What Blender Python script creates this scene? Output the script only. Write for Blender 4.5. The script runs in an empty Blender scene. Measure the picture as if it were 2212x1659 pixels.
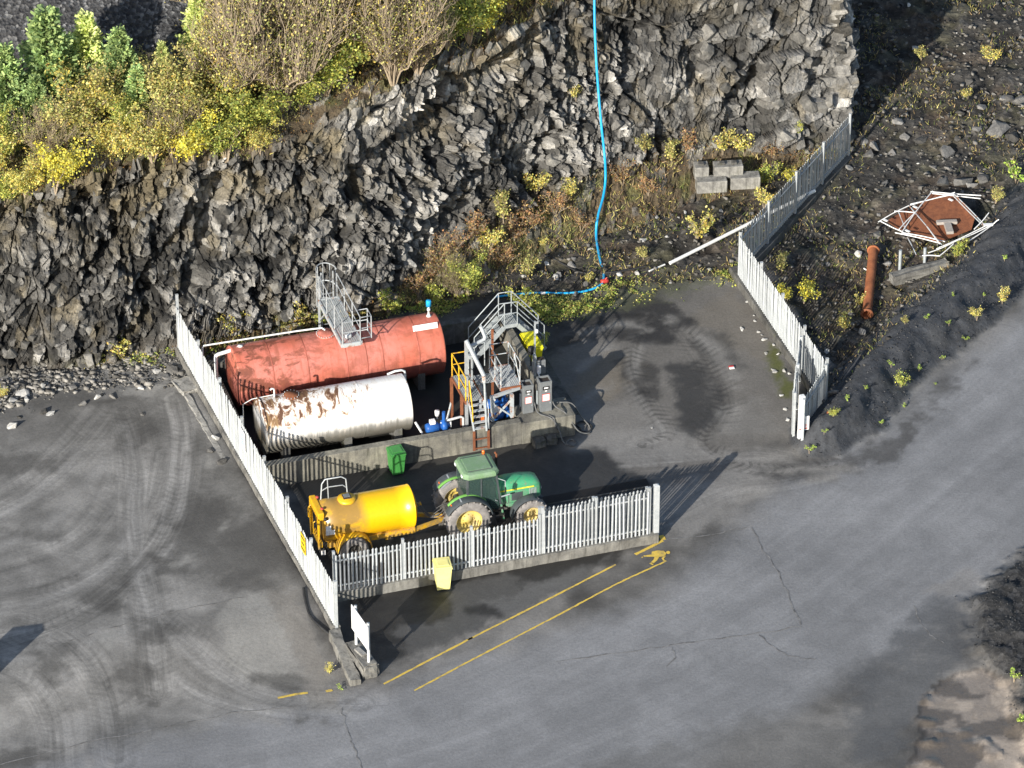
import bpy, bmesh, math, random
import numpy as np
from mathutils import Vector, Matrix, Quaternion

random.seed(7)
RNG = np.random.default_rng(7)
scene = bpy.context.scene
col = scene.collection
rad = math.radians

# ------------------------------------------------------------------ camera
PITCH, FOC, DIST = rad(33.0), 9950.0, 181.0          # long lens from a drone, looking 33 degrees down
Fv = np.array([0, math.cos(PITCH), -math.sin(PITCH)])
Rv = np.array([1.0, 0, 0])
Uv = np.array([0, math.sin(PITCH), math.cos(PITCH)])
Cv = -DIST * Fv
cam = bpy.data.objects.new('camera', bpy.data.cameras.new('camera'))
col.objects.link(cam)
cam.location = Cv
cam.rotation_euler = (rad(90) - PITCH, 0, 0)
cam.data.sensor_width = 36.0
cam.data.lens = FOC / 2212.0 * 36.0
cam.data.clip_start = 1.0
cam.data.clip_end = 3000.0
scene.camera = cam

# ------------------------------------------------------------------ sky and sun
SUN_EL = rad(20.5)
SUN_AZ = (0.485, 0.875)                               # ground direction in which the light travels
w = bpy.data.worlds.new('World'); scene.world = w; w.use_nodes = True
nt = w.node_tree; nt.nodes.clear()
sky = nt.nodes.new('ShaderNodeTexSky'); sky.sky_type = 'NISHITA'; sky.sun_disc = False
sky.sun_elevation = SUN_EL
sky.sun_rotation = math.atan2(-SUN_AZ[0], -SUN_AZ[1])
bg = nt.nodes.new('ShaderNodeBackground'); bg.inputs['Strength'].default_value = 0.115
wo = nt.nodes.new('ShaderNodeOutputWorld')
nt.links.new(sky.outputs[0], bg.inputs[0]); nt.links.new(bg.outputs[0], wo.inputs[0])
sl = bpy.data.lights.new('sun', 'SUN'); sl.energy = 5.0; sl.angle = rad(0.5); sl.color = (1.0, 0.95, 0.86)
so = bpy.data.objects.new('sun', sl); col.objects.link(so)
sd = Vector((SUN_AZ[0] * math.cos(SUN_EL), SUN_AZ[1] * math.cos(SUN_EL), -math.sin(SUN_EL)))
so.rotation_euler = sd.to_track_quat('-Z', 'Y').to_euler()
so.location = (-30, -60, 60)
scene.view_settings.view_transform = 'Standard'
scene.view_settings.look = 'None'
scene.view_settings.exposure = 0.62
scene.view_settings.gamma = 1.0
scene.view_settings.use_curve_mapping = False
scene.cycles.max_bounces = 5
scene.cycles.diffuse_bounces = 3
scene.cycles.transparent_max_bounces = 6

# ------------------------------------------------------------------ measuring helpers
def G(u, v, z=0.0):
    """world point at height z seen at photo position (u, v) on a 2212 x 1659 grid"""
    d = Fv + Rv * (u - 1106) / FOC - Uv * (v - 829.5) / FOC
    return Cv + (z - Cv[2]) / d[2] * d

def PX(p):
    q = np.asarray(p) - Cv
    ww = q @ Fv
    return 1106 + FOC * (q @ Rv) / ww, 829.5 - FOC * (q @ Uv) / ww

YA = rad(17.4)                                        # heading of the tank yard
E1 = np.array([math.cos(YA), math.sin(YA), 0]); E2 = np.array([-math.sin(YA), math.cos(YA), 0])

# ------------------------------------------------------------------ mesh building
class MB:
    def __init__(self): self.v = []; self.f = []; self.sm = []
    def add(self, verts, faces, smooth=False):
        o = len(self.v)
        self.v += [tuple(p) for p in verts]
        self.f += [tuple(i + o for i in f) for f in faces]
        self.sm += [smooth] * len(faces)
        return self
    def box(self, c, s, rz=0.0, rot=None, bev=0.0):
        hx, hy, hz = s[0] / 2, s[1] / 2, s[2] / 2
        if bev > 0:
            bm = bmesh.new(); bmesh.ops.create_cube(bm, size=1.0)
            bmesh.ops.scale(bm, vec=s, verts=bm.verts)
            bmesh.ops.bevel(bm, geom=bm.edges[:], offset=bev, segments=2, profile=0.6, affect='EDGES')
            vs = [v.co.copy() for v in bm.verts]; fs = [[v.index for v in f.verts] for f in bm.faces]
            bm.verts.index_update(); bm.free()
        else:
            vs = [Vector((x, y, z)) for x in (-hx, hx) for y in (-hy, hy) for z in (-hz, hz)]
            fs = [(0, 1, 3, 2), (4, 6, 7, 5), (0, 4, 5, 1), (2, 3, 7, 6), (0, 2, 6, 4), (1, 5, 7, 3)]
        R = rot if rot is not None else Matrix.Rotation(rz, 3, 'Z')
        c = Vector(c)
        return self.add([R @ v + c for v in vs], fs)
    def bar(self, p0, p1, wx, wy, up=(0, 0, 1)):
        """rectangular bar between two points"""
        p0, p1 = Vector(p0), Vector(p1); d = p1 - p0; L = d.length
        if L < 1e-6: return self
        d.normalize(); up = Vector(up)
        if abs(d.dot(up)) > 0.98: up = Vector((1, 0, 0)) if abs(d.x) < .9 else Vector((0, 1, 0))
        a = d.cross(up).normalized(); b = a.cross(d).normalized()
        vs = []
        for p in (p0, p1):
            for i, j in ((-1, -1), (1, -1), (1, 1), (-1, 1)):
                vs.append(p + a * (wx / 2 * i) + b * (wy / 2 * j))
        return self.add(vs, [(3, 2, 1, 0), (4, 5, 6, 7), (0, 1, 5, 4), (1, 2, 6, 5), (2, 3, 7, 6), (3, 0, 4, 7)])
    def tube(self, pts, r, n=8, caps=True, smooth=True):
        pts = [Vector(p) for p in pts]; m = len(pts)
        rs = r if isinstance(r, (list, tuple)) else [r] * m
        rings = []; prev = None
        for i, p in enumerate(pts):
            t = (pts[min(i + 1, m - 1)] - pts[max(i - 1, 0)])
            t = t.normalized() if t.length > 1e-9 else Vector((0, 0, 1))
            if prev is None:
                ref = Vector((0, 0, 1)) if abs(t.z) < .9 else Vector((1, 0, 0))
                a = t.cross(ref).normalized()
            else:
                a = (prev - t * prev.dot(t))
                a = a.normalized() if a.length > 1e-6 else t.orthogonal().normalized()
            prev = a; b = t.cross(a)
            rings.append([p + (a * math.cos(2 * math.pi * k / n) + b * math.sin(2 * math.pi * k / n)) * rs[i] for k in range(n)])
        vs = [q for rg in rings for q in rg]; fs = []
        for i in range(m - 1):
            for k in range(n):
                k2 = (k + 1) % n
                fs.append((i * n + k, i * n + k2, (i + 1) * n + k2, (i + 1) * n + k))
        self.add(vs, fs, smooth)
        if caps:
            self.add(rings[0], [tuple(range(n - 1, -1, -1))]); self.add(rings[-1], [tuple(range(n))])
        return self
    def lathe(self, prof, axis_o, axis_d, n=32, smooth=True, a0=0.0, a1=None):
        """profile of (distance along axis, radius) spun round an axis"""
        d = Vector(axis_d).normalized(); o = Vector(axis_o)
        ref = Vector((0, 0, 1)) if abs(d.z) < .9 else Vector((1, 0, 0))
        a = ref - d * ref.dot(d); a.normalize(); b = d.cross(a)
        full = a1 is None
        nn = n if full else n + 1
        vs = []
        for (h, r) in prof:
            for k in range(nn):
                t = (2 * math.pi * k / n) if full else a0 + (a1 - a0) * k / n
                vs.append(o + d * h + (a * math.cos(t) + b * math.sin(t)) * r)
        fs = []
        for i in range(len(prof) - 1):
            for k in range(n):
                k2 = (k + 1) % nn
                fs.append((i * nn + k, (i + 1) * nn + k, (i + 1) * nn + k2, i * nn + k2))
        return self.add(vs, fs, smooth)
    def prism(self, poly, z0, z1):
        n = len(poly)
        vs = [(p[0], p[1], z0) for p in poly] + [(p[0], p[1], z1) for p in poly]
        fs = [tuple(range(n - 1, -1, -1)), tuple(range(n, 2 * n))]
        fs += [(i, (i + 1) % n, n + (i + 1) % n, n + i) for i in range(n)]
        return self.add(vs, fs)
    def prism_y(self, poly, y0, y1):
        """poly in (x, z), extruded along y"""
        n = len(poly)
        vs = [(p[0], y0, p[1]) for p in poly] + [(p[0], y1, p[1]) for p in poly]
        fs = [tuple(range(n)), tuple(range(2 * n - 1, n - 1, -1))]
        fs += [(i, n + i, n + (i + 1) % n, (i + 1) % n) for i in range(n)]
        return self.add(vs, fs)
    def mesh(self, name, mat=None):
        me = bpy.data.meshes.new(name)
        me.from_pydata(self.v, [], self.f)
        me.polygons.foreach_set('use_smooth', self.sm)
        bm = bmesh.new(); bm.from_mesh(me); bmesh.ops.recalc_face_normals(bm, faces=bm.faces); bm.to_mesh(me); bm.free()
        if mat: me.materials.append(mat)
        return me
    def build(self, name, mat, parent=None, **kw):
        return link(name, self.mesh(name, mat), parent, **kw)

def link(name, me, parent=None, loc=None, rot=None, scale=None, label=None, cat=None, group=None, kind=None):
    o = bpy.data.objects.new(name, me); col.objects.link(o)
    if parent is not None: o.parent = parent
    if loc is not None: o.location = loc
    if rot is not None: o.rotation_euler = rot
    if scale is not None: o.scale = scale if not isinstance(scale, (int, float)) else (scale,) * 3
    if label: o['label'] = label
    if cat: o['category'] = cat
    if group: o['group'] = group
    if kind: o['kind'] = kind
    return o

def thing(name, label, cat, loc=(0, 0, 0), rz=0.0, group=None):
    return link(name, None, None, loc, (0, 0, rz), None, label, cat, group)

def grid_mesh(name, X, Y, Z, mat, attrs=None, smooth=True):
    """mesh from 2D arrays; attrs: name -> array (n) or (n,4)"""
    ny, nx = X.shape
    co = np.stack([X, Y, Z], -1).reshape(-1, 3).astype(np.float32)
    i = np.arange((ny - 1) * (nx - 1)); r = i // (nx - 1); c = i % (nx - 1)
    a = r * nx + c
    q = np.stack([a, a + 1, a + nx + 1, a + nx], -1).astype(np.int32)
    me = bpy.data.meshes.new(name)
    me.vertices.add(len(co)); me.vertices.foreach_set('co', co.ravel())
    me.loops.add(q.size); me.loops.foreach_set('vertex_index', q.ravel())
    me.polygons.add(len(q)); me.polygons.foreach_set('loop_start', (np.arange(len(q)) * 4).astype(np.int32))
    me.polygons.foreach_set('use_smooth', np.full(len(q), smooth))
    me.update(calc_edges=True)
    set_attrs(me, attrs)
    me.materials.append(mat)
    return me

def set_attrs(me, attrs):
    for k, v in (attrs or {}).items():
        v = np.asarray(v, np.float32)
        if v.ndim == 2 and v.shape[1] == 4:
            at = me.attributes.new(k, 'FLOAT_COLOR', 'POINT'); at.data.foreach_set('color', v.ravel())
        elif v.ndim == 2 and v.shape[1] == 3:
            at = me.attributes.new(k, 'FLOAT_VECTOR', 'POINT'); at.data.foreach_set('vector', v.ravel())
        else:
            at = me.attributes.new(k, 'FLOAT', 'POINT'); at.data.foreach_set('value', v.ravel())

def quads_mesh(name, V, mat, colr=None):
    """V: (n,4,3) loose quads, colr (n,3) colour of each"""
    n = len(V)
    me = bpy.data.meshes.new(name)
    me.vertices.add(n * 4); me.vertices.foreach_set('co', V.reshape(-1).astype(np.float32))
    me.loops.add(n * 4); me.loops.foreach_set('vertex_index', np.arange(n * 4, dtype=np.int32))
    me.polygons.add(n); me.polygons.foreach_set('loop_start', (np.arange(n) * 4).astype(np.int32))
    me.update(calc_edges=True)
    if colr is not None:
        c4 = np.concatenate([np.repeat(colr, 4, 0), np.ones((n * 4, 1))], 1)
        set_attrs(me, {'leafcol': c4})
    me.materials.append(mat)
    return me

# ------------------------------------------------------------------ numeric noise
def _h(ix, iy, seed):
    n = (ix.astype(np.int64) * 374761393 + iy.astype(np.int64) * 668265263 + seed * 974634533) & 0xffffffff
    n = ((n ^ (n >> 13)) * 1274126177) & 0xffffffff
    n = ((n ^ (n >> 16)) * 2246822519) & 0xffffffff
    return ((n ^ (n >> 15)) & 0xffffff) / float(0xffffff)

def vnoise(x, y, seed=0):
    ix = np.floor(x); iy = np.floor(y); fx = x - ix; fy = y - iy
    fx = fx * fx * (3 - 2 * fx); fy = fy * fy * (3 - 2 * fy)
    a = _h(ix, iy, seed); b = _h(ix + 1, iy, seed); c = _h(ix, iy + 1, seed); d = _h(ix + 1, iy + 1, seed)
    return (a * (1 - fx) + b * fx) * (1 - fy) + (c * (1 - fx) + d * fx) * fy

def fbm(x, y, seed=0, o=4, g=0.5):
    s = np.zeros_like(x); a = 1.0; t = 0
    for k in range(o):
        s += a * vnoise(x * 2 ** k + 17.3 * k, y * 2 ** k - 9.1 * k, seed + k); t += a; a *= g
    return s / t

def voro(x, y, seed=0, jit=0.9):
    """nearest cell: distance to edge proxy, cell randoms, local offset from the seed point"""
    ix = np.floor(x); iy = np.floor(y)
    d1 = np.full(x.shape, 9.0); d2 = np.full(x.shape, 9.0)
    bx = np.zeros_like(x); by = np.zeros_like(x); ci = np.zeros_like(x); cj = np.zeros_like(x)
    for i in (-1, 0, 1):
        for j in (-1, 0, 1):
            cx = ix + i; cy = iy + j
            px = cx + .5 + jit * (_h(cx, cy, seed) - .5); py = cy + .5 + jit * (_h(cx, cy, seed + 5) - .5)
            dx = x - px; dy = y - py; d = dx * dx + dy * dy
            m = d < d1
            d2 = np.where(m, d1, np.minimum(d2, d)); d1 = np.where(m, d, d1)
            bx = np.where(m, dx, bx); by = np.where(m, dy, by); ci = np.where(m, cx, ci); cj = np.where(m, cy, cj)
    return np.sqrt(d2) - np.sqrt(d1), bx, by, _h(ci, cj, seed + 11), _h(ci, cj, seed + 23), _h(ci, cj, seed + 37)

def sstep(a, b, x):
    t = np.clip((x - a) / (b - a), 0, 1); return t * t * (3 - 2 * t)

def seg_dist(x, y, pts):
    """distance to a polyline, signed offset and running length"""
    best = np.full(x.shape, 1e9); sg = np.zeros_like(x); al = np.zeros_like(x); run = 0
    for (x0, y0), (x1, y1) in zip(pts[:-1], pts[1:]):
        dx, dy = x1 - x0, y1 - y0; L = math.hypot(dx, dy) + 1e-9
        t = np.clip(((x - x0) * dx + (y - y0) * dy) / L ** 2, 0, 1)
        d = np.hypot(x - x0 - t * dx, y - y0 - t * dy)
        m = d < best
        best = np.where(m, d, best)
        sg = np.where(m, np.sign((x - x0) * dy - (y - y0) * dx) * d, sg); al = np.where(m, run + t * L, al)
        run += L
    return best, sg, al

def poly_sd(x, y, pts):
    """signed distance to a closed polygon, negative inside"""
    ins = np.zeros(x.shape, bool); n = len(pts)
    for i in range(n):
        x0, y0 = pts[i]; x1, y1 = pts[(i + 1) % n]
        c = ((y0 > y) != (y1 > y)) & (x < (x1 - x0) * (y - y0) / (y1 - y0 + 1e-12) + x0)
        ins ^= c
    d, _, _ = seg_dist(x, y, list(pts) + [pts[0]])
    return np.where(ins, -d, d)

def gp(pts, z=0.0):
    return [tuple(G(u, v, z)[:2]) for u, v in pts]

def smooth_line(pts, n=8):
    """Catmull-Rom through the points"""
    P = [np.array(p, float) for p in pts]; P = [2 * P[0] - P[1]] + P + [2 * P[-1] - P[-2]]
    out = []
    for i in range(1, len(P) - 2):
        for k in range(n):
            t = k / n
            out.append(0.5 * (2 * P[i] + (P[i + 1] - P[i - 1]) * t + (2 * P[i - 1] - 5 * P[i] + 4 * P[i + 1] - P[i + 2]) * t * t
                              + (3 * P[i] - P[i - 1] - 3 * P[i + 1] + P[i + 2]) * t ** 3))
    out.append(P[-2]); return [tuple(p) for p in out]

# ------------------------------------------------------------------ materials
class NT:
    """small wrapper for wiring a material"""
    def __init__(self, name):
        self.m = bpy.data.materials.new(name); self.m.use_nodes = True
        self.t = self.m.node_tree; self.t.nodes.clear()
        self.out = self.n('ShaderNodeOutputMaterial')
        self.b = self.n('ShaderNodeBsdfPrincipled'); self.l(self.b.outputs[0], self.out.inputs[0])
    def n(self, k, **kw):
        x = self.t.nodes.new(k)
        for a, b in kw.items(): setattr(x, a, b)
        return x
    def l(self, a, b): self.t.links.new(a, b)
    def coord(self, kind='Object', scale=None):
        c = self.n('ShaderNodeTexCoord').outputs[kind]
        if scale is None: return c
        mp = self.n('ShaderNodeMapping'); mp.inputs['Scale'].default_value = scale
        self.l(c, mp.inputs[0]); return mp.outputs[0]
    def noise(self, vec, scale, detail=5, rough=.55, dist=0.0):
        x = self.n('ShaderNodeTexNoise'); x.inputs['Scale'].default_value = scale; x.inputs['Detail'].default_value = detail
        x.inputs['Roughness'].default_value = rough; x.inputs['Distortion'].default_value = dist
        if vec is not None: self.l(vec, x.inputs['Vector'])
        return x.outputs[0]
    def voro(self, vec, scale, feature='F1'):
        x = self.n('ShaderNodeTexVoronoi', feature=feature); x.inputs['Scale'].default_value = scale
        if vec is not None: self.l(vec, x.inputs['Vector'])
        return x
    def ramp(self, fac, stops):
        r = self.n('ShaderNodeValToRGB'); e = r.color_ramp.elements
        while len(e) < len(stops): e.new(0.5)
        for k, (p, c) in enumerate(stops):
            e[k].position = p; e[k].color = (c, c, c, 1) if isinstance(c, (int, float)) else (*c, 1)
        self.l(fac, r.inputs[0]); return r.outputs[0]
    def mix(self, fac, a, b, mode='MIX'):
        x = self.n('ShaderNodeMix', data_type='RGBA', blend_type=mode)
        for s, v in ((x.inputs[0], fac), (x.inputs[6], a), (x.inputs[7], b)):
            if isinstance(v, (int, float)): s.default_value = v
            elif isinstance(v, tuple): s.default_value = (*v, 1)
            else: self.l(v, s)
        return x.outputs[2]
    def math(self, op, a, b=0.0, clamp=False):
        x = self.n('ShaderNodeMath', operation=op, use_clamp=clamp)
        for s, v in ((x.inputs[0], a), (x.inputs[1], b)):
            if isinstance(v, (int, float)): s.default_value = v
            else: self.l(v, s)
        return x.outputs[0]
    def sep(self, vec):
        x = self.n('ShaderNodeSeparateXYZ'); self.l(vec, x.inputs[0]); return x.outputs
    def attr(self, name, out='Fac'):
        x = self.n('ShaderNodeAttribute', attribute_name=name); return x.outputs[out]
    def base(self, c):
        s = self.b.inputs['Base Color']
        if isinstance(c, tuple): s.default_value = (*c, 1)
        else: self.l(c, s)
    def rough(self, r):
        s = self.b.inputs['Roughness']
        if isinstance(r, (int, float)): s.default_value = r
        else: self.l(r, s)
    def bump(self, h, strength=.4, dist=.02):
        x = self.n('ShaderNodeBump'); x.inputs['Strength'].default_value = strength; x.inputs['Distance'].default_value = dist
        self.l(h, x.inputs['Height']); self.l(x.outputs[0], self.b.inputs['Normal'])
    def spec(self, v): self.b.inputs['Specular IOR Level'].default_value = v
    def metal(self, v): self.b.inputs['Metallic'].default_value = v

def worn(name, c1, c2, scale=3.0, lo=.4, hi=.65, rough=.7, metal=0.0, fine=30.0, bump=.15, stretch=None, c3=None, lo3=.6, hi3=.7, spec=.3, kind='Object', rnd=0.0, dust=None):
    """paint or mineral colour c1 worn to c2 in noisy patches, with specks of c3"""
    t = NT(name); v = t.coord(kind, stretch)
    a = t.noise(v, scale, 7, .62, .3)
    c = t.mix(t.ramp(a, [(lo, 0.0), (hi, 1.0)]), c1, c2)
    if c3 is not None:
        b = t.noise(v, scale * 2.7, 8, .65, .6)
        c = t.mix(t.ramp(b, [(lo3, 0.0), (hi3, 1.0)]), c, c3)
    fn = t.noise(t.coord(kind), fine, 4, .6)
    c = t.mix(0.35, c, t.ramp(fn, [(.3, .55), (.7, 1.25)]), 'MULTIPLY')
    if rnd:
        oi = t.n('ShaderNodeObjectInfo')
        c = t.mix(1.0, c, t.ramp(oi.outputs['Random'], [(0, 1 - rnd), (1, 1 + rnd)]), 'MULTIPLY')
    if dust:                                                   # mud thrown up from the ground: thickest low down
        dc, z0, z1 = dust; zz_ = t.sep(t.coord('Object'))[2]; dn = t.noise(t.coord('Object'), 5.0, 7, .7)
        mp = t.n('ShaderNodeMapRange'); mp.inputs[1].default_value = z0; mp.inputs[2].default_value = z1; mp.inputs[3].default_value = 1.0; mp.inputs[4].default_value = 0.0
        t.l(zz_, mp.inputs[0])
        c = t.mix(t.math('MULTIPLY', t.math('ADD', t.math('MULTIPLY', mp.outputs[0], 1.1), .10), t.ramp(dn, [(.36, 0.0), (.60, 1.0)]), True), c, dc)
    t.base(c); t.rough(rough); t.metal(metal); t.spec(spec)
    if bump: t.bump(fn, bump, .01)
    return t.m

M = {}
M['galv'] = worn('galvanised steel', (.45, .47, .48), (.33, .355, .37), 6, .4, .7, .5, .15, 40, .05, rnd=.16)
M['galv_dull'] = worn('dull galvanised steel', (.42, .45, .46), (.30, .33, .34), 5, .4, .7, .55, .2, 40, .05)
M['galv_rust'] = worn('rust stained steel', (.44, .47, .48), (.33, .14, .06), 4.5, .52, .66, .65, .1, 40, .1)
M['rust'] = worn('rusty steel', (.27, .10, .045), (.15, .055, .03), 5, .35, .7, .85, 0, 60, .3, c3=(.38, .19, .10), lo3=.62, hi3=.75)
M['rust_pipe'] = worn('orange rusted pipe', (.36, .13, .055), (.19, .065, .03), 2.5, .42, .72, .85, 0, 40, .25)
M['white_paint'] = worn('white painted steel', (.80, .80, .78), (.66, .66, .63), 5, .45, .75, .45, 0, 30, .03)
M['grey_pole'] = worn('pale grey plastic', (.66, .67, .66), (.5, .52, .53), 5, .45, .75, .5, 0, 30, .03)
M['yellow_rail'] = worn('yellow rail paint', (.72, .42, .02), (.40, .21, .05), 7, .5, .65, .5, 0, 30, .05)
M['yellow_bin'] = worn('faded yellow plastic', (.82, .76, .30), (.76, .68, .22), 2, .4, .7, .45, 0, 60, .02)
M['yellow_bin_bright'] = worn('yellow plastic', (.80, .74, .03), (.72, .64, .02), 2, .4, .7, .4, 0, 60, .02)
M['green_bin'] = worn('green plastic', (.06, .27, .06), (.045, .20, .05), 2, .4, .7, .45, 0, 60, .02)
M['black'] = worn('black rubber', (.022, .022, .024), (.04, .04, .04), 4, .4, .7, .6, 0, 40, .1)
M['black_metal'] = worn('black metal', (.02, .02, .022), (.035, .033, .03), 4, .4, .7, .5, 0, 40, .1)
M['tyre'] = worn('dusty tyre rubber', (.30, .28, .265), (.16, .15, .145), 4, .38, .7, .9, 0, 30, .2)
M['tyre_dark'] = worn('tyre rubber', (.15, .145, .14), (.09, .085, .08), 4, .38, .7, .9, 0, 30, .2)
M['green_paint'] = worn('green tractor paint', (.05, .36, .17), (.06, .30, .14), 3, .45, .8, .38, 0, 30, .03, dust=((.24, .235, .20), .6, 1.75), c3=(.17, .24, .14), lo3=.54, hi3=.72, spec=.45)
M['green_roof'] = worn('faded green roof', (.17, .28, .15), (.21, .30, .20), 3, .4, .65, .55, 0, 20, .05, c3=(.10, .17, .09), lo3=.66, hi3=.8)
M['green_light'] = worn('light green paint', (.18, .42, .09), (.14, .34, .08), 3, .45, .8, .4, 0, 30, .02)
M['grey_fender'] = worn('dusty grey fender', (.30, .32, .34), (.23, .245, .26), 3, .4, .7, .6, 0, 30, .05)
M['dark_fender'] = worn('black plastic fender', (.055, .065, .07), (.09, .10, .105), 3, .4, .7, .55, 0, 30, .05)
M['yellow_paint'] = worn('yellow vehicle paint', (.78, .43, .006), (.68, .37, .012), 2, .45, .8, .42, 0, 30, .04, dust=((.26, .20, .12), .35, 1.25), c3=(.34, .21, .06), lo3=.58, hi3=.74, spec=.5)
M['yellow_stripe'] = worn('yellow stripe', (.80, .72, .05), (.7, .6, .04), 4, .4, .7, .4, 0, 30, .02)
M['rim_yellow'] = worn('dusty yellow rim', (.66, .50, .13), (.52, .42, .22), 3, .4, .65, .55, 0, 20, .05)
M['interior'] = worn('cab interior', (.05, .055, .05), (.09, .09, .085), 3, .4, .7, .8, 0, 30, .05)
M['orange_lens'] = worn('orange lens', (.75, .16, .02), (.6, .12, .02), 4, .4, .7, .2, 0, 30, .0, spec=.6)
M['red_plastic'] = worn('red plastic', (.55, .05, .04), (.4, .06, .05), 6, .4, .7, .4, 0, 30, .05)
M['blue_pump'] = worn('blue pump paint', (.02, .12, .42), (.03, .09, .28), 6, .4, .7, .4, 0, 30, .05)
M['blue_pipe'] = worn('blue plastic pipe', (.02, .38, .72), (.03, .31, .60), 2, .4, .7, .4, 0, 30, .02)
M['grease'] = worn('greasy machinery', (.16, .15, .135), (.06, .055, .05), 6, .35, .65, .6, .2, 40, .2)
M['cabinet'] = worn('weathered grey cabinet', (.17, .18, .185), (.22, .23, .235), 3, .4, .7, .5, .1, 40, .05, c3=(.07, .07, .07), lo3=.63, hi3=.75)
M['soot'] = worn('sooty brown tray', (.035, .028, .024), (.06, .045, .035), 5, .4, .7, .9, 0, 40, .2)
M['label_white'] = worn('white label', (.82, .81, .80), (.74, .72, .70), 6, .5, .8, .5, 0, 40, 0)
M['label_red'] = worn('red print', (.60, .07, .05), (.5, .08, .06), 6, .5, .8, .5, 0, 40, 0)
M['label_blue'] = worn('blue print', (.08, .30, .62), (.10, .33, .6), 6, .5, .8, .5, 0, 40, 0)
M['label_yellow'] = worn('yellow sign face', (.82, .55, .02), (.75, .5, .02), 6, .5, .8, .5, 0, 40, 0)
M['label_black'] = worn('black print', (.03, .03, .03), (.05, .05, .05), 6, .5, .8, .5, 0, 40, 0)
M['timber'] = worn('grey weathered timber', (.42, .38, .34), (.27, .24, .21), 6, .35, .7, .9, 0, 30, .2, stretch=(1, 6, 6))
M['hose_grey'] = worn('grey rubber hose', (.10, .10, .10), (.17, .17, .165), 6, .4, .7, .6, 0, 30, .05)
M['road_yellow'] = worn('worn yellow road paint', (.64, .45, .08), (.20, .17, .11), 3.5, .50, .72, .8, 0, 25, .15, kind='Generated' if False else 'Object')
g_ = NT('cab glass'); g_.base((.05, .09, .08)); g_.rough(.06); g_.b.inputs['Alpha'].default_value = .45; g_.spec(.7); M['glass'] = g_.m

def concrete(name, light=.30, warm=1.0, dark=.09, moss=0.0, scale=1.2):
    t = NT(name); v = t.coord('Object'); g = t.n('ShaderNodeNewGeometry')
    a = t.noise(v, scale, 8, .65, .4)
    c = t.mix(t.ramp(a, [(.32, 0.0), (.68, 1.0)]), (dark, dark * .97, dark * .92), (light, light * (.985 - .02 * warm), light * (.96 - .09 * warm)))
    st = t.noise(t.coord('Object', (3.0, 3.0, .35)), 2.2, 6, .6)          # run-off streaks down the faces
    c = t.mix(t.ramp(st, [(.48, 0.0), (.70, .65)]), c, (.055, .052, .045))
    if moss:
        mo = t.noise(v, 2.3, 6, .6)
        c = t.mix(t.ramp(mo, [(.55, 0.0), (.7, moss)]), c, (.07, .075, .03))
    fn = t.noise(v, 26, 5, .65); c = t.mix(.4, c, t.ramp(fn, [(.3, .55), (.7, 1.3)]), 'MULTIPLY')
    t.base(c); t.rough(.9); t.spec(.2); t.bump(t.noise(v, 14, 6, .65), .5, .03)
    return t.m
M['concrete'] = concrete('stained concrete', .27, 1.0, .10)
M['concrete_pale'] = concrete('pale concrete', .42, .8, .20)
M['concrete_dark'] = concrete('dark mossy concrete', .17, .7, .05, .5)

# ================================================================== the ground: yard, haul road, rough ground, bank
def axis(lo, hi, st, far):
    a = np.arange(lo, hi + st / 2, st)
    out = np.array([5, 15, 40, 100, 250, 600.0])
    out = out[out < far + 1]
    return np.concatenate([lo - out[::-1], a, hi + out])
gx, gy = np.meshgrid(axis(-23, 26, .095, 600), axis(-28, 40, .14, 600))
FX, FY = gx.ravel(), gy.ravel()
pu = np.empty_like(FX); pv = np.empty_like(FX)
q = np.stack([FX, FY, np.zeros_like(FX)], 1) - Cv
ww = q @ Fv
O0 = G(597, 1005, 1.0); O0[2] = 0                      # front left corner of the bund
LF0, LF1 = G(387, 748, .78), G(727, 1352, .55)         # foot of the left fence: the yard outside stands higher than the tank yard
GS = (FX - O0[0]) * E1[0] + (FY - O0[1]) * E1[1]; GT = (FX - O0[0]) * E2[0] + (FY - O0[1]) * E2[1]
_l = lambda p: ((p - O0) @ E1, (p - O0) @ E2)
(fs0, ft0), (fs1, ft1) = _l(LF0), _l(LF1)
fence_s = fs0 + (GT - ft0) / (ft1 - ft0) * (fs1 - fs0)
upper_yard = (1 - sstep(-.12, .12, GS - fence_s)) * sstep(-12.5, -8.0, GT)
wx = FX + .25 * (fbm(FX * 8, FY * 8, 6, 2) - .5) + .8 * (fbm(FX * .7, FY * .7, 3) - .5) + .35 * (fbm(FX * 3, FY * 3, 8) - .5)       # warped copies give ragged region edges
wy = FY + .3 * (fbm(FX * 8, FY * 8, 7, 2) - .5) + 1.2 * (fbm(FX * .7, FY * .7, 4) - .5) + .5 * (fbm(FX * 3, FY * 3, 9) - .5)

def region(px, soft=.5, warp=True):
    d = poly_sd(wx if warp else FX, wy if warp else FY, gp(px))
    return 1 - sstep(-soft, soft, d)

rough_back = region([(1165, 690), (1250, 655), (1400, 625), (1590, 605), (1600, 560), (1700, 480), (1850, 330), (1900, 200), (1700, 0), (700, 200), (500, 560), (385, 700), (400, 790), (560, 745), (800, 705), (1010, 650), (1150, 640)], .5)
rough_right = region([(1610, 500), (1700, 640), (1795, 790), (1775, 890), (1850, 850), (1950, 690), (2090, 570), (2160, 470), (2230, 330), (2600, 0), (2600, -700), (1700, -700), (1830, 330)], .4)
rough_left = region([(-700, 900), (-200, 900), (0, 900), (120, 870), (300, 850), (420, 840), (440, 800), (380, 740), (0, 780), (-700, 800)], .7)
rough = np.clip(rough_back + rough_right + .45 * rough_left, 0, 1)

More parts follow.
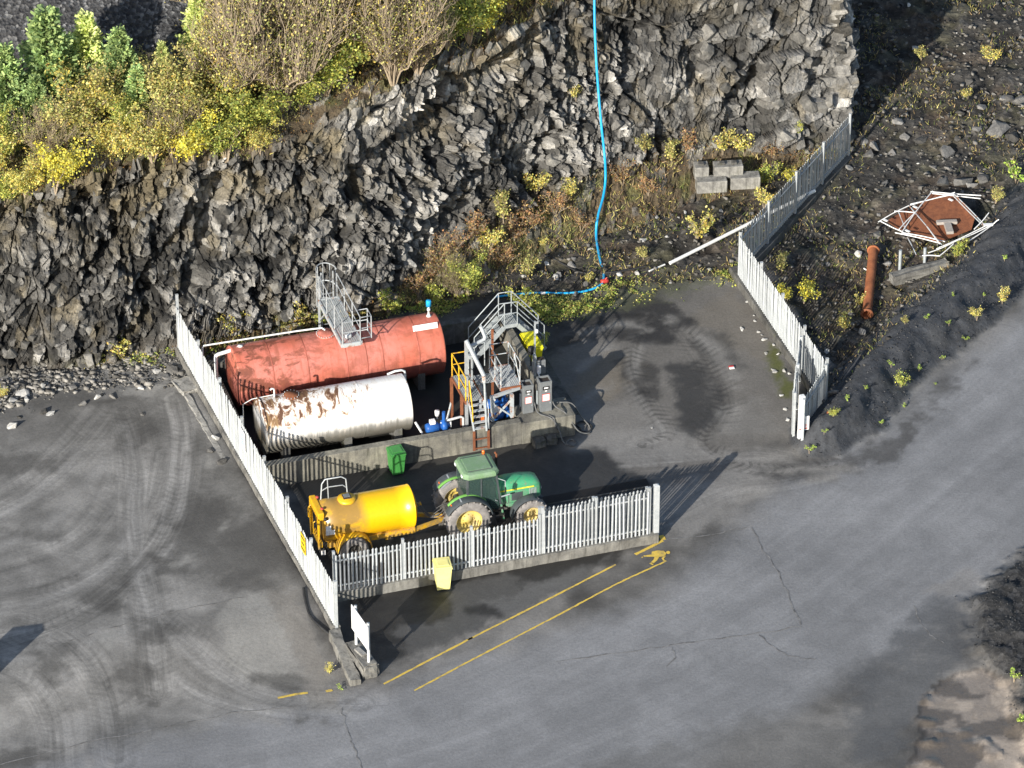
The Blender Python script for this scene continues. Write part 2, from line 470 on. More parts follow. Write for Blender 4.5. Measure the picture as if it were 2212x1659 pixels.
bank_line = gp([(1778, 952), (1830, 905), (1885, 832), (1965, 752), (2075, 660), (2150, 585), (2235, 480), (2400, 300)])
bd, bs, ba = seg_dist(FX + .5 * (fbm(FX * .9, FY * .9, 21) - .5), FY + .8 * (fbm(FX * .9, FY * .9, 22) - .5), bank_line)
bank_w = 1.55 + .45 * np.minimum(ba / 8, 1)
bank = np.clip(1 - (bd / bank_w), 0, 1)
heap = region([(2100, 1300), (2165, 1235), (2300, 1180), (2400, 1659), (2230, 1650), (2200, 1560), (2195, 1480), (2110, 1400)], .5)
mud = region([(1985, 1510), (2030, 1462), (2120, 1440), (2180, 1475), (2205, 1560), (2250, 1690), (1950, 1700), (1985, 1580)], .22)
road = region([(1760, 985), (1880, 930), (2050, 800), (2400, 540), (2800, 700), (2212, 1215), (1950, 1400), (1600, 1590), (1100, 1900), (-300, 1900), (-300, 1780), (300, 1590), (720, 1520), (1000, 1430), (1420, 1290), (1620, 1130)], 1.0)
yard_left = region([(-700, 890), (-100, 880), (400, 850), (430, 860), (700, 1400), (740, 1510), (300, 1620), (-700, 1750)], .5)

e0, cx0, cy0, r0, r1, r2 = voro(FX / .55, FY / .75, 41)
e1_, cx1, cy1, q0, q1, q2 = voro(FX / 1.6, FY / 2.0, 47)
lump = fbm(FX * 1.3, FY * 1.3, 51, 5)
hz = .012 * (fbm(FX * .5, FY * .5, 61) - .5)
hz = hz + rough * (.30 * (lump - .45) + .10 * (r0 - .5) * sstep(0, .12, e0) + .14 * (q0 - .5) + .10 * (r1 - .5) * cx0)
hz = hz + rough_right * .055 * np.clip(FY - 13, 0, 40)
hz = hz - .35 * rough_right * sstep(.0, .8, rough_right) * (1 - sstep(6, 10, FY))
ridge = sstep(0, 1, bank) * 1.0 + .10 * bank * (fbm(FX * 1.1, FY * .8, 71) - .5) * 2 + .10 * np.sin(bs * 4.2 + 2.0 * fbm(FX * .6, FY * .6, 73) * 6) * sstep(.1, .5, bank) * (1 - sstep(.7, 1, bank))
hz = np.where(bank > 0, np.maximum(hz, 0) * (1 - bank) + ridge, hz)
hz = hz + heap * (.35 + .5 * (lump - .4) + .12 * (r0 - .5)) + mud * (-.05 + .55 * np.clip(fbm(FX * 1.0 + .6 * fbm(FX * 2, FY * 2, 83), FY * 1.6, 81, 5) - .56, 0, 1))
hz = hz + .42 * upper_yard
flat = ((np.abs(FX) > 60) | (np.abs(FY) > 70))
hz[flat] = 0

# --- colour of the surface (dust, damp, oil, mud, some painted shade): each has its own outline
def C3(*c): return np.array(c)[None, :]
def lay(c, m, rgb): return c * (1 - m[:, None]) + C3(*rgb) * m[:, None]
n1 = fbm(FX * .35, FY * .35, 91, 5); n2 = fbm(FX * 1.1, FY * 1.1, 95, 5); n3 = fbm(FX * .16, FY * .16, 99, 4)
N1 = sstep(.30, .70, n1); N2 = sstep(.30, .70, n2)
gc = C3(.115, .110, .104) * (.70 + .60 * N1[:, None])
gc = lay(gc, yard_left, (.180, .174, .165)); gc *= (.80 + .32 * N2[:, None]) * (.80 + .36 * N1[:, None])
gc = lay(gc, road * .92, (.208, .209, .215)) * (.92 + .16 * N1[:, None])
gwet = np.zeros_like(FX)

nS = fbm(FX * 1.3, FY * 1.6, 97, 6, .6)
def dab(px, rgb, amt=1.0, soft=.5, wet=0.0, speckle=0.0):
    global gc, gwet
    m0 = 1 - sstep(-soft * 1.3, soft * 1.3, poly_sd(wx, wy, gp(px)))
    k = .9 + 1.6 * speckle
    m = amt * sstep(.15, .85, m0 * (1 - .45 * speckle) + (nS - .5) * k * np.minimum(1, 3 * m0))
    gc = lay(gc, m, rgb); gwet = np.maximum(gwet, m * wet) if wet else gwet * (1 - .5 * m)

# slabs and dusty plates
dab([(465, 1335), (545, 1292), (600, 1300), (655, 1470), (550, 1495), (480, 1430)], (.245, .238, .222), .8, .35, 0, .3)
dab([(575, 1290), (640, 1285), (690, 1400), (735, 1530), (680, 1535)], (.185, .172, .155), .75, .3)
dab([(230, 860), (330, 850), (420, 850), (520, 1010), (470, 1000), (430, 930)], (.20, .195, .185), .7, .6, 0, .3)
dab([(0, 830), (200, 810), (420, 795), (410, 850), (200, 880), (0, 900), (-200, 910), (-200, 850)], (.20, .195, .188), .8, .6, 0, .35)
dab([(380, 1060), (620, 1180), (590, 1290), (440, 1300), (360, 1200)], (.075, .072, .068), .7, .8)
dab([(250, 900), (310, 890), (320, 960), (270, 970)], (.10, .096, .09), .5, .5)
# forecourt: brownish dry plates with dark damp patches between, tank shade painted in with them
dab([(1195, 700), (1590, 612), (1650, 700), (1715, 860), (1700, 950), (1560, 990), (1240, 960), (1190, 820)], (.140, .131, .120), .9, .7)
dab([(1480, 690), (1590, 625), (1670, 740), (1690, 800), (1600, 760), (1500, 700)], (.150, .135, .115), .75, .5, 0, .3)
dab([(1190, 880), (1270, 790), (1330, 760), (1390, 800), (1350, 850), (1260, 900)], (.165, .142, .112), .8, .5, 0, .3)
dab([(1290, 680), (1380, 645), (1460, 655), (1510, 690), (1490, 740), (1400, 760), (1300, 730), (1190, 760), (1180, 700)], (.026, .025, .025), .9, .5, .5, .3)
dab([(1440, 790), (1520, 780), (1570, 850), (1560, 930), (1480, 950), (1445, 880)], (.036, .035, .034), .9, .4, .35, .25)
dab([(1340, 790), (1420, 790), (1430, 870), (1370, 870)], (.038, .036, .034), .8, .3, .3, .3)
dab([(1480, 730), (1560, 720), (1600, 800), (1540, 800)], (.05, .048, .045), .7, .4, .3, .3)
dab([(1250, 900), (1330, 850), (1430, 900), (1480, 960), (1260, 970)], (.185, .175, .162), .85, .6, 0, .2)
dab([(1560, 880), (1640, 860), (1690, 930), (1600, 960)], (.165, .158, .148), .75, .6, 0, .2)
dab([(1230, 850), (1290, 870), (1270, 910), (1230, 900)], (.17, .165, .16), .6, .25)
dab([(1250, 935), (1430, 925), (1560, 985), (1620, 1060), (1480, 1180), (1380, 1030), (1270, 1050)], (.20, .192, .182), .9, .6)
dab([(1340, 1005), (1560, 985), (1600, 1010), (1400, 1060)], (.10, .09, .082), .6, .4, 0, .3)
# oily wet concrete round the tractor and the bund, shadow there painted in as well
dab([(600, 1010), (1230, 930), (1290, 960), (1330, 990), (1400, 1040), (1410, 1140), (735, 1265), (690, 1180)], (.032, .031, .030), .95, .4, .5)
dab([(860, 1000), (1240, 935), (1290, 980), (1100, 1010), (900, 1040)], (.052, .049, .045), .7, .4, .2, .3)
# oil and damp before the front fence
dab([(725, 1290), (1040, 1200), (1400, 1165), (1330, 1215), (1180, 1300), (1000, 1380), (860, 1420), (800, 1440), (760, 1400)], (.020, .0195, .019), .97, .6, .5)
dab([(930, 1260), (1100, 1235), (1150, 1270), (1000, 1330)], (.085, .083, .08), .8, .3, 0, .15)
dab([(850, 1360), (1010, 1325), (1070, 1345), (900, 1420)], (.10, .098, .095), .7, .3, 0, .15)
dab([(1060, 1300), (1200, 1240), (1320, 1200), (1260, 1260), (1100, 1340)], (.12, .118, .115), .8, .4, 0, .2)
dab([(800, 1480), (830, 1440), (760, 1510), (740, 1530)], (.05, .048, .045), .6, .3)
# foot of the bank and the damp lower right
dab([(1720, 960), (1800, 985), (1920, 935), (2060, 800), (2100, 790), (1930, 990), (1780, 1040), (1640, 1030)], (.062, .060, .059), .8, .6, 0, .35)
dab([(1870, 1420), (2010, 1300), (2120, 1270), (2150, 1380), (2050, 1450), (1980, 1520), (1960, 1659), (1850, 1659), (1830, 1500)], (.085, .087, .091), .75, .6, .2, .3)
dab([(1300, 1650), (1500, 1570), (1680, 1540), (1830, 1560), (1820, 1720), (1200, 1750)], (.115, .113, .11), .6, .8, 0, .2)
dab([(2000, 1275), (2090, 1225), (2130, 1245), (2060, 1290)], (.21, .20, .19), .6, .3)
# rough ground, bank, heap, mud, moss
rg = .55 + .9 * r0
gc = gc * (1 - rough[:, None]) + rough[:, None] * (C3(.044, .041, .037) * rg[:, None] * (.6 + .8 * lump[:, None]) + C3(.045, .042, .016) * (sstep(.5, .72, n2) * .7)[:, None] + C3(.05, .03, .015) * (sstep(.5, .7, fbm(FX * .6, FY * .6, 131)) * .6)[:, None])
gc = lay(gc, np.clip(rough_left * 1.1, 0, 1) * (.55 + .4 * N2), (.235, .228, .216))
gc = lay(gc, sstep(.02, .22, bank), (.047, .050, .056)); gc *= np.where(bank > .05, .7 + .7 * fbm(FX * 4, FY * 4, 141), 1.0)[:, None]
gc = lay(gc, heap, (.032, .032, .033))
mw = fbm(FX * .7 + 1.5 * fbm(FX * .5, FY * .5, 153), FY * 1.1 + 1.5 * fbm(FX * .5, FY * .5, 155), 151, 5)
gc = lay(gc, mud * .97, (.232, .196, .162)) * np.where(mud > .2, .50 + .55 * sstep(.40, .46, mw) + .40 * sstep(.55, .60, mw), 1.0)[:, None]; gwet = np.maximum(gwet, mud * (.30 + .62 * (1 - sstep(.50, .57, mw))))
rim = np.exp(-((mud - .5) / .28) ** 2); gc = lay(gc, rim * .6, (.06, .052, .045))
dab([(1650, 740), (1680, 760), (1715, 850), (1690, 860), (1660, 800)], (.075, .085, .015), .85, .3, 0, .2)
dab([(1250, 690), (1420, 655), (1590, 615), (1590, 590), (1400, 620), (1230, 660)], (.10, .105, .06), .55, .4, 0, .3)

# dark smears and pale dust on the left yard
for k_, (u_, v_, ru, rv_) in enumerate([(60, 1170, 70, 18), (30, 1015, 80, 30), (300, 960, 40, 40), (230, 1290, 90, 40), (420, 1130, 70, 60), (560, 1180, 60, 50), (350, 1240, 70, 30), (500, 1260, 60, 24), (60, 1640, 90, 20), (120, 1450, 60, 30), (300, 1480, 60, 40), (600, 1480, 60, 20), (690, 1555, 40, 16), (150, 880, 90, 24), (330, 1380, 50, 30)]):
    dab([(u_ + ru * math.cos(a_) * (1 + .3 * math.sin(3 * a_ + k_)), v_ + rv_ * math.sin(a_) * (1 + .3 * math.cos(2 * a_ + k_))) for a_ in np.linspace(0, 6.28, 12)[:-1]], (.075, .072, .068), .75, .5, 0, .3)
for k_, (u_, v_, ru, rv_) in enumerate([(410, 1230, 26, 16), (460, 1010, 20, 14), (480, 1150, 20, 10), (240, 1400, 20, 14), (330, 870, 60, 14), (470, 920, 40, 22), (560, 1320, 40, 30)]):
    dab([(u_ + ru * math.cos(a_) * (1 + .3 * math.sin(3 * a_ + k_)), v_ + rv_ * math.sin(a_) * (1 + .3 * math.cos(2 * a_ + k_))) for a_ in np.linspace(0, 6.28, 12)[:-1]], (.25, .243, .228), .7, .3, 0, .3)

# pale dust packed in single wheel lines
def dust_line(px, wd, rgb, amt=.8, up=0.0):
    global gc
    d, s_, al_ = seg_dist(FX + .15 * (fbm(FX * 2, FY * 2, 161) - .5), FY, smooth_line([tuple(G(u_, v_, up)[:2]) for u_, v_ in px], 6))
    m = amt * np.exp(-(d / wd) ** 2) * sstep(.30, .55, fbm(FX * .9, FY * .9, 163))
    gc = lay(gc, m, rgb)
PD = (.245, .238, .228)
for px, wd, up in (([(398, 900), (402, 980), (392, 1080), (362, 1180), (300, 1250)], .28, .42), ([(372, 890), (376, 980), (362, 1080), (330, 1170)], .22, .42), ([(268, 920), (284, 1000), (290, 1100), (296, 1200), (318, 1330)], .3, .42), ([(-20, 1190), (110, 1130), (210, 1020), (240, 940)], .3, .42), ([(-20, 1130), (90, 1060), (170, 980)], .3, .42),
                   ([(-20, 1330), (120, 1290), (230, 1230), (290, 1150)], .3, .4), ([(-20, 1440), (100, 1452), (165, 1520), (190, 1665)], .26, 0), ([(-20, 1475), (80, 1490), (140, 1560), (160, 1665)], .2, 0), ([(60, 1375), (180, 1432), (235, 1550), (245, 1665)], .24, .1), ([(400, 1395), (520, 1478), (700, 1530), (800, 1530)], .28, 0), ([(330, 1440), (450, 1512), (600, 1562)], .2, 0), ([(340, 1330), (400, 1420), (560, 1500)], .2, .1)):
    dust_line(px, wd, PD, .75, up)
for px, wd in (([(1450, 690), (1388, 735), (1368, 800), (1388, 860), (1430, 920), (1500, 958)], .30), ([(1470, 720), (1530, 740), (1580, 810), (1590, 880), (1550, 940)], .4), ([(1260, 720), (1330, 700), (1400, 705)], .3), ([(1250, 800), (1330, 740), (1400, 720)], .25), ([(1240, 960), (1400, 940), (1560, 980), (1700, 985)], .5), ([(1230, 880), (1280, 850), (1320, 830)], .25), ([(1600, 1060), (1700, 1020), (1850, 1010)], .3), ([(1560, 1100), (1680, 1050), (1800, 1030)], .3)):
    dust_line(px, wd, (.21, .20, .186), .85)

# --- wheel tracks: centre lines driven over the ground
TR = [  # left yard, fanning from the turning spot
    ([(265, 905), (285, 960), (295, 1040), (290, 1130), (300, 1230), (320, 1330), (340, 1500)], 1.1, .9),
    ([(380, 880), (395, 960), (385, 1080), (340, 1190), (250, 1290), (120, 1370), (-60, 1420)], 1.0, 1.0),
    ([(240, 900), (180, 970), (80, 1060), (-60, 1140)], 1.3, .8),
    ([(360, 1000), (330, 1110), (260, 1210), (130, 1290), (-60, 1330)], 1.0, .8),
    ([(300, 1000), (240, 1120), (150, 1200), (-40, 1260)], 1.2, .6),
    ([(40, 1360), (130, 1390), (200, 1450), (240, 1530), (250, 1640)], .9, .9),
    ([(-20, 1460), (60, 1490), (110, 1560), (120, 1660)], .9, .9),
    ([(320, 1330), (400, 1400), (500, 1470), (620, 1510), (780, 1520)], .9, .8),
    ([(330, 1440), (430, 1500), (560, 1540), (700, 1560)], .7, .6),
    # forecourt loop
    ([(1390, 960), (1440, 940), (1400, 870), (1365, 790), (1380, 720), (1440, 690)], .55, .8),
    ([(1230, 730), (1300, 690), (1380, 680), (1470, 710), (1530, 790), (1560, 880), (1520, 960), (1640, 1010), (1800, 1000)], .7, .7),
    ([(1330, 1010), (1480, 1000), (1640, 985), (1760, 1010)], .8, .7),
    ([(1420, 1130), (1560, 1060), (1700, 1040), (1850, 1000)], .9, .6),
]
trw = np.zeros((len(FX), 3)); tm = np.zeros_like(FX); tv = np.zeros((len(FX), 3)); best = np.full(FX.shape, 1e9)
for i, (line, wd, amt) in enumerate(TR):
    L2 = smooth_line(gp(line), 5)
    d, s, al = seg_dist(FX, FY, L2)
    m = amt * np.exp(-(d / wd) ** 2)
    better = m > tm
    tm = np.where(better, m, tm)
    tv[better] = np.stack([s + 13.7 * i, al * .06 + i, np.full_like(s, i * 3.1)], 1)[better]
    trw[better] = np.stack([np.abs(s), al, m * (1.0 if i in (9, 10) else .30)], 1)[better]
# the haul road: traffic streaks run along it
rl = smooth_line(gp([(2500, 500), (2212, 760), (1900, 1010), (1600, 1230), (1300, 1390), (900, 1560), (400, 1680), (-300, 1800)]), 6)
d, s, al = seg_dist(FX, FY, rl)
rm = road * .26 * (1 - .8 * tm)
tv = np.where((rm > tm)[:, None], np.stack([s * .62, al * .02, np.full_like(s, 77.0)], 1), tv)
tm = np.maximum(tm, rm)
tm *= (1 - rough) * (1 - sstep(0, .1, bank)) * (1 - mud) * (1 - heap)

gmat = NT('yard surface')
co = gmat.coord('Object')
base = gmat.attr('gcol', 'Color'); wet = gmat.attr('gwet'); trm = gmat.attr('trm'); trv = gmat.attr('trv', 'Vector'); rk = gmat.attr('grough')
s1 = gmat.noise(trv, 1.9, 4, .6); s2 = gmat.noise(trv, 6.0, 4, .6)
st = gmat.math('ADD', gmat.math('MULTIPLY', s1, .62), gmat.math('MULTIPLY', s2, .38))
stc = gmat.ramp(st, [(.33, .50), (.50, .96), (.66, 1.50)])
c = gmat.mix(trm, base, gmat.mix(1.0, base, stc, 'MULTIPLY'))
tw_ = gmat.sep(gmat.attr('trw', 'Vector'))
wv = gmat.math('SINE', gmat.math('ADD', gmat.math('MULTIPLY', tw_[1], 19.0), gmat.math('MULTIPLY', tw_[0], 11.0)))
wm_ = gmat.math('MULTIPLY', gmat.ramp(wv, [(.0, 0.0), (.35, 1.0)]), gmat.math('MULTIPLY', tw_[2], gmat.ramp(gmat.noise(co, 1.3, 4, .6), [(.42, 0.0), (.55, 1.0)])))
c = gmat.mix(gmat.math('MULTIPLY', wm_, .62), c, (.025, .024, .024))
big = gmat.noise(co, .9, 9, .68, .8)
c = gmat.mix(.38, c, gmat.ramp(big, [(.30, .66), (.70, 1.34)]), 'MULTIPLY')
fine = gmat.noise(co, 9.0, 8, .72)
c = gmat.mix(.42, c, gmat.ramp(fine, [(.32, .62), (.68, 1.38)]), 'MULTIPLY')
grit = gmat.noise(co, 38, 3, .6)
c = gmat.mix(gmat.math('MULTIPLY', gmat.ramp(grit, [(.64, 0.0), (.72, 1.0)]), gmat.math('ADD', gmat.math('MULTIPLY', rk, .45), .05)), c, (.34, .33, .31))
vr = gmat.voro(co, 5.0); c = gmat.mix(gmat.math('MULTIPLY', rk, .8), c, gmat.mix(1.0, c, gmat.ramp(vr.outputs['Color'], [(.1, .45), (.6, 1.0), (.95, 2.0)]), 'MULTIPLY'))
gmat.base(c)
gmat.rough(gmat.math('SUBTRACT', .92, gmat.math('MULTIPLY', wet, gmat.ramp(big, [(.35, .55), (.6, .95)]))))
gmat.spec(.35)
hh = gmat.math('ADD', gmat.math('MULTIPLY', fine, .5), gmat.math('MULTIPLY', grit, gmat.math('ADD', gmat.math('MULTIPLY', rk, .9), .12)))
hh = gmat.math('ADD', hh, gmat.math('MULTIPLY', gmat.math('MULTIPLY', vr.outputs[0], rk), 1.6))
gmat.bump(hh, .6, .06)
M['ground'] = gmat.m
rockiness = np.clip(rough * (1 - sstep(0, .2, bank)) + sstep(0, .2, bank) * .30 + heap, 0, 1)
gme = grid_mesh('ground', gx, gy, hz.reshape(gx.shape), M['ground'],
                {'gcol': np.concatenate([np.clip(gc, .004, .8), np.ones((len(FX), 1))], 1), 'gwet': gwet, 'trm': tm, 'trv': tv, 'trw': trw * np.array([1, 1, 0]) + np.array([0, 0, 1]) * (trw[:, 2] * (1 - rough))[:, None], 'grough': rockiness})
ground = link('ground', gme, kind='structure')

gxs, gys = gx[0], gy[:, 0]; HZ = hz.reshape(gx.shape)
def ground_z(x, y):
    i = int(np.clip(np.searchsorted(gxs, x), 1, len(gxs) - 1)); j = int(np.clip(np.searchsorted(gys, y), 1, len(gys) - 1))
    return float(HZ[j - 1:j + 1, i - 1:i + 1].mean())

# ================================================================== the quarry face
# each station: photo column, then the seen position of the foot (z=0), the rock toe, the top edge and the bench behind
ST = [  # foot u,v   toe u,v,z        edge u,v,z       bench u,v,z
    [(-260, 872), (-262, 860, .3), (-270, 470, 7.2), (-270, 330, 8.0)],
    [(-120, 852), (-120, 842, .3), (-125, 455, 7.1), (-130, 320, 7.9)],
    [(0, 835), (0, 824, .3), (0, 436, 7.1), (0, 300, 7.9)],
    [(110, 816), (110, 806, .3), (105, 412, 7.2), (105, 285, 7.9)],
    [(215, 802), (215, 790, .3), (215, 385, 7.4), (215, 260, 8.1)],
    [(330, 792), (325, 772, .4), (310, 362, 7.5), (310, 240, 8.2)],
    [(430, 778), (425, 745, .5), (410, 348, 7.6), (400, 220, 8.3)],
    [(560, 742), (555, 705, .6), (540, 336, 7.3), (520, 200, 8.3)],
    [(660, 720), (650, 690, .6), (640, 305, 7.6), (630, 170, 8.6)],
    [(760, 702), (740, 668, .7), (735, 248, 8.2), (720, 110, 9.0)],
    [(880, 680), (850, 625, .9), (850, 192, 8.5), (840, 60, 9.2)],
    [(990, 655), (960, 550, 1.25), (945, 150, 8.4), (940, 10, 9.2)],
    [(1090, 610), (1060, 480, 1.6), (1060, 112, 8.1), (1050, -40, 9.0)],
    [(1190, 560), (1160, 430, 1.6), (1160, 40, 8.4), (1150, -110, 9.3)],
    [(1300, 520), (1280, 372, 1.75), (1270, -40, 9.0), (1270, -180, 9.8)],
    [(1410, 485), (1400, 340, 1.7), (1390, -80, 9.1), (1390, -220, 9.9)],
    [(1510, 445), (1510, 312, 1.6), (1500, -100, 9.0), (1500, -240, 9.8)],
    [(1620, 410), (1620, 322, 1.1), (1620, -110, 8.6), (1620, -250, 9.4)],
    [(1720, 372), (1720, 330, .6), (1725, -110, 8.2), (1725, -250, 9.0)],
    [(1800, 350), (1800, 322, .4), (1800, -110, 8.1), (1800, -250, 8.9)],
    [(1834, 338), (1832, 318, .4), (1828, -100, 8.1), (1800, -250, 8.9)],
]
knots = []
for (f_, t_, e_, b_) in ST:
    b = G(*b_); knots.append([G(f_[0], f_[1], -.15), G(*t_), G(*e_), b, b + np.array([-2, 16, 1.0]), b + np.array([-4, 60, 3.0])])
c0 = knots[-1]
for k in range(1, 5):                                   # the face turns away from the road and runs back
    o = np.array([.10 * k, 5.0 * k, .05 * k])
    knots.append([c0[0] + o, c0[1] + o + [-.05, 0, .2], c0[2] + o + [-.15, 0, 0], c0[2] + o + [-3.0, 0, .7], c0[2] + o + [-14, 0, 1.5], c0[2] + o + [-40, 0, 2.5]])
KN = np.array(knots)                                    # (stations, lines, 3)
seg = np.linalg.norm(np.diff(KN[:, 1], axis=0), axis=1); sK = np.concatenate([[0], np.cumsum(seg)])
sF = sK[len(ST) - 1]                                     # the corner
sC = np.concatenate([np.linspace(0, sF, 1080), np.linspace(sF, sK[-1], 110)[1:]]); NC = len(sC)
LN = np.stack([np.stack([np.interp(sC, sK, KN[:, l, k]) for k in range(3)], -1) for l in range(6)], 0)   # lines x cols x 3
rows = []; rv = []
for l, n in zip(range(5), (28, 196, 40, 26, 8)):
    for i in range(n):
        t = i / n; rows.append(LN[l] * (1 - t) + LN[l + 1] * t); rv.append(l + t)
rows.append(LN[5]); rv.append(5.0)
CP = np.stack(rows, 0); RVv = np.array(rv)[:, None] * np.ones((1, NC))
S2 = np.ones((CP.shape[0], 1)) * sC[None, :]
H2 = np.cumsum(np.concatenate([np.zeros((1, NC)), np.linalg.norm(np.diff(CP, axis=0), axis=2)], 0), 0)
PU, PV = PX(CP.reshape(-1, 3)); PU = PU.reshape(S2.shape); PV = PV.reshape(S2.shape)
# facing direction: level outward normal of the face, leaning to the vertical on the bench and scree
tan = np.gradient(LN[1], axis=0); tan[:, 2] = 0; ker = np.ones(61) / 61
tan = np.stack([np.convolve(np.pad(tan[:, k], 30, mode='edge'), ker, 'valid') for k in range(3)], -1)
tan /= np.linalg.norm(tan, axis=1, keepdims=True)
outn = np.stack([tan[:, 1], -tan[:, 0], np.zeros(NC)], -1)
upw = np.where(RVv < 1, .55, np.where(RVv < 2, .15 + .25 * sstep(1.85, 2.0, RVv), .85 + .0 * RVv))
ND = outn[None] * (1 - upw[..., None]) + np.array([0, 0, 1.0]) * upw[..., None]
ND /= np.linalg.norm(ND, axis=2, keepdims=True)

def facets(s, h, cs, ch, seed, off, tilt, jit=.9):
    """angular blocks: every cell gets its own offset and its own slant"""
    ws = s + .25 * cs * (fbm(s / cs * .9, h / ch * .9, seed + 3, 3) - .5) * 2
    e, dx, dy, a, b, c = voro(ws / cs, h / ch, seed, jit)
    return off * (a - .5) * 2 + tilt * ((b - .5) * 2 * dx + (c - .5) * 2 * dy), e, a
onface = sstep(.75, 1.12, RVv) * (1 - sstep(1.97, 2.12, RVv))
onscree = (1 - sstep(.8, 1.15, RVv))
onbench = sstep(1.95, 2.1, RVv)
shear = S2 - .22 * H2                                    # joints lean to the right as they rise
d0, e0, a0 = facets(shear, H2, 3.0, 4.6, 201, .34, .26)
d1, e1, a1 = facets(shear, H2, 1.05, 1.6, 211, .20, .20, .8)
d2, e2, a2 = facets(S2 - .15 * H2, H2, .46, .60, 221, .20, .22, .75)
d3, e3, a3 = facets(S2 - .10 * H2, H2, .21, .27, 231, .11, .13)
d4, e4, a4 = facets(S2 + .03 * H2, H2, 1.15, .74, 241, .34, .16, .55)      # bedded, squared blocks towards the corner
d5, e5, a5 = facets(S2, H2, .55, .40, 243, .13, .12, .7)
_, eJ, aJ = facets(S2 - .34 * H2 + .35 * fbm(S2 * .6, H2 * .6, 249), H2, 1.25, 5.0, 251, 0, 0, .85)     # long steep clefts
coarse_right = sstep(1380, 1600, PU + 60 * (fbm(S2 * .5, H2 * .5, 245) - .5))
bed = .16 * (vnoise(H2 / .75 + .15 * S2, H2 * 0 + 3.3, 247) - .5) * 2
shat = .25 + 1.0 * sstep(.36, .60, fbm(S2 * .42, H2 * .42, 253, 3))        # shattered zones between cleaner breaks
left_dd = d0 + d1 + d2 * shat + 1.15 * d3 * (.35 + .75 * shat) - .16 * (1 - sstep(.0, .07, e1)) - .10 * shat * (1 - sstep(0, .09, e2)) - .22 * (1 - sstep(0, .035, e0))
right_dd = .7 * d0 + .5 * d1 + d4 + d5 + .2 * d3 + 1.5 * bed - .22 * (1 - sstep(0, .07, e4)) - .05 * (1 - sstep(0, .07, e5))
dd = left_dd * (1 - coarse_right) + right_dd * coarse_right - .62 * (1 - sstep(.0, .13, eJ)) * sstep(.50, .70, aJ)
a2 = a2 * (1 - coarse_right) + a4 * coarse_right; a3 = a3 * (1 - coarse_right) + a5 * coarse_right
disp = dd * onface
disp += onscree * (.35 * (fbm(S2 * .8, H2 * .8, 241) - .5) + .4 * d3 + .25 * d2)
disp += onbench * (.30 * (fbm(S2 * .6, H2 * .6, 251) - .5) + .5 * d2 + .25 * d1)

def recess(px, depth, soft=10):
    global disp
    m = poly_sd(PU, PV, px)
    disp = disp - depth * (1 - sstep(-soft, soft, m + 14 * (fbm(S2 * 2, H2 * 2, 261) - .5))) * onface
def undercut(line, depth, width):
    """slab plucked away below an overhanging lip: deepest just under it, dying out downwards"""
    global disp
    d, sg_, al = seg_dist(PU + 10 * (fbm(S2 * 1.5, H2 * 1.5, 263) - .5), PV, line); run_ = al[..., ] if al.ndim else al
    tot = sum(math.hypot(b[0] - a[0], b[1] - a[1]) for a, b in zip(line[:-1], line[1:]))
    ends = sstep(0, 30, al) * (1 - sstep(tot - 30, tot, al))
    below = sstep(-3, 3, -sg_)
    disp = disp - depth * below * np.exp(-(d / width) ** 1.5) * ends * onface
undercut([(725, 425), (765, 352), (860, 275), (930, 215), (1010, 150), (1120, 112)], 1.35, 80)
undercut([(60, 470), (170, 440), (260, 400), (330, 385)], .45, 40)
undercut([(520, 345), (620, 350), (700, 330)], .5, 40)
undercut([(1180, 60), (1290, 30), (1420, 60), (1560, 30)], .5, 60)
recess([(440, 395), (470, 372), (505, 370), (470, 520), (425, 650), (395, 640), (430, 500)], .9, 8)
recess([(150, 400), (185, 395), (225, 460), (215, 505), (170, 490)], .7, 8)
recess([(0, 445), (95, 455), (110, 520), (40, 560), (-60, 540)], .6, 8)
recess([(1105, 330), (1165, 300), (1215, 290), (1180, 420), (1120, 440)], .9, 8)
recess([(1570, 200), (1640, 120), (1652, 270), (1600, 300), (1560, 300)], .8, 8)
recess([(300, 610), (330, 600), (350, 700), (310, 690)], .5, 8)
recess([(1480, 110), (1520, 100), (1530, 190), (1490, 200)], .5, 8)
recess([(860, 560), (900, 480), (1010, 430), (1060, 440), (960, 560)], .35, 12)

CQ = CP + ND * disp[..., None]
# colour of the rock: every block its own grey, sunlit facets painted paler and crevices darker, ochre staining near the top, lichen and brown litter on ledges
tone = (.012 + .012 * a0 + .030 * a1 + .150 * a2 ** 3 + .260 * a3 ** 4) * (.50 + .95 * sstep(.33, .67, fbm(S2 * .30, H2 * .30, 257, 3)))
pale = sstep(.52, .72, fbm(S2 * .35 + 3, H2 * .35, 271, 3)) * .07 + .035 * coarse_right * (1 - sstep(1780, 1860, PU))
tone = tone + pale * (.4 + a2)
rgb = tone[..., None] * np.array([1.0, .965, .90])
och = sstep(1.45, 1.95, RVv) * sstep(.42, .62, fbm(S2 * .9, H2 * .9, 281, 4)) * onface * (1 - sstep(1000, 1350, PU) * .4)
rgb = rgb * (1 - .55 * och[..., None]) + .55 * och[..., None] * np.array([.185, .15, .085]) * (.5 + a2[..., None])
och2 = sstep(.60, .75, fbm(S2 * 1.4, H2 * 1.0, 287, 4)) * onface * .6
rgb = rgb * (1 - och2[..., None]) + och2[..., None] * np.array([.13, .11, .075]) * (.5 + a2[..., None])
vg = np.clip(onscree + onbench * .95, 0, 1)
soil = np.array([.095, .072, .045]) * (.5 + fbm(S2 * 2.2, H2 * 2.2, 291)[..., None]) + np.array([.02, .035, .0]) * sstep(.5, .65, fbm(S2 * 1.1, H2 * 1.1, 295))[..., None]
stony = sstep(.55, .75, a2) * .6
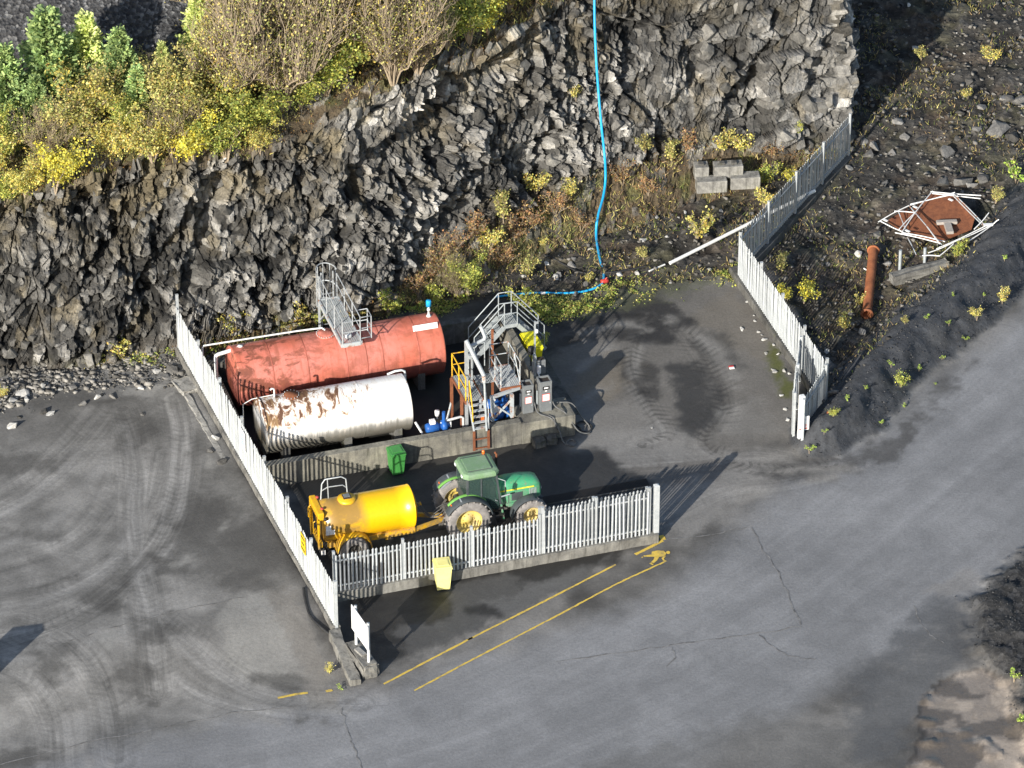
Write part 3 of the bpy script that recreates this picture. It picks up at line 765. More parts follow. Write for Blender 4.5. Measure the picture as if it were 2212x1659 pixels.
rgb = rgb * (1 - (vg * (1 - stony))[..., None]) + (vg * (1 - stony))[..., None] * soil
cm = NT('quarry rock')
v = cm.coord('Object'); bc = cm.attr('rockcol', 'Color')
nz = cm.noise(v, 2.2, 9, .7, .5); fz = cm.noise(v, 11, 7, .72)
c = cm.mix(.75, bc, cm.ramp(nz, [(.30, .45), (.70, 1.65)]), 'MULTIPLY')
c = cm.mix(.7, c, cm.ramp(fz, [(.30, .50), (.70, 1.50)]), 'MULTIPLY')
st = cm.noise(cm.coord('Object', (2.2, 2.2, .5)), 2.0, 6, .65)
c = cm.mix(cm.ramp(st, [(.56, 0.0), (.70, .6)]), c, (.03, .03, .032))
cm.base(c); cm.rough(.82); cm.spec(.3)
cr = cm.voro(v, 5.5, 'DISTANCE_TO_EDGE')
cm.bump(cm.math('ADD', cm.math('ADD', cm.math('MULTIPLY', nz, .8), cm.math('MULTIPLY', fz, .5)), cm.ramp(cr.outputs[0], [(0, 0.0), (.08, .14)])), .8, .10)
M['rock'] = cm.m
cme = grid_mesh('cliff', CQ[..., 0], CQ[..., 1], CQ[..., 2], M['rock'],
                {'rockcol': np.concatenate([np.clip(rgb.reshape(-1, 3), .008, .6), np.ones((rgb.size // 3, 1))], 1)}, smooth=False)
cliff = link('cliff', cme, kind='structure')

def cliff_at(u, v):
    """surface point of the face seen near photo position (u, v)"""
    k = np.argmin((CPU - u) ** 2 + (CPV - v) ** 2); return CQ.reshape(-1, 3)[k], ND.reshape(-1, 3)[k]
CPU, CPV = PX(CQ.reshape(-1, 3))

# loose and jutting blocks
def rock_mesh(name, seed, mat, flatten=1.0, n=13):
    r = random.Random(seed); bm = bmesh.new()
    for _ in range(n):
        d = Vector((r.gauss(0, 1), r.gauss(0, 1), r.gauss(0, 1))).normalized()
        s = r.uniform(.75, 1.05)
        bm.verts.new((max(-.75, min(.75, d.x * s)), max(-.7, min(.7, d.y * s)), max(-.6, min(.6, d.z * s)) * flatten))
    bmesh.ops.convex_hull(bm, input=bm.verts)
    for v in [v for v in bm.verts if not v.link_faces]: bm.verts.remove(v)
    me = bpy.data.meshes.new(name); bm.to_mesh(me); bm.free(); me.materials.append(mat); return me
def stone_mat(name, c1, c2, lo=.62, hi=1.4):
    t = NT(name); v = t.coord('Object'); oi = t.n('ShaderNodeObjectInfo')
    c = t.mix(t.ramp(t.noise(v, 2.5, 7, .65), [(.35, 0.0), (.65, 1.0)]), c1, c2)
    c = t.mix(1.0, c, t.ramp(oi.outputs['Random'], [(0, lo), (1, hi)]), 'MULTIPLY')
    fn = t.noise(v, 9, 6, .7); c = t.mix(.6, c, t.ramp(fn, [(.3, .55), (.7, 1.4)]), 'MULTIPLY')
    t.base(c); t.rough(.85); t.spec(.25); t.bump(fn, .5, .08); return t.m
M['block_rock'] = stone_mat('rock block', (.085, .082, .076), (.17, .163, .148), .4, 1.7)
M['pale_stone'] = stone_mat('pale stone', (.40, .39, .37), (.52, .51, .48), .7, 1.25)
M['rubble'] = stone_mat('rubble stone', (.10, .097, .092), (.18, .172, .16), .4, 1.8)
RB = [rock_mesh('rock_block', 300 + i, M['block_rock']) for i in range(10)]
RS = [rock_mesh('stone', 330 + i, M['rubble'], .8) for i in range(8)]
RW = [rock_mesh('white_stone', 350 + i, M['pale_stone'], .8) for i in range(5)]
flatP = CQ.reshape(-1, 3); flatN = ND.reshape(-1, 3)
cand = np.where((onface.ravel() > .6) & (CPU > -20) & (CPU < 1830) & (CPV > -20) & (CPV < 800))[0]
RNG.shuffle(cand)
for k in cand[:290]:
    p, n = flatP[k], flatN[k]
    s = random.uniform(.16, .42) * (1.35 if CPU[k] > 1430 else 1.0)
    q = Vector(n).to_track_quat('Y', 'Z').to_euler()
    link('rock_block', random.choice(RB), cliff, p - n * s * .15, (q.x + random.uniform(-.4, .4), q.y + random.uniform(-.5, .5), q.z + random.uniform(-.5, .5)),
         (s * random.uniform(.7, 1.1), s * random.uniform(.7, 1.0), s * random.uniform(.8, 1.5)))

# ------------------------------------------------------------------ gravel stockpile on the bench behind the trees
ux, uy = np.meshgrid(np.linspace(-36, -6, 220), np.linspace(0, 30, 150))
sx = ux; oy = G(250, 165, 8.0)[1]
hp = 1.0 * np.clip((uy + 1.8 * (fbm(ux * .35, uy * .35, 401) - .5)) * .62, 0, 9) * (1 - sstep(-14.5, -9.5, ux - .12 * uy + 1.2 * (fbm(ux * .5, uy * .5, 407) - .5))) + .25 * fbm(ux * 1.5, uy * 1.5, 403)
sm_ = NT('dark gravel'); v = sm_.coord('Object')
g1 = sm_.noise(v, 6, 6, .75); g2 = sm_.voro(v, 7)
c = sm_.ramp(g2.outputs['Color'], [(.1, (.022, .022, .024)), (.6, (.06, .06, .063)), (.95, (.22, .22, .22))])
c = sm_.mix(.6, c, sm_.ramp(g1, [(.3, .45), (.7, 1.5)]), 'MULTIPLY')
sm_.base(c); sm_.rough(.8); sm_.bump(sm_.math('ADD', g2.outputs[0], g1), .9, .14); M['gravel'] = sm_.m
link('gravel_stockpile', grid_mesh('gravel_stockpile', sx, uy + oy, hp + 7.75, M['gravel'], smooth=False), label='dark grey gravel stockpile behind the young conifers', cat='stockpile')

# ================================================================== the tank yard
def YP(s, t, z=0.0): return O0 + s * E1 + t * E2 + np.array([0, 0, z])
def pts_z(pts, z): return [(p[0], p[1], z) for p in pts]

# ------------------------------------------------------------------ palisade fences
def pale_mesh(h, wdt=.086, dep=.034):
    m = MB(); vs = []
    for z, k in ((0, 1), (h - .11, 1), (h - .07, 1.25), (h, .12)):
        vs += [(-wdt / 2 * k, 0, z), (wdt / 2 * k, 0, z), (0, -dep, z - (0 if k > .5 else 0))]
    fs = []
    for i in range(3):
        for a, b in ((0, 2), (2, 1), (1, 0)):
            fs.append((3 * i + a, 3 * i + b, 3 * i + 3 + b, 3 * i + 3 + a))
    fs += [(0, 1, 2), (9, 11, 10)]
    m.add(vs, fs); return m.mesh('pale', M['galv'])

def fence(label, a, b, h, bay, side, name='palisade_fence', cat='fence', base=0.0, posts=True, step=.152, jitter=.012, post_up=.12, end_post=0.0):
    """straight run from a to b; side +1 puts the pales on the left of the run"""
    a, b = np.array(a, float), np.array(b, float); d = b - a; Ln = float(np.hypot(d[0], d[1])); ang = math.atan2(d[1], d[0]); sl = d[2] / Ln
    root = thing(name, label, cat, a, ang)
    pm = pale_mesh(h); n = int(Ln / step); rr = random.Random(int(abs(a[0] * 100)) + 3)
    nb = max(1, round(Ln / bay)); yo = .055 * side
    if posts:
        for i in range(nb + 1):
            x = Ln * i / nb; up = post_up + (end_post if i == 0 else 0)
            m = MB().box((0, 0, h / 2 + up / 2 - .12), (.085, .10, h + up + .24)); m.box((0, 0, h + up + .01), (.10, .115, .02))
            m.build('post', M['galv'], root, loc=(x, 0, x * sl + base))
    for i in range(nb):
        x0, x1 = Ln * i / nb + .05, Ln * (i + 1) / nb - .05
        for z in (.22, h - .30):
            MB().bar((x0, yo * .45, z + x0 * sl + base), (x1, yo * .45, z + x1 * sl + base), .04, .055).build('rail', M['galv'], root)
    flip = math.pi if side > 0 else 0.0
    for k in range(n):
        x = (k + .5) * Ln / n
        link('pale', pm, root, (x, yo, x * sl + base + rr.uniform(-.012, .012)), (rr.uniform(-jitter, jitter), rr.uniform(-jitter, jitter), flip))
    return root, Ln

def wall_run(name, label, a, b, wd, h, mat, cat='low wall', z0=-.1, n=None, ragged=.015):
    """low cast wall with slightly uneven arrises"""
    a, b = Vector(a), Vector(b); d = b - a; Ln = d.length; ang = math.atan2(d.y, d.x); n = n or max(2, int(Ln / .35)); rr = random.Random(int(Ln * 77))
    m = MB(); vs = []; fs = []
    for i in range(n + 1):
        x = Ln * i / n; j = lambda k=1: rr.uniform(-ragged, ragged) * k
        z = h + d.z * i / n
        vs += [(x, -wd / 2 + j(), z0), (x, -wd / 2 + j(), z - .02 + j()), (x, -wd / 2 + .03 + j(.5), z + j(.6)), (x, wd / 2 - .03 + j(.5), z + j(.6)), (x, wd / 2 + j(), z - .02 + j()), (x, wd / 2 + j(), z0)]
    for i in range(n):
        for k in range(5):
            fs.append((6 * i + k, 6 * i + 6 + k, 6 * i + 7 + k, 6 * i + 1 + k))
    fs += [(0, 1, 2, 3, 4, 5), tuple(6 * n + k for k in (5, 4, 3, 2, 1, 0))]
    m.add(vs, fs)
    return m.build(name, mat, None, loc=(a.x, a.y, 0), rot=(0, 0, ang), label=label, cat=cat)

wall_run('plinth_wall', 'narrow concrete plinth under the long left palisade fence', LF0, LF1, .32, .78, M['concrete'])
fl, _ = fence('long pale palisade fence running down the left side of the tank yard', LF0, LF1, 1.85, 2.72, -1, end_post=.42)
kerb2 = wall_run('kerb', 'thin cracked concrete kerb along the outer side of the left fence', LF0 + E1 * -.48 - E2 * 2.6, LF0 * .12 + LF1 * .88 + E1 * -.48, .24, .49, M['concrete_pale'], 'kerb', ragged=.022)
FF0, FF1 = YP(.12, -7.72), YP(12.5, -7.66)
wall_run('plinth_wall', 'stained concrete plinth under the front palisade fence', FF0 - E1 * .35, FF1 + E1 * .12, .36, .40, M['concrete'])
fence('front palisade fence before the tractor and the yellow bowser', FF0 + [0, 0, .40], YP(8.0, -7.69, .40), 1.63, 2.62, -1)
fence('taller right section of the front palisade fence beside the gate post', YP(8.12, -7.69, .40), YP(12.3, -7.66, .40), 1.92, 2.1, -1)
# the open gate leaf parked behind the front fence
fence('open palisade gate leaf parked behind the right half of the front fence', YP(8.1, -7.38, .22), YP(12.3, -7.33, .22), 2.0, 2.2, -1, name='palisade_gate', cat='gate', posts=True, post_up=.02)
m = MB().box((0, 0, 1.1), (.20, .20, 2.2), bev=.012); m.add([(-.1, -.1, 2.2), (.1, -.1, 2.2), (.1, .1, 2.2), (-.1, .1, 2.2), (0, 0, 2.26)], [(0, 1, 4), (1, 2, 4), (2, 3, 4), (3, 0, 4)])
m.build('gate_post', M['galv'], None, loc=YP(12.58, -7.62, .28), rot=(0, 0, YA), label='white square gate post at the right end of the front fence', cat='post')

# right hand fence: back run, long run, short return, and gate
RA, RB_, RC, RD = G(1833, 335, .35), G(1597, 592, .35), G(1752, 815, .35), G(1783, 868, .35)
wall_run('plinth_wall', 'dark concrete plinth under the rear fence run beside the rock corner', RB_, RA, .34, .35, M['concrete_dark'])
fence('palisade fence run climbing from the forecourt corner back to the rock face', RB_, RA, 1.88, 2.72, 1, end_post=0)
wall_run('plinth_wall', 'mossy stepped concrete plinth along the right side of the forecourt', G(1588, 590, 0), G(1772, 862, 0), .55, .34, M['concrete_dark'])
wall_run('kerb', 'pale edging kerb along the foot of the right fence', G(1584, 596, 0), G(1745, 836, 0), .12, .20, M['concrete_pale'], 'kerb', ragged=.03)
fence('palisade fence along the right side of the forecourt', RB_, RD, 1.88, 2.72, -1)
fence('short leaning palisade panel closing the fence end by the bank', G(1781, 885, .1), G(1733, 960, .1), 1.95, 1.9, -1, name='fence_section', cat='fence')
fence('palisade gate leaf swung open edge-on beside the gate post', G(1727, 818, .12), G(1714, 940, .12), 1.9, 2.0, -1, name='palisade_gate', cat='gate', posts=True, post_up=.05)
gpst = thing('gate_post', 'thick white square gate post carrying a small warning sign', 'post', G(1729, 957, 0), YA)
m = MB().box((0, 0, 1.08), (.21, .21, 2.16), bev=.012); m.box((0, 0, 2.175), (.17, .17, .03)); m.build('shaft', M['white_paint'], gpst)
sg = MB().box((.04, -.135, .98), (.46, .02, .62)).build('warning_sign', M['label_white'], gpst, label='white warning notice with red print')
m = MB()
for k, (z, l) in enumerate(((.92, .30), (.87, .32), (.82, .26))): m.box((.04, -.148, z), (l, .004, .018))
m.box((.04, -.148, .745), (.34, .004, .05)); m.build('print', M['label_red'], sg)
m = MB().box((.04, -.148, 1.10), (.05, .004, .12), rot=Matrix.Rotation(.6, 3, 'Y')); m.box((.07, -.149, 1.15), (.06, .004, .03)); m.build('pictogram', M['label_black'], sg)

# notices on the left fence
def fence_sign(name, label, s_t, z, wd, h, face, ink, rows):
    t = (ft0 - s_t) / (ft0 - ft1); p = LF0 * (1 - t) + LF1 * t
    ang = math.atan2((LF1 - LF0)[1], (LF1 - LF0)[0])
    r = MB().box((0, -.115, z), (wd, .012, h)).build(name, face, None, loc=(p[0], p[1], p[2]), rot=(0, 0, ang), label=label, cat='sign')
    for i in range(rows):
        MB().box((0, -.123, z + h * (.32 - .64 * i / max(1, rows - 1))), (wd * (.8 - .25 * (i % 2)), .003, h * .30 / rows)).build('print', ink, r)
fence_sign('notice_board', 'small blue and white notice on the long left fence beside the white tank', .75, 1.25, .62, .85, M['label_white'], M['label_blue'], 7)
fence_sign('warning_sign', 'small yellow warning sign near the front end of the left fence', -6.6, 1.35, .55, .75, M['label_yellow'], M['label_black'], 3)

# ------------------------------------------------------------------ bund
bund = thing('bund', 'stained concrete bund wall round the red and white fuel tanks', 'bund wall', YP(0, 0), YA)
def bwall(name, x0, x1, y0, y1, h, mat, z0=-.1):
    m = MB(); nx = max(1, int((x1 - x0) / .4)); rr = random.Random(int((x0 + y1) * 50))
    m.box(((x0 + x1) / 2, (y0 + y1) / 2, (h + z0) / 2), (x1 - x0, y1 - y0, h - z0), bev=.02)
    return m.build(name, mat, bund)
M['bund_wall'] = concrete('bund concrete', .31, 2.3, .10, .15, .8)
bwall('front_wall', -.75, 9.75, .05, .38, 1.0, M['bund_wall'])
bwall('pump_plinth', 9.752, 11.92, .02, 1.35, .93, M['bund_wall'])
bwall('right_wall', 11.15, 11.45, 1.352, 7.6, 1.0, M['bund_wall'])
bwall('back_wall', -.75, 11.45, 7.602, 7.9, 1.0, M['concrete_dark'])
bwall('left_wall', -.75, -.45, .382, 7.6, .9, M['concrete_dark'])
t = NT('oily bund floor'); n = t.noise(t.coord('Object'), 1.4, 6, .6); t.base(t.ramp(n, [(.35, (.008, .009, .008)), (.7, (.020, .019, .016))])); t.rough(.75); M['bund_floor'] = t.m
MB().box((5.35, 4.0, .02), (11.55, 7.2, .06)).build('floor', M['bund_floor'], bund)
MB().box((12.0, 4.5, -.02), (1.05, 6.3, .16), bev=.02).build('apron_slab', M['concrete_dark'], bund)

# ------------------------------------------------------------------ tanks
def tank_mat(name, kind):
    t = NT(name); v = t.coord('Object'); x, y, z = t.sep(v)[:3]
    if kind == 'red':
        n = t.noise(v, .55, 4, .5); c = t.mix(t.ramp(n, [(.42, 0.0), (.62, 1.0)]), (.55, .150, .098), (.59, .205, .160))
        a = t.noise(t.coord('Object', (1, 1.6, 1.6)), 1.3, 9, .68, .4)
        left = t.ramp(t.math('MULTIPLY', x, .12), [(.02, 1.0), (.25, .9), (.42, .45), (.6, .35)])
        blot = t.math('MULTIPLY', t.ramp(a, [(.49, 0.0), (.57, .9)]), left)
        c = t.mix(blot, c, (.15, .055, .035))
        gn = t.noise(v, 3.5, 8, .7); c = t.mix(t.ramp(gn, [(.45, 0.0), (.75, .6)]), c, (.34, .12, .07))
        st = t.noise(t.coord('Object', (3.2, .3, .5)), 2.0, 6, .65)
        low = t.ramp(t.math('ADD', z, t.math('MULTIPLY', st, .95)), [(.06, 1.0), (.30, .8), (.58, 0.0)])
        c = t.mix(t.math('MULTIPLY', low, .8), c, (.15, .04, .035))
        rp = t.noise(t.coord('Object', (5.0, .6, .9)), 1.0, 5, .6)
        c = t.mix(t.ramp(rp, [(.50, 0.0), (.68, .55)]), c, (.27, .085, .05))
    else:
        c = (.80, .79, .76)
        n = t.noise(v, .8, 4, .5); c = t.mix(t.ramp(n, [(.45, 0.0), (.7, 1.0)]), (.82, .81, .79), (.72, .70, .66))
        a = t.noise(t.coord('Object', (1.5, .75, .75)), 1.9, 10, .74, .9)
        left = t.ramp(t.math('MULTIPLY', x, .16), [(.05, 1.0), (.40, .90), (.75, .74)])
        top = t.ramp(z, [(.05, .62), (.80, 1.0)])
        am = t.math('MULTIPLY', a, t.math('MULTIPLY', left, top))
        c = t.mix(t.ramp(am, [(.42, 0.0), (.46, .5), (.49, 1.0)]), c, (.42, .22, .09))
        c = t.mix(t.ramp(am, [(.465, 0.0), (.495, 1.0)]), c, (.13, .065, .04))
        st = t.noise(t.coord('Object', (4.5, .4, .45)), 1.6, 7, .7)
        stain = t.math('MULTIPLY', t.ramp(st, [(.49, 0.0), (.66, .85)]), t.ramp(x, [(.0, 1.0), (1.0, .35)]))
        c = t.mix(stain, c, (.50, .33, .15))
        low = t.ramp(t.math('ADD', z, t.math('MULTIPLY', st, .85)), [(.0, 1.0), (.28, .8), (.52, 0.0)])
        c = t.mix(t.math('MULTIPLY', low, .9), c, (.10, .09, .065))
        sp = t.noise(v, 9, 6, .7); c = t.mix(t.math('MULTIPLY', t.ramp(sp, [(.64, 0.0), (.68, 1.0)]), left), c, (.15, .075, .04))
    fn = t.noise(v, 30, 4, .6); c = t.mix(.2, c, t.ramp(fn, [(.3, .7), (.7, 1.15)]), 'MULTIPLY')
    t.base(c); t.rough(.42 if kind == 'red' else .5); t.spec(.35); t.bump(t.noise(v, 3, 4, .5), .12, .03)
    return t.m
M['red_tank'] = tank_mat('red tank paint', 'red'); M['white_tank'] = tank_mat('white tank paint', 'white')

M['seam_red'] = worn('grimy seam', (.42, .12, .085), (.25, .075, .05), 3, .4, .62, .6)
def tank(name, label, s0, s1, tt, r, zc, mat, dish, seams, saddles):
    root = thing(name, label, 'fuel tank', YP(s0, tt, zc), YA); Ln = s1 - s0
    prof = [(-dish, 0.001), (-dish * .93, r * .40), (-dish * .75, r * .70), (-dish * .42, r * .91), (-dish * .12, r * .99), (0, r), (.04, r)]
    prof += [(x, r) for x in np.linspace(.3, Ln - .3, 18)] + [(Ln - .04, r), (Ln, r), (Ln + dish * .12, r * .99), (Ln + dish * .42, r * .91), (Ln + dish * .75, r * .7), (Ln + dish * .93, r * .4), (Ln + dish, .001)]
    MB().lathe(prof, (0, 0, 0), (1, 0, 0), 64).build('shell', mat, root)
    for x in seams:
        MB().lathe([(x - .03, r - .004), (x - .018, r + .006), (x + .018, r + .006), (x + .03, r - .004)], (0, 0, 0), (1, 0, 0), 64).build('weld_seam', M['seam_red'] if mat is M['red_tank'] else mat, root)
    for x in saddles:
        zb = -zc + .05; arc = []
        for k in range(13):
            a = rad(-150 + 120 * k / 12); arc.append((math.cos(a) * (r + .015), math.sin(a) * (r + .015)))
        yy = [p[0] for p in arc]
        poly = arc + [(max(yy), zb), (min(yy), zb)]
        m = MB(); n = len(poly); w2 = .14
        vs = [(x - w2, p[0], p[1]) for p in poly] + [(x + w2, p[0], p[1]) for p in poly]
        m.add(vs, [tuple(range(n)), tuple(range(2 * n - 1, n - 1, -1))] + [(i, n + i, n + (i + 1) % n, (i + 1) % n) for i in range(n)])
        m.build('saddle', M['concrete_dark'], root)
    return root
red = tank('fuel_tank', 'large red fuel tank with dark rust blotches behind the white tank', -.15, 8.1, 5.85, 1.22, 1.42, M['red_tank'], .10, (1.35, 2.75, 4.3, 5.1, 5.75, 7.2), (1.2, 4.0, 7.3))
MB().box((7.62, -.575, 1.085), (1.0, .014, .40), rot=Matrix.Rotation(rad(-62) + rad(90), 3, 'X') if False else Matrix.Rotation(rad(-28), 3, 'X')).build('white_plate', M['label_white'], red)
def ring_flange(parent, x, y, z, r, h, mat, bolts=20):
    f = MB().lathe([(0, r * .75), (0, r), (h * .4, r), (h * .4, r * .86), (h, r * .80), (h, .001)], (x, y, z), (0, 0, 1), 32).build('manhole_cover', mat, parent)
    for k in range(bolts):
        a = 2 * math.pi * k / bolts
        MB().lathe([(0, .018), (.04, .018), (.04, .001)], (x + math.cos(a) * r * .93, y + math.sin(a) * r * .93, z + h * .4), (0, 0, 1), 6).build('bolt', M['galv_dull'], f)
ring_flange(red, 3.75, .05, 1.20, .38, .10, M['red_tank'], 22)
# vent with blue cap
MB().lathe([(0, .10), (.05, .10), (.05, .05), (.28, .045), (.28, .07), (.36, .07), (.36, .04), (.5, .04)], (7.95, .1, 1.20), (0, 0, 1), 14).build('vent_pipe', M['grey_pole'], red)
MB().lathe([(0, .05), (0, .105), (.24, .105), (.26, .09), (.26, .001)], (7.95, .1, 1.68), (0, 0, 1), 16).build('vent_cap', M['blue_pipe'], red)
# fill line along the tank top and down the end
MB().tube([(-.95, 1.0, -.9), (-.95, 1.0, .92), (-.90, 1.0, .98), (2.6, .60, 1.21), (3.3, .42, 1.30), (3.65, .2, 1.42), (3.75, .1, 1.36)], .035, 8).build('fill_pipe', M['grey_pole'], red)
MB().tube([(-.62, .25, -1.4), (-.62, .25, .82), (-.60, .25, .92), (-.52, .24, .97), (.35, .18, 1.16)], .075, 12).build('riser_pipe', M['grey_pole'], red)
MB().lathe([(0, .13), (.05, .13), (.05, .10), (.12, .10), (.12, .001)], (.36, .18, 1.14), (0, .12, 1), 14).build('pipe_flange', M['grey_pole'], red)

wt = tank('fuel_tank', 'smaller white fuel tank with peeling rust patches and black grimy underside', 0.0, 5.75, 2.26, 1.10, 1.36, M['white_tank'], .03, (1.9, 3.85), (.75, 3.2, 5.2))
ring_flange(wt, 1.25, .1, 1.08, .32, .08, M['rust'], 14)
MB().lathe([(-.02, 1.10), (-.02, 1.125), (.05, 1.125), (.05, 1.10)], (0, 0, 0), (1, 0, 0), 64).build('end_rim', M['white_tank'], wt)
MB().tube([(.62, .2, 1.05), (.62, .2, 1.38), (.60, .2, 1.45), (.52, .2, 1.47), (.46, .2, 1.42)], .035, 8).build('vent_pipe', M['grey_pole'], wt)
MB().tube([(-.55, .5, -.9), (-.55, .5, .78), (-.2, .45, .98), (.6, .25, 1.15)], .018, 6).build('gauge_line', M['grey_pole'], wt)
MB().tube([(5.2, .55, 1.0), (5.5, .5, 1.12), (5.75, .5, 1.12), (5.88, .5, 1.05), (5.9, .5, .9), (5.9, .5, -1.2)], .045, 8).build('outlet_pipe', M['grey_pole'], wt)
MB().box((2.3, -1.19, -1.2), (.06, .06, .3)).build('drain_stub', M['grey_pole'], wt)
MB().bar((5.85, -1.0, -.35), (6.2, -1.45, -1.05), .06, .06).build('brace', M['white_paint'], wt)

# ------------------------------------------------------------------ gratings, rails
def grating(x0, x1, y0, y1, z, name, mat, parent, pitch=.075, frame=True):
    m = MB()
    nx = int((x1 - x0) / pitch); ny = int((y1 - y0) / pitch)
    for i in range(nx + 1): m.box((x0 + (x1 - x0) * i / nx, (y0 + y1) / 2, z), (.012, y1 - y0, .03))
    for j in range(ny + 1): m.box(((x0 + x1) / 2, y0 + (y1 - y0) * j / ny, z + .004), (x1 - x0, .014, .024))
    return m.build(name, mat, parent, kind='stuff')
def rails(parent, pts, mat, h=1.05, r=.022, name='handrail', mid=True, post='rail_post', ends=True):
    """posts at the points with a top and a middle rail"""
    for p in pts: MB().tube([(p[0], p[1], p[2]), (p[0], p[1], p[2] + h)], r, 8).build(post, mat, parent)
    MB().tube([(p[0], p[1], p[2] + h) for p in pts], r, 8).build(name, mat, parent)
    if mid: MB().tube([(p[0], p[1], p[2] + h * .52) for p in pts], r * .85, 8).build(name, mat, parent)

gan = thing('gantry', 'pale grey grated gantry with hooped ladder cage over the red tank', 'gantry', YP(3.88, 4.5), YA)
W_, L_ = .78, 3.4
grating(0.06, W_ - .06, .06, L_ - .06, 2.93, 'grating', M['galv_dull'], gan)
for x in (0, W_): MB().bar((x, 0, 2.88), (x, L_, 2.88), .07, .17).build('side_beam', M['galv_rust'], gan)
for y in (0, L_): MB().bar((.04, y, 2.88), (W_ - .04, y, 2.88), .07, .17).build('end_beam', M['galv_rust'], gan)
for x in (.03, W_ - .03):
    rails(gan, [(x, .02, 2.97), (x, 1.15, 2.97), (x, 2.3, 2.97), (x, L_ - .02, 2.97)], M['galv'], 1.08)
rails(gan, [(.04, 0, 2.97), (W_ - .04, 0, 2.97)], M['galv'], .95, ends=False)
for x in (0.0, W_):
    MB().bar((x, L_ - .05, 0), (x, L_ - .05, 2.8), .08, .08).build('leg', M['galv'], gan)
    MB().bar((x, L_ - .05, 2.0), (x, L_ - .9, 2.82), .05, .05).build('brace', M['galv'], gan)
for x in (.15, W_ - .15): MB().bar((x, L_ + .12, 0), (x, L_ + .12, 4.1), .045, .045).build('ladder_stile', M['galv'], gan)
for k in range(11): MB().tube([(.15, L_ + .12, .3 + .28 * k), (W_ - .15, L_ + .12, .3 + .28 * k)], .014, 6).build('rung', M['galv'], gan)
hoop = lambda z: [(.39 + .40 * math.cos(a), L_ + .12 + .02 + .62 * math.sin(a) * .95, z) for a in np.linspace(0, math.pi, 14)]
for z in (4.15, 3.35, 2.55): MB().tube(hoop(z), .024, 8).build('cage_hoop', M['galv'], gan)
for a in np.linspace(.25, math.pi - .25, 5):
    x, y = .39 + .40 * math.cos(a), L_ + .14 + .62 * math.sin(a) * .95
    MB().tube([(x, y, 2.55), (x, y, 4.15)], .018, 6).build('cage_strap', M['galv'], gan)
# small swing gate on the right
for y in (.05, .6): MB().tube([(W_ + .42, y, 3.0), (W_ + .42, y, 4.0)], .022, 8).build('rail_post', M['galv'], gan)
for z in (3.05, 3.5, 4.0):
    MB().tube([(W_, .05, z), (W_ + .42, .05, z), (W_ + .42, .6, z), (W_, .6, z)], .020, 8).build('side_rail', M['galv'], gan)
MB().box((.35, .35, 3.05), (.22, .16, .14), rz=.4, bev=.03).build('valve_body', M['grey_pole'], gan)

# ------------------------------------------------------------------ stile over the right bund wall
stl = thing('access_stairs', 'galvanised steps with handrails crossing over the bund wall beside the yellow chest', 'stairs', YP(11.22, 6.15), YA)
z_p = 1.45; sw = .80
grating(-.25, .28, .04, sw - .04, z_p, 'platform_grating', M['galv_dull'], stl, .07)
for y in (0, sw): MB().bar((-.27, y, z_p - .03), (.30, y, z_p - .03), .05, .16).build('platform_beam', M['galv_dull'], stl)
for y, nm in ((0, 'n'), (sw, 'f')):
    MB().bar((-.26, y, z_p - .05), (-1.55, y, .05), .05, .18).build('stringer', M['galv_dull'], stl)
    MB().bar((.29, y, z_p - .05), (1.45, y, .05), .05, .18).build('stringer', M['galv_dull'], stl)
    top = [(-1.5, y, .10), (-.25, y, z_p), (.28, y, z_p), (1.40, y, .12)]
    rails(stl, top, M['galv_dull'], 1.05, .024)
for k in range(5):
    f = (k + 1) / 6
    x, z = -.26 - 1.29 * f, z_p - (z_p - .05) * f
    grating(x - .12, x + .12, .03, sw - .03, z, 'tread', M['galv_dull'], stl, .06)
    x, z = .29 + 1.16 * f, z_p - (z_p - .05) * f
    grating(x - .11, x + .11, .03, sw - .03, z, 'tread', M['galv_dull'], stl, .06)

# ------------------------------------------------------------------ loading platform
lp = thing('loading_platform', 'rust streaked loading platform with yellow handrails and pipe arm behind the bund wall', 'platform', YP(7.7, .6), YA)
# upper deck x 1.45..2.25, walkway x 0..0.68
zu, zl = 2.2, 1.95
grating(1.47, 2.23, .20, 1.72, zu, 'upper_grating', M['galv'], lp)
for a, b in (((1.45, .18), (2.25, .18)), ((1.45, 1.74), (2.25, 1.74))): MB().bar((a[0], a[1], zu - .07), (b[0], b[1], zu - .07), .06, .17).build('deck_beam', M['rust'], lp)
for x in (1.45, 2.25): MB().bar((x, .22, zu - .06), (x, 1.70, zu - .06), .06, .14).build('deck_beam', M['galv_rust'], lp)
grating(.03, .67, .05, 1.92, zl, 'walkway_grating', M['galv_dull'], lp)
for x in (0, .70): MB().bar((x, .02, zl - .05), (x, 1.95, zl - .05), .05, .13).build('walkway_beam', M['rust'], lp)
grating(.74, 1.43, .95, 1.55, zl + .1, 'link_grating', M['galv_dull'], lp)
for x, y, z0 in ((1.02, -.12, 1.0), (1.80, -.1, 1.0), (1.02, 1.45, .05), (2.2, 1.70, .05)):
    MB().bar((x, y, z0), (x, y, zu - .15), .13, .13).build('leg', M['galv_rust'], lp)
MB().bar((1.02, -.12, zu - .12), (2.2, .2, zu - .12), .10, .12).build('deck_beam', M['galv_rust'], lp)
MB().bar((1.06, -.13, 1.75), (1.80, -.13, 1.06), .06, .06).build('brace', M['galv_rust'], lp)
MB().bar((1.06, -.10, 1.06), (1.78, -.10, 1.80), .06, .06).build('brace', M['galv_rust'], lp)
for x, y in ((.0, 1.95), (.0, .6)): MB().bar((x, y, .05), (x, y, zl - .1), .10, .10).build('leg', M['rust'], lp)
MB().bar((-.25, 1.8, .05), (0, 1.95, .8), .06, .06).build('brace', M['galv_rust'], lp)
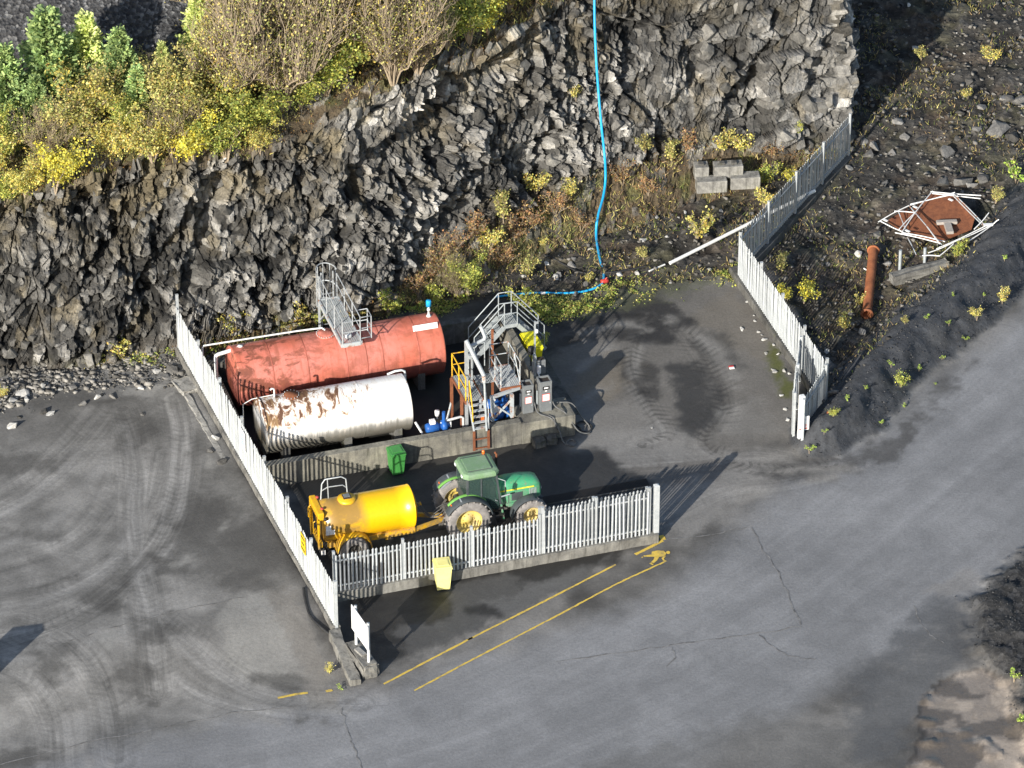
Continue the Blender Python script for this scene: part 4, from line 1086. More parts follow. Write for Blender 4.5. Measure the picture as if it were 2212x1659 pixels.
rails(lp, [(1.47, .22, zu), (1.47, 1.0, zu), (1.47, 1.72, zu), (2.23, 1.72, zu), (2.23, .95, zu), (2.23, .22, zu)], M['galv_rust'], 1.05, .024)
MB().tube([(1.47, .22, zu + .05), (1.47, 1.0, zu + 1.0)], .02, 6).build('rail_brace', M['galv_rust'], lp)
MB().tube([(2.23, .95, zu + 1.0), (2.23, .22, zu + .1)], .02, 6).build('rail_brace', M['galv_rust'], lp)
rails(lp, [(.02, 1.92, zl), (.02, 1.0, zl), (.02, .1, zl)], M['yellow_rail'], 1.05, .028)
rails(lp, [(.02, 1.92, zl), (.62, 1.92, zl)], M['yellow_rail'], 1.05, .024)
rails(lp, [(.68, 1.9, zl), (1.0, 2.3, zl), (1.45, 2.3, zl)], M['galv_dull'], 1.05, .022)
# ladder stair to the wall foot
for x in (.12, .70):
    mt = M['galv_rust']
    MB().bar((x, .05, zl - .05), (x, -.62, 1.0), .045, .11).build('stair_stringer', mt, lp)
    MB().bar((x, -.62, 1.0), (x, -.64, .12), .045, .09).build('stair_stringer', M['rust'], lp)
for k in range(5):
    f = (k + .6) / 5.2; MB().box((.41, .05 - .67 * f, zl - .05 - .95 * f), (.55, .14, .03)).build('step', M['galv_rust'], lp)
for z in (.20, .62): MB().box((.41, -.64, z), (.56, .06, .03)).build('step', M['rust'], lp)
for x in (.12,):
    MB().tube([(x, .05, zl), (x, .02, zl + .95), (x, -.45, 1.9), (x, -.48, 1.35)], .026, 8).build('stair_rail', M['yellow_rail'], lp)
MB().tube([(.70, .05, zl + .95), (.70, -.62, 1.95), (.70, -.66, 1.05)], .022, 8).build('stair_rail', M['galv_rust'], lp)
# pipe arm: mast, boom, drop tube
MB().bar((.14, .42, .3), (.14, .42, 4.45), .11, .11).build('mast', M['galv'], lp)
MB().tube([(.14, .42, 4.5), (.62, -.32, 3.25)], .085, 12).build('boom', M['galv'], lp)
MB().tube([(.62, -.32, 3.25), (.62, -.36, 3.0)], .09, 12).build('elbow', M['galv_rust'], lp)
MB().tube([(.62, -.36, 3.05), (.60, -.72, 1.0)], .045, 10).build('drop_tube', M['galv_dull'], lp)
MB().tube([(.25, .55, 4.05), (.8, .7, 4.15), (.95, .72, 4.2), (1.0, .74, 4.3), (.9, .9, 4.62), (.85, .92, 4.7)], .075, 12).build('swivel_pipe', M['galv'], lp)
MB().box((.55, 1.05, 3.35), (.34, .3, .16), bev=.03).build('valve_head', M['galv'], lp)
MB().bar((.55, 1.05, 3.3), (.55, 1.05, zl), .06, .06).build('valve_stand', M['galv_dull'], lp)
MB().tube([(.2, .45, 3.9), (.55, 1.05, 3.5)], .04, 8).build('feed_pipe', M['galv_dull'], lp)
MB().box((.56, -.30, 1.28), (.12, .05, .24), rz=.2).build('orange_tag', M['orange_lens'], lp)
MB().bar((1.95, 2.9, 0.05), (1.95, 2.9, 3.15), .08, .08).build('rust_post', M['rust'], lp)

# pumps
def pump(label, s, t, sc, rz=0.0, z=.52):
    r = thing('pump_set', label, 'pump', YP(s, t, z), YA + rz, 'blue pumps inside the bund')
    MB().box((0, 0, -z / 2), (.80 * sc, .42 * sc, z - .06)).build('plinth', M['concrete_dark'], r)
    MB().box((0, 0, .05), (.75 * sc, .36 * sc, .10)).build('base_frame', M['black_metal'], r)
    MB().lathe([(-.26 * sc, .001), (-.26 * sc, .12 * sc), (-.2 * sc, .15 * sc), (.10 * sc, .15 * sc), (.12 * sc, .09 * sc), (.2 * sc, .09 * sc)], (-.05, 0, .28 * sc), (1, 0, 0), 18).build('motor', M['blue_pump'], r)
    MB().lathe([(0, .001), (0, .17 * sc), (.12 * sc, .17 * sc), (.16 * sc, .10 * sc), (.22 * sc, .07 * sc)], (.17 * sc, 0, .28 * sc), (1, 0, 0), 18).build('casing', M['blue_pump'], r)
    MB().box((-.1 * sc, 0, .48 * sc), (.16 * sc, .14 * sc, .12 * sc), bev=.015).build('terminal_box', M['label_white'], r)
    MB().tube([(.24 * sc, 0, .42 * sc), (.24 * sc, 0, .75 * sc)], .05 * sc, 10).build('discharge_pipe', M['blue_pump'], r)
    return r
pump('blue pump on a black base between the white tank and the mast', 6.55, .85, 1.35)
pump('blue pump half hidden under the loading platform', 9.15, 1.0, 1.3, .3)
pump('second blue pump deeper under the loading platform', 9.25, 1.75, 1.3, -.2)
pw = thing('pipework', 'white valve and pipework beside the small blue pump behind the bund wall', 'pipework', YP(6.85, .8, 0), YA)
MB().tube([(-.1, .1, .55), (-.1, .1, .98), (.0, .1, 1.06), (.75, .22, 1.06), (.85, .22, 1.0), (.85, .22, .55), (.95, .22, .5), (1.1, .22, .5)], .05, 10).build('pipe', M['grey_pole'], pw)
MB().tube([(.30, .05, .8), (.30, .05, 1.02)], .035, 8).build('valve_stem', M['grey_pole'], pw)
MB().lathe([(0, .001), (0, .11), (.12, .11), (.12, .001)], (.18, -.2, .75), (0, -1, .2), 16).build('flange', M['grey_pole'], pw)
MB().lathe([(0, .03), (.15, .03), (.15, .09), (.36, .10), (.36, .001)], (-.12, .45, 1.0), (0, 0, 1), 14).build('white_head', M['label_white'], pw)

# ------------------------------------------------------------------ fuel dispensers, junction box, light
def dispenser(label, s, t, wd, dp, h):
    r = thing('fuel_dispenser', label, 'fuel pump', YP(s, t, .93), YA, 'grey fuel dispensers on the plinth')
    MB().box((0, 0, h / 2), (wd, dp, h), bev=.018).build('cabinet', M['cabinet'], r)
    m = MB().box((0, 0, h + .03), (wd + .02, dp + .02, .06))
    m2 = MB()
    for (cx, cy, sx, sy) in ((0, -dp / 2 + .02, wd, .04), (0, dp / 2 - .02, wd, .04), (-wd / 2 + .02, 0, .04, dp - .08), (wd / 2 - .02, 0, .04, dp - .08)): m2.box((cx, cy, h + .05), (sx, sy, .11))
    m2.build('top_rim', M['cabinet'], r)
    MB().box((0, 0, h + .015), (wd - .085, dp - .085, .03)).build('top_tray', M['soot'], r)
    MB().box((0, -dp / 2 - .008, h * .86), (wd * .55, .02, h * .12)).build('display', M['black_metal'], r)
    MB().box((0, -dp / 2 - .016, h * .87), (wd * .34, .012, h * .05)).build('readout', M['label_white'], r)
    MB().box((0, -dp / 2 - .008, h * .76), (wd * .18, .015, .04)).build('keypad', M['label_white'], r)
    fr = MB().box((0, -dp / 2 - .006, h * .52), (wd * .64, .012, h * .26)).build('label_frame', M['label_red'], r)
    MB().box((0, -dp / 2 - .0145, h * .52), (wd * .56, .006, h * .225)).build('label_panel', M['label_white'], fr)
    for k in range(3): MB().box((-.01, -dp / 2 - .019, h * (.58 - .05 * k)), (wd * .44, .003, .016)).build('print', M['label_red'], fr)
    MB().lathe([(0, .02), (.02, .02), (.02, .001)], (wd * .36, -dp / 2, h * .30), (0, -1, 0), 10).build('lock', M['galv'], r)
    MB().box((-wd / 2 - .05, 0, h * .45), (.06, .08, h * .5), bev=.02).build('nozzle_holder', M['galv_dull'], r)
    return r
dispenser('grey fuel dispenser beside the loading platform', 10.22, .88, .42, .44, 1.16)
dispenser('grey fuel dispenser at the outer corner of the plinth', 10.90, .80, .48, .46, 1.26)
jb = thing('junction_box', 'grey electrical box with conduits on the bund wall beyond the dispensers', 'electrical box', YP(11.40, 3.0, 1.0), YA)
MB().box((.10, .15, .35), (.34, .30, .62), bev=.015).build('cabinet', M['cabinet'], jb); MB().box((.10, .15, .672), (.26, .22, .02)).build('top_tray', M['soot'], jb)
MB().box((-.16, .1, .45), (.10, .2, .9)).build('conduit_channel', M['galv'], jb)
MB().box((-.05, -.12, .35), (.12, .14, .34), rz=.3, bev=.02).build('meter', M['label_white'], jb)
MB().tube([(-.12, -.1, .3), (-.1, -.5, .15), (.0, -.9, .35), (-.2, -1.3, .2)], .018, 6).build('cable', M['label_white'], jb)
MB().lathe([(0, .05), (.02, .13), (.30, .13), (.33, .10), (.33, .001)], (-.1, .75, .55), (0, 0, 1), 18).build('lamp_head', M['black'], jb)
MB().tube([(-.1, .75, 0), (-.1, .75, .55)], .03, 8).build('lamp_stem', M['black'], jb)
pl = thing('conduit_pole', 'thin galvanised conduit pole with a small floodlight beside the yellow chest', 'pole', YP(11.38, 3.5, 1.0), YA)
MB().bar((0, 0, 0), (0, 0, 2.2), .06, .06).build('shaft', M['galv_dull'], pl); MB().box((.06, -.04, 1.75), (.10, .08, .16), bev=.02).build('floodlight', M['label_white'], pl)
MB().box((.05, 0, 2.12), (.16, .05, .10)).build('bracket', M['galv'], pl)

def hose(label, pts, r=.028, mat='hose_grey', name='fuel_hose', cat='hose', group=None):
    return MB().tube(smooth_line(pts, 8), r, 8).build(name, M[mat], None, label=label, cat=cat, group=group)
w3 = lambda s, t, z: tuple(YP(s, t, z))
hose('grey fuel hose drooping from the corner dispenser into a loop beside the plinth', [w3(11.15, .8, 1.6), w3(11.25, .55, 1.15), w3(11.6, .2, .93), w3(12.0, -.1, .25), w3(12.45, -.1, .06), w3(12.6, .35, .05), w3(12.35, .6, .4), w3(12.0, .75, .98), w3(11.4, .9, 1.05)])
hose('grey fuel hose hanging from the inner dispenser down the plinth to a coil', [w3(10.48, .85, 1.5), w3(10.55, .5, 1.0), w3(10.95, .05, .93), w3(11.2, -.12, .5), w3(11.3, -.4, .06), w3(11.55, -.75, .04), w3(11.8, -.55, .04), w3(11.65, -.3, .05), w3(11.4, -.5, .06), w3(11.55, -.8, .08)])
hose('dark hose lying coiled at the plinth corner', [w3(12.05, .3, .05), w3(12.4, .0, .04), w3(12.7, .3, .05), w3(12.5, .75, .05), w3(12.15, .6, .08), w3(12.2, .2, .1)], .035, 'black')
hose('short conduit loop hanging on the plinth face', [w3(10.9, .3, .95), w3(11.05, .0, .94), w3(11.1, -.03, .55), w3(11.25, -.04, .35), w3(11.2, -.03, .2)], .022)

# ------------------------------------------------------------------ wheelie bins
def wheelie(label, p, rz, mat, h=1.0, wd=.56, dp=.60, stains=False):
    r = thing('wheelie_bin', label, 'bin', p, rz)
    zs = ((.06, .78, .74), (.5, .88, .87), (h - .06, 1.0, 1.0), (h, 1.0, 1.0)); vs = []; m = MB()
    for z, a, b in zs: vs += [(-wd / 2 * a, -dp / 2 * b, z), (wd / 2 * a, -dp / 2 * b, z), (wd / 2 * a, dp / 2, z), (-wd / 2 * a, dp / 2, z)]
    fs = [(3, 2, 1, 0)] + [(4 * i + k, 4 * i + (k + 1) % 4, 4 * i + 4 + (k + 1) % 4, 4 * i + 4 + k) for i in range(3) for k in range(4)] + [(12, 13, 14, 15)]
    m.add(vs, fs); m.build('body', mat, r)
    MB().box((0, 0, h - .03), (wd + .05, dp + .04, .05), bev=.012).build('rim', mat, r)
    lid = MB().box((0, -.01, h + .035), (wd + .03, dp + .05, .055), bev=.02).build('lid', mat, r)
    MB().box((0, -.02, h + .075), (wd * .72, dp * .66, .03), bev=.012).build('lid_panel', mat, lid)
    MB().tube([(-wd / 2 * .8, dp / 2 + .07, h - .01), (wd / 2 * .8, dp / 2 + .07, h - .01)], .018, 8).build('handle', mat, r)
    for x in (-wd / 2 + .03, wd / 2 - .03): MB().lathe([(-.025, .001), (-.025, .08), (-.018, .10), (.018, .10), (.025, .08), (.025, .001)], (x, dp / 2 - .02, .10), (1, 0, 0), 18).build('wheel', M['black'], r)
    return r
wheelie('faded yellow wheelie bin standing before the front fence', YP(4.12, -8.15), YA - .12, M['yellow_bin'], 1.06, .60, .64)
wheelie('green wheelie bin standing against the bund wall', YP(4.6, -.42), YA + .05, M['green_bin'])
yc = thing('spill_chest', 'bright yellow spill kit chest outside the bund wall beside the stairs', 'chest', YP(11.90, 5.55, .07), YA)
m = MB(); vs = []
for z, a in ((0, .86), (.85, 1.0)): vs += [(-.28 * a, -.58 * a, z), (.28 * a, -.58 * a, z), (.28 * a, .58 * a, z), (-.28 * a, .58 * a, z)]
m.add(vs, [(3, 2, 1, 0), (0, 1, 5, 4), (1, 2, 6, 5), (2, 3, 7, 6), (3, 0, 4, 7), (4, 5, 6, 7)]); m.build('body', M['yellow_bin_bright'], yc)
MB().box((0, 0, .86), (.62, 1.22, .05), bev=.015).build('rim', M['yellow_bin_bright'], yc)
for y in (-.30, .30):
    ld = MB().box((0, y, .92), (.60, .58, .08), bev=.03).build('lid', M['yellow_bin_bright'], yc); MB().box((0, y, .975), (.44, .40, .03), bev=.012).build('lid_panel', M['yellow_bin_bright'], ld)

# ------------------------------------------------------------------ drain, blocks, sign, markings
dr = thing('drain_channel', 'long dark drain grating in the yard surface right of the tractor', 'drain', YP(8.9, -4.1, .012), YA)
MB().box((2.3, .2, -.02), (4.7, .52, .03)).build('channel', M['soot'], dr)
for k in range(78): MB().box((.02 + k * .06, .2, .006), (.026, .46, .02)).build('grate_bar', M['black_metal'], dr)
MB().box((2.3, -.09, .0), (4.7, .06, .03)).build('frame', M['concrete_dark'], dr)

def block(name, label, p, size, rz, mat, cat='concrete block', jag=.03, seed=1, group=None, tilt=(0, 0)):
    bm = bmesh.new(); bmesh.ops.create_cube(bm, size=1.0); bmesh.ops.scale(bm, vec=size, verts=bm.verts)
    bmesh.ops.bevel(bm, geom=bm.edges[:], offset=min(size) * .08, segments=1, affect='EDGES')
    bmesh.ops.subdivide_edges(bm, edges=bm.edges[:], cuts=2, use_grid_fill=True)
    rr = random.Random(seed)
    for v in bm.verts: v.co += Vector((rr.uniform(-jag, jag), rr.uniform(-jag, jag), rr.uniform(-jag, jag)))
    me = bpy.data.meshes.new(name); bm.to_mesh(me); bm.free(); me.materials.append(mat)
    return link(name, me, None, (p[0], p[1], p[2] + size[2] / 2), (tilt[0], tilt[1], rz), None, label, cat, group)
block('concrete_lump', 'left of two broken concrete lumps at the foot of the dispenser plinth', YP(10.35, -.30), (.46, .36, .34), YA + .1, M['concrete_dark'], jag=.02, seed=2)
block('concrete_lump', 'right of two broken concrete lumps at the foot of the dispenser plinth', YP(10.86, -.22), (.44, .36, .32), YA - .1, M['concrete_dark'], jag=.02, seed=3)

sb = thing('sign_block', 'weathered concrete block with two posts carrying a blank white board at the yard corner', 'sign', G(782, 1438, 0), rad(-66))
bm = bmesh.new(); bmesh.ops.create_cube(bm, size=1.0); bmesh.ops.scale(bm, vec=(1.75, .62, .60), verts=bm.verts); bmesh.ops.bevel(bm, geom=bm.edges[:], offset=.07, segments=2, affect='EDGES'); bmesh.ops.subdivide_edges(bm, edges=bm.edges[:], cuts=2, use_grid_fill=True)
for v in bm.verts: v.co += Vector((random.uniform(-.03, .03), random.uniform(-.03, .03), random.uniform(-.03, .03) + .28))
me = bpy.data.meshes.new('base_block'); bm.to_mesh(me); bm.free(); me.materials.append(M['concrete']); link('base_block', me, sb)
for x in (-.55, .62): MB().tube([(x, .02, .4), (x, .02, 2.28)], .055, 12).build('sign_post', M['grey_pole'], sb); MB().lathe([(0, .06), (.02, .06), (.02, .001)], (x, .02, 2.28), (0, 0, 1), 12).build('post_cap', M['galv'], sb)
MB().box((.03, -.06, 1.72), (1.55, .03, 1.05), bev=.006).build('board', M['label_white'], sb)
MB().box((.0, -.05, .62), (.5, .2, .10), rz=.2).build('rubble', M['concrete_pale'], sb)

wall_run('kerb', 'end of the concrete kerb sloping down to the road beside the sign block', G(722, 1385, .0) + [0, 0, .30], G(768, 1480, 0), .42, .55, M['concrete'], 'kerb', ragged=.035)
block('concrete_slab', 'large pale broken slab lying by the left fence', G(408, 838, .36), (.95, 1.0, .22), .5, M['concrete_pale'], 'slab', .04, 5)
hose('black cable lying along the kerb of the left fence', [tuple(G(u, v, .05 + zc_)) for u, v, zc_ in [(q_[0], q_[1], z_) for q_, z_ in zip(((655, 1270), (660, 1300), (670, 1330), (690, 1352), (712, 1370), (724, 1378)), (.42, .40, .36, .32, .26, .20))]], .045, 'black', 'cable', 'cable')

def strip(name, label, px, wd, mat, z=.012, seed=1, gaps=0.0, cat='road marking', kind=None, jag=.012, parent=None):
    P = smooth_line(gp(px), 14); rr = random.Random(seed); m = MB(); prev = None
    for i in range(len(P) - 1):
        a, b = np.array(P[i]), np.array(P[i + 1]); d = b - a; L = np.hypot(*d); d /= L + 1e-9; n = np.array([-d[1], d[0]])
        k = max(1, int(L / .25))
        for q in range(k):
            p0 = a + d * L * q / k; p1 = a + d * L * (q + 1) / k
            if rr.random() < gaps: continue
            j = lambda: wd / 2 * 1.0 + rr.uniform(-jag, jag)
            v = [p0 + n * j(), p0 - n * j(), p1 - n * j(), p1 + n * j()]
            m.add([(x[0], x[1], z) for x in v], [(0, 1, 2, 3)])
    return m.build(name, mat, parent, label=label, cat=cat, kind=kind)
strip('painted_line', 'inner yellow walkway line along the front fence', [(829, 1478), (1010, 1383), (1020, 1378), (1180, 1297), (1330, 1220)], .085, M['road_yellow'], seed=3)
strip('painted_line', 'outer yellow walkway line nearest the haul road', [(895, 1492), (1040, 1415), (1200, 1332), (1330, 1263), (1440, 1212)], .075, M['road_yellow'], seed=4)
strip('painted_line', 'short yellow line running to the end of the front fence', [(1372, 1198), (1405, 1182), (1432, 1168)], .13, M['road_yellow'], seed=5)
strip('painted_line', 'stub of yellow line turning at the end of the front fence', [(1433, 1167), (1428, 1157)], .20, M['road_yellow'], seed=6, z=.017)
strip('painted_line', 'broken yellow line left of the sign block', [(600, 1508), (640, 1500), (665, 1497)], .12, M['road_yellow'], seed=7)
strip('painted_line', 'short yellow dash beside the kerb end', [(704, 1494), (718, 1491)], .13, M['road_yellow'], seed=8)
K6 = lambda x, y: ((2000 + x / 2.766) * .553, (1800 + y / 2.766) * .553)
ped = MB()
for poly in ([(1510, 985), (1570, 972), (1640, 975), (1665, 1000), (1655, 1035), (1590, 1040), (1530, 1040), (1508, 1010)],
             [(1665, 985), (1690, 975), (1708, 985), (1706, 1003), (1688, 1011), (1668, 1003)],
             [(1645, 1030), (1660, 1035), (1640, 1060), (1653, 1080), (1635, 1084), (1615, 1055)],
             [(1510, 1015), (1530, 1040), (1425, 1040), (1420, 1026)], [(1398, 1045), (1412, 1038), (1416, 1046), (1404, 1053)],
             [(1540, 1042), (1590, 1042), (1570, 1075), (1530, 1110), (1500, 1100), (1530, 1070)], [(1482, 1112), (1500, 1102), (1530, 1122), (1520, 1130)]):
    P = gp([K6(*p) for p in poly]); ped.add([(x, y, .013) for x, y in P], [tuple(range(len(P)))])
ped.build('painted_pedestrian', M['road_yellow'], None, label='yellow painted walking figure at the end of the walkway', cat='road marking')

# cracks and slab joints in the hard surface
t = NT('crack filling'); n = t.noise(t.coord('Object'), 3, 6, .6); t.base(t.ramp(n, [(.35, (.07, .068, .066)), (.65, (.24, .235, .23))])); t.rough(.9); M['crack'] = t.m
for i, px in enumerate(([(1625, 1140), (1650, 1190), (1680, 1235), (1705, 1290), (1730, 1350)], [(1730, 1352), (1640, 1368), (1500, 1385), (1380, 1405), (1200, 1430)], [(1640, 1370), (1670, 1398), (1710, 1418), (1765, 1425)],
                        [(738, 1530), (752, 1580), (765, 1615), (785, 1665)], [(1450, 1400), (1462, 1418), (1440, 1440)], [(1975, 1310), (1985, 1340), (2010, 1370), (2040, 1390)],
                        [(-20, 1660), (150, 1612), (330, 1575), (500, 1540), (660, 1520)], [(130, 1390), (260, 1350), (400, 1315), (530, 1290)], [(1230, 1110), (1420, 1170), (1560, 1150), (1625, 1135)])):
    P = [tuple(G(u_, v_, .42 if u_ < 560 and v_ < 1400 else 0)[:2]) for u_, v_ in px]; PP = []
    for a, b in zip(P[:-1], P[1:]):
        for k in range(5):
            f = k / 5; PP.append((a[0] * (1 - f) + b[0] * f + random.uniform(-.05, .05), a[1] * (1 - f) + b[1] * f + random.uniform(-.08, .08)))
    PP.append(P[-1]); m = MB(); rr = random.Random(i)
    for a, b in zip(PP[:-1], PP[1:]):
        a, b = np.array(a), np.array(b); d = (b - a) / (np.hypot(*(b - a)) + 1e-9); nn = np.array([-d[1], d[0]]); w0 = rr.uniform(.010, .03); za = ground_z(*a) + .011; zb_ = ground_z(*b) + .011
        m.add([(*(a + nn * w0), za), (*(a - nn * w0), za), (*(b - nn * w0), zb_), (*(b + nn * w0), zb_)], [(0, 1, 2, 3)])
    m.build('crack', M['crack'], ground)

# ================================================================== tractor
tr = thing('tractor', 'green tractor with yellow wheels hitched to the yellow bowser', 'tractor', YP(5.93, -4.6), YA)
def wheel(parent, x, y, r, wd, rim_r, side, rimmat, tyremat, lugs=0):
    """side -1: outer face towards -y"""
    s = side
    prof = [(-wd * .30, rim_r * .99), (-wd * .05, rim_r * .86), (wd * .02, rim_r * .80), (wd * .02, rim_r * .30), (wd * .10, rim_r * .28), (wd * .10, rim_r * .16), (wd * .20, rim_r * .15), (wd * .20, .001)]
    prof = [(wd * .46, rim_r * 1.0), (wd * .40, rim_r * .93)] + [(h, rr) for h, rr in ((wd * .05, rim_r * .86), (-.0, rim_r * .55), (wd * .04, rim_r * .34), (wd * .16, rim_r * .30), (wd * .18, .001))]
    wl = MB().lathe(prof, (x, y, r), (0, s, 0), 32); wl.lathe([(-wd * .45, rim_r), (wd * .46, rim_r)], (x, y, r), (0, s, 0), 32)
    for k in range(8):
        a = k * math.pi / 4; wl.box((x + math.cos(a) * rim_r * .42, y + s * wd * .06, r + math.sin(a) * rim_r * .42), (.035, .05, .035))
    w = wl.build('wheel', rimmat, parent)
    tp = [(-wd * .44, rim_r), (-wd * .50, rim_r + (r - rim_r) * .35), (-wd * .48, r * .90), (-wd * .40, r * .955), (0, r * .965), (wd * .40, r * .955), (wd * .48, r * .90), (wd * .50, rim_r + (r - rim_r) * .35), (wd * .44, rim_r)]
    ty = MB().lathe(tp, (x, y, r), (0, s, 0), 48)
    for k in range(lugs):
        for sd in (-1, 1):
            a = 2 * math.pi * (k + (.5 if sd > 0 else 0)) / lugs
            A = Matrix.Rotation(-a, 3, 'Y'); c = Vector((x, y + sd * wd * .25, r)) + A @ Vector((0, 0, r * .965))
            ty.box(c, (.055, wd * .52, .07), rot=A @ Matrix.Rotation(sd * .65, 3, 'Z'))
    ty.build('tyre', tyremat, w)
    return w
for sd in (-1, 1):
    wheel(tr, 0, sd * .80, .87, .46, .50, sd, M['rim_yellow'], M['tyre'], 20)
    wheel(tr, 2.47, sd * .80, .63, .36, .34, sd, M['rim_yellow'], M['tyre'], 17)
MB().box((.2, 0, .82), (1.0, .62, .55), bev=.06).box((1.5, 0, .78), (2.4, .46, .50), bev=.05).build('chassis', M['grease'], tr)
MB().tube([(0, -.75, .87), (0, .75, .87)], .12, 12).tube([(2.47, -.7, .63), (2.47, .7, .63)], .10, 12).build('axles', M['grease'], tr)
# bonnet: tapered with a rounded nose
m = MB(); secs = []
for x, hw, zt, zb in ((1.30, .40, 1.80, .95), (1.75, .40, 1.86, .92), (2.35, .385, 1.84, .95), (2.75, .37, 1.78, .98), (2.93, .35, 1.69, 1.0), (3.02, .30, 1.52, 1.02)):
    secs.append([(x, -hw, zb), (x, -hw, zt - .26), (x, -hw * .93, zt - .12), (x, -hw * .70, zt - .02), (x, 0, zt), (x, hw * .70, zt - .02), (x, hw * .93, zt - .12), (x, hw, zt - .26), (x, hw, zb)])
n = 9; vs = [p for s_ in secs for p in s_]; fs = []
for i in range(len(secs) - 1): fs += [(i * n + k, i * n + k + 1, (i + 1) * n + k + 1, (i + 1) * n + k) for k in range(n - 1)]
fs += [tuple(range(n)), tuple((len(secs) - 1) * n + k for k in range(n - 1, -1, -1))]
m.add(vs, fs, True); hood = m.build('bonnet', M['green_paint'], tr)
for sd in (-1, 1):
    MB().bar((1.34, sd * .405, 1.545), (2.72, sd * .385, 1.53), .012, .055).build('stripe', M['yellow_stripe'], hood)
    MB().box((2.05, sd * .402, 1.22), (.42, .015, .34)).build('side_vent', M['dark_fender'], hood)
    g = MB()
    for k in range(5): g.box((2.56 + .06 * k, sd * (.386 - .004 * k), 1.25), (.03, .02, .40))
    g.build('grille_slats', M['galv_dull'], hood)
    MB().box((1.72, sd * .405, 1.16), (.02, .012, .5)).build('panel_gap', M['dark_fender'], hood)
MB().box((3.03, 0, 1.25), (.02, .52, .42), bev=.008).build('front_grille', M['black_metal'], hood)
for y in (-.17, .17): MB().lathe([(0, .09), (.02, .08), (.025, .001)], (3.035, y, 1.30), (1, 0, 0), 16).build('headlight', M['label_white'], hood)
MB().box((2.95, 0, .72), (.35, .5, .32), bev=.05).build('front_weight', M['dark_fender'], tr)
MB().box((1.85, -.42, .92), (.5, .14, .16), bev=.03).build('side_tank', M['green_paint'], tr)
# cab
cx0_, cx1_, cw = .02, 1.26, .66
for (x, y, x2, y2) in ((cx0_ + .02, -cw, cx0_ + .03, -.62), (cx1_ + .08, -cw + .04, cx1_ - .08, -.56), (cx0_ + .02, cw, cx0_ + .03, .62), (cx1_ + .08, cw - .04, cx1_ - .08, .56)):
    MB().bar((x, y, 1.15), (x2, y2, 2.50), .075, .075).build('pillar', M['dark_fender'], tr)
for y, s_ in ((-cw, -1), (cw, 1)):
    MB().bar((.58, y, 1.2), (.58, y * .95, 2.5), .05, .05).build('pillar', M['dark_fender'], tr)
    v = [(.07, y * .995, 1.72), (.55, y * .995, 1.62), (.55, y * .95, 2.47), (.07, y * .945, 2.47)]
    MB().add(v + [(p[0], p[1] + .012 * s_, p[2]) for p in v], [(0, 1, 2, 3), (4, 7, 6, 5), (0, 4, 5, 1), (1, 5, 6, 2), (2, 6, 7, 3), (3, 7, 4, 0)]).build('side_window', M['glass'], tr)
    v = [(.61, y * .99, 1.05), (1.28, y * .97, 1.0), (1.18, y * .87, 2.47), (.61, y * .94, 2.47)]
    d_ = MB().add(v + [(p[0], p[1] + .012 * s_, p[2]) for p in v], [(0, 1, 2, 3), (4, 7, 6, 5), (0, 4, 5, 1), (1, 5, 6, 2), (2, 6, 7, 3), (3, 7, 4, 0)]).build('door', M['glass'], tr)
    MB().bar((1.20, y * .985 + .02 * s_, 1.35), (1.12, y * .985 + .05 * s_, 1.42), .03, .03).build('door_handle', M['galv_dull'], d_)
v = [(1.33, -.60, 1.55), (1.33, .60, 1.55), (1.20, .54, 2.47), (1.20, -.54, 2.47)]
MB().add(v + [(p[0] + .012, p[1], p[2]) for p in v], [(0, 1, 2, 3), (4, 7, 6, 5), (0, 4, 5, 1), (1, 5, 6, 2), (2, 6, 7, 3), (3, 7, 4, 0)]).build('windscreen', M['glass'], tr)
v = [(.02, -.60, 1.60), (.02, .60, 1.60), (.03, .58, 2.47), (.03, -.58, 2.47)]
MB().add(v + [(p[0] - .012, p[1], p[2]) for p in v], [(0, 1, 2, 3), (4, 7, 6, 5), (0, 4, 5, 1), (1, 5, 6, 2), (2, 6, 7, 3), (3, 7, 4, 0)]).build('rear_window', M['glass'], tr)
MB().box((.65, 0, 1.08), (1.15, 1.1, .18)).box((.15, 0, 1.35), (.22, 1.15, .5)).build('cab_floor', M['interior'], tr)
MB().box((.45, 0, 1.45), (.45, .46, .16), bev=.05).box((.22, 0, 1.78), (.14, .46, .65), bev=.05).build('seat', M['interior'], tr)
MB().box((1.15, 0, 1.45), (.25, .5, .55), bev=.04).build('dashboard', M['interior'], tr)
MB().tube([(1.05, 0, 1.6), (.85, 0, 1.85)], .03, 8).tube([(.85 + .10 * math.sin(a) * .5, .19 * math.cos(a), 1.86 + .17 * math.sin(a) * .6) for a in np.linspace(0, 6.28, 18)], .018, 6).build('steering_wheel', M['black'], tr)
# roof
m = MB(); rs = []
for z, k, b in ((2.46, .93, 0), (2.52, 1.0, 0), (2.62, 1.0, 0), (2.70, .93, 0), (2.73, .80, 0)):
    hx, hy = .70 * k, .70 * k; c = .16 * k
    rs.append([(.60 + x, y, z) for x, y in ((-hx + c, -hy), (hx - c, -hy), (hx, -hy + c), (hx, hy - c), (hx - c, hy), (-hx + c, hy), (-hx, hy - c), (-hx, -hy + c))])
vs = [p for q in rs for p in q]; fs = [tuple(range(7, -1, -1)), tuple(32 + k for k in range(8))]
for i in range(4): fs += [(8 * i + k, 8 * i + (k + 1) % 8, 8 * i + 8 + (k + 1) % 8, 8 * i + 8 + k) for k in range(8)]
m.add(vs, fs); roof = m.build('roof', M['green_roof'], tr)
MB().box((.58, 0, 2.74), (.92, .88, .025), bev=.01).build('roof_hatch', M['green_roof'], roof)
for y in (-.47, .47): MB().bar((.1, y, 2.742), (1.05, y, 2.742), .02, .02).build('roof_groove', M['dark_fender'], roof)
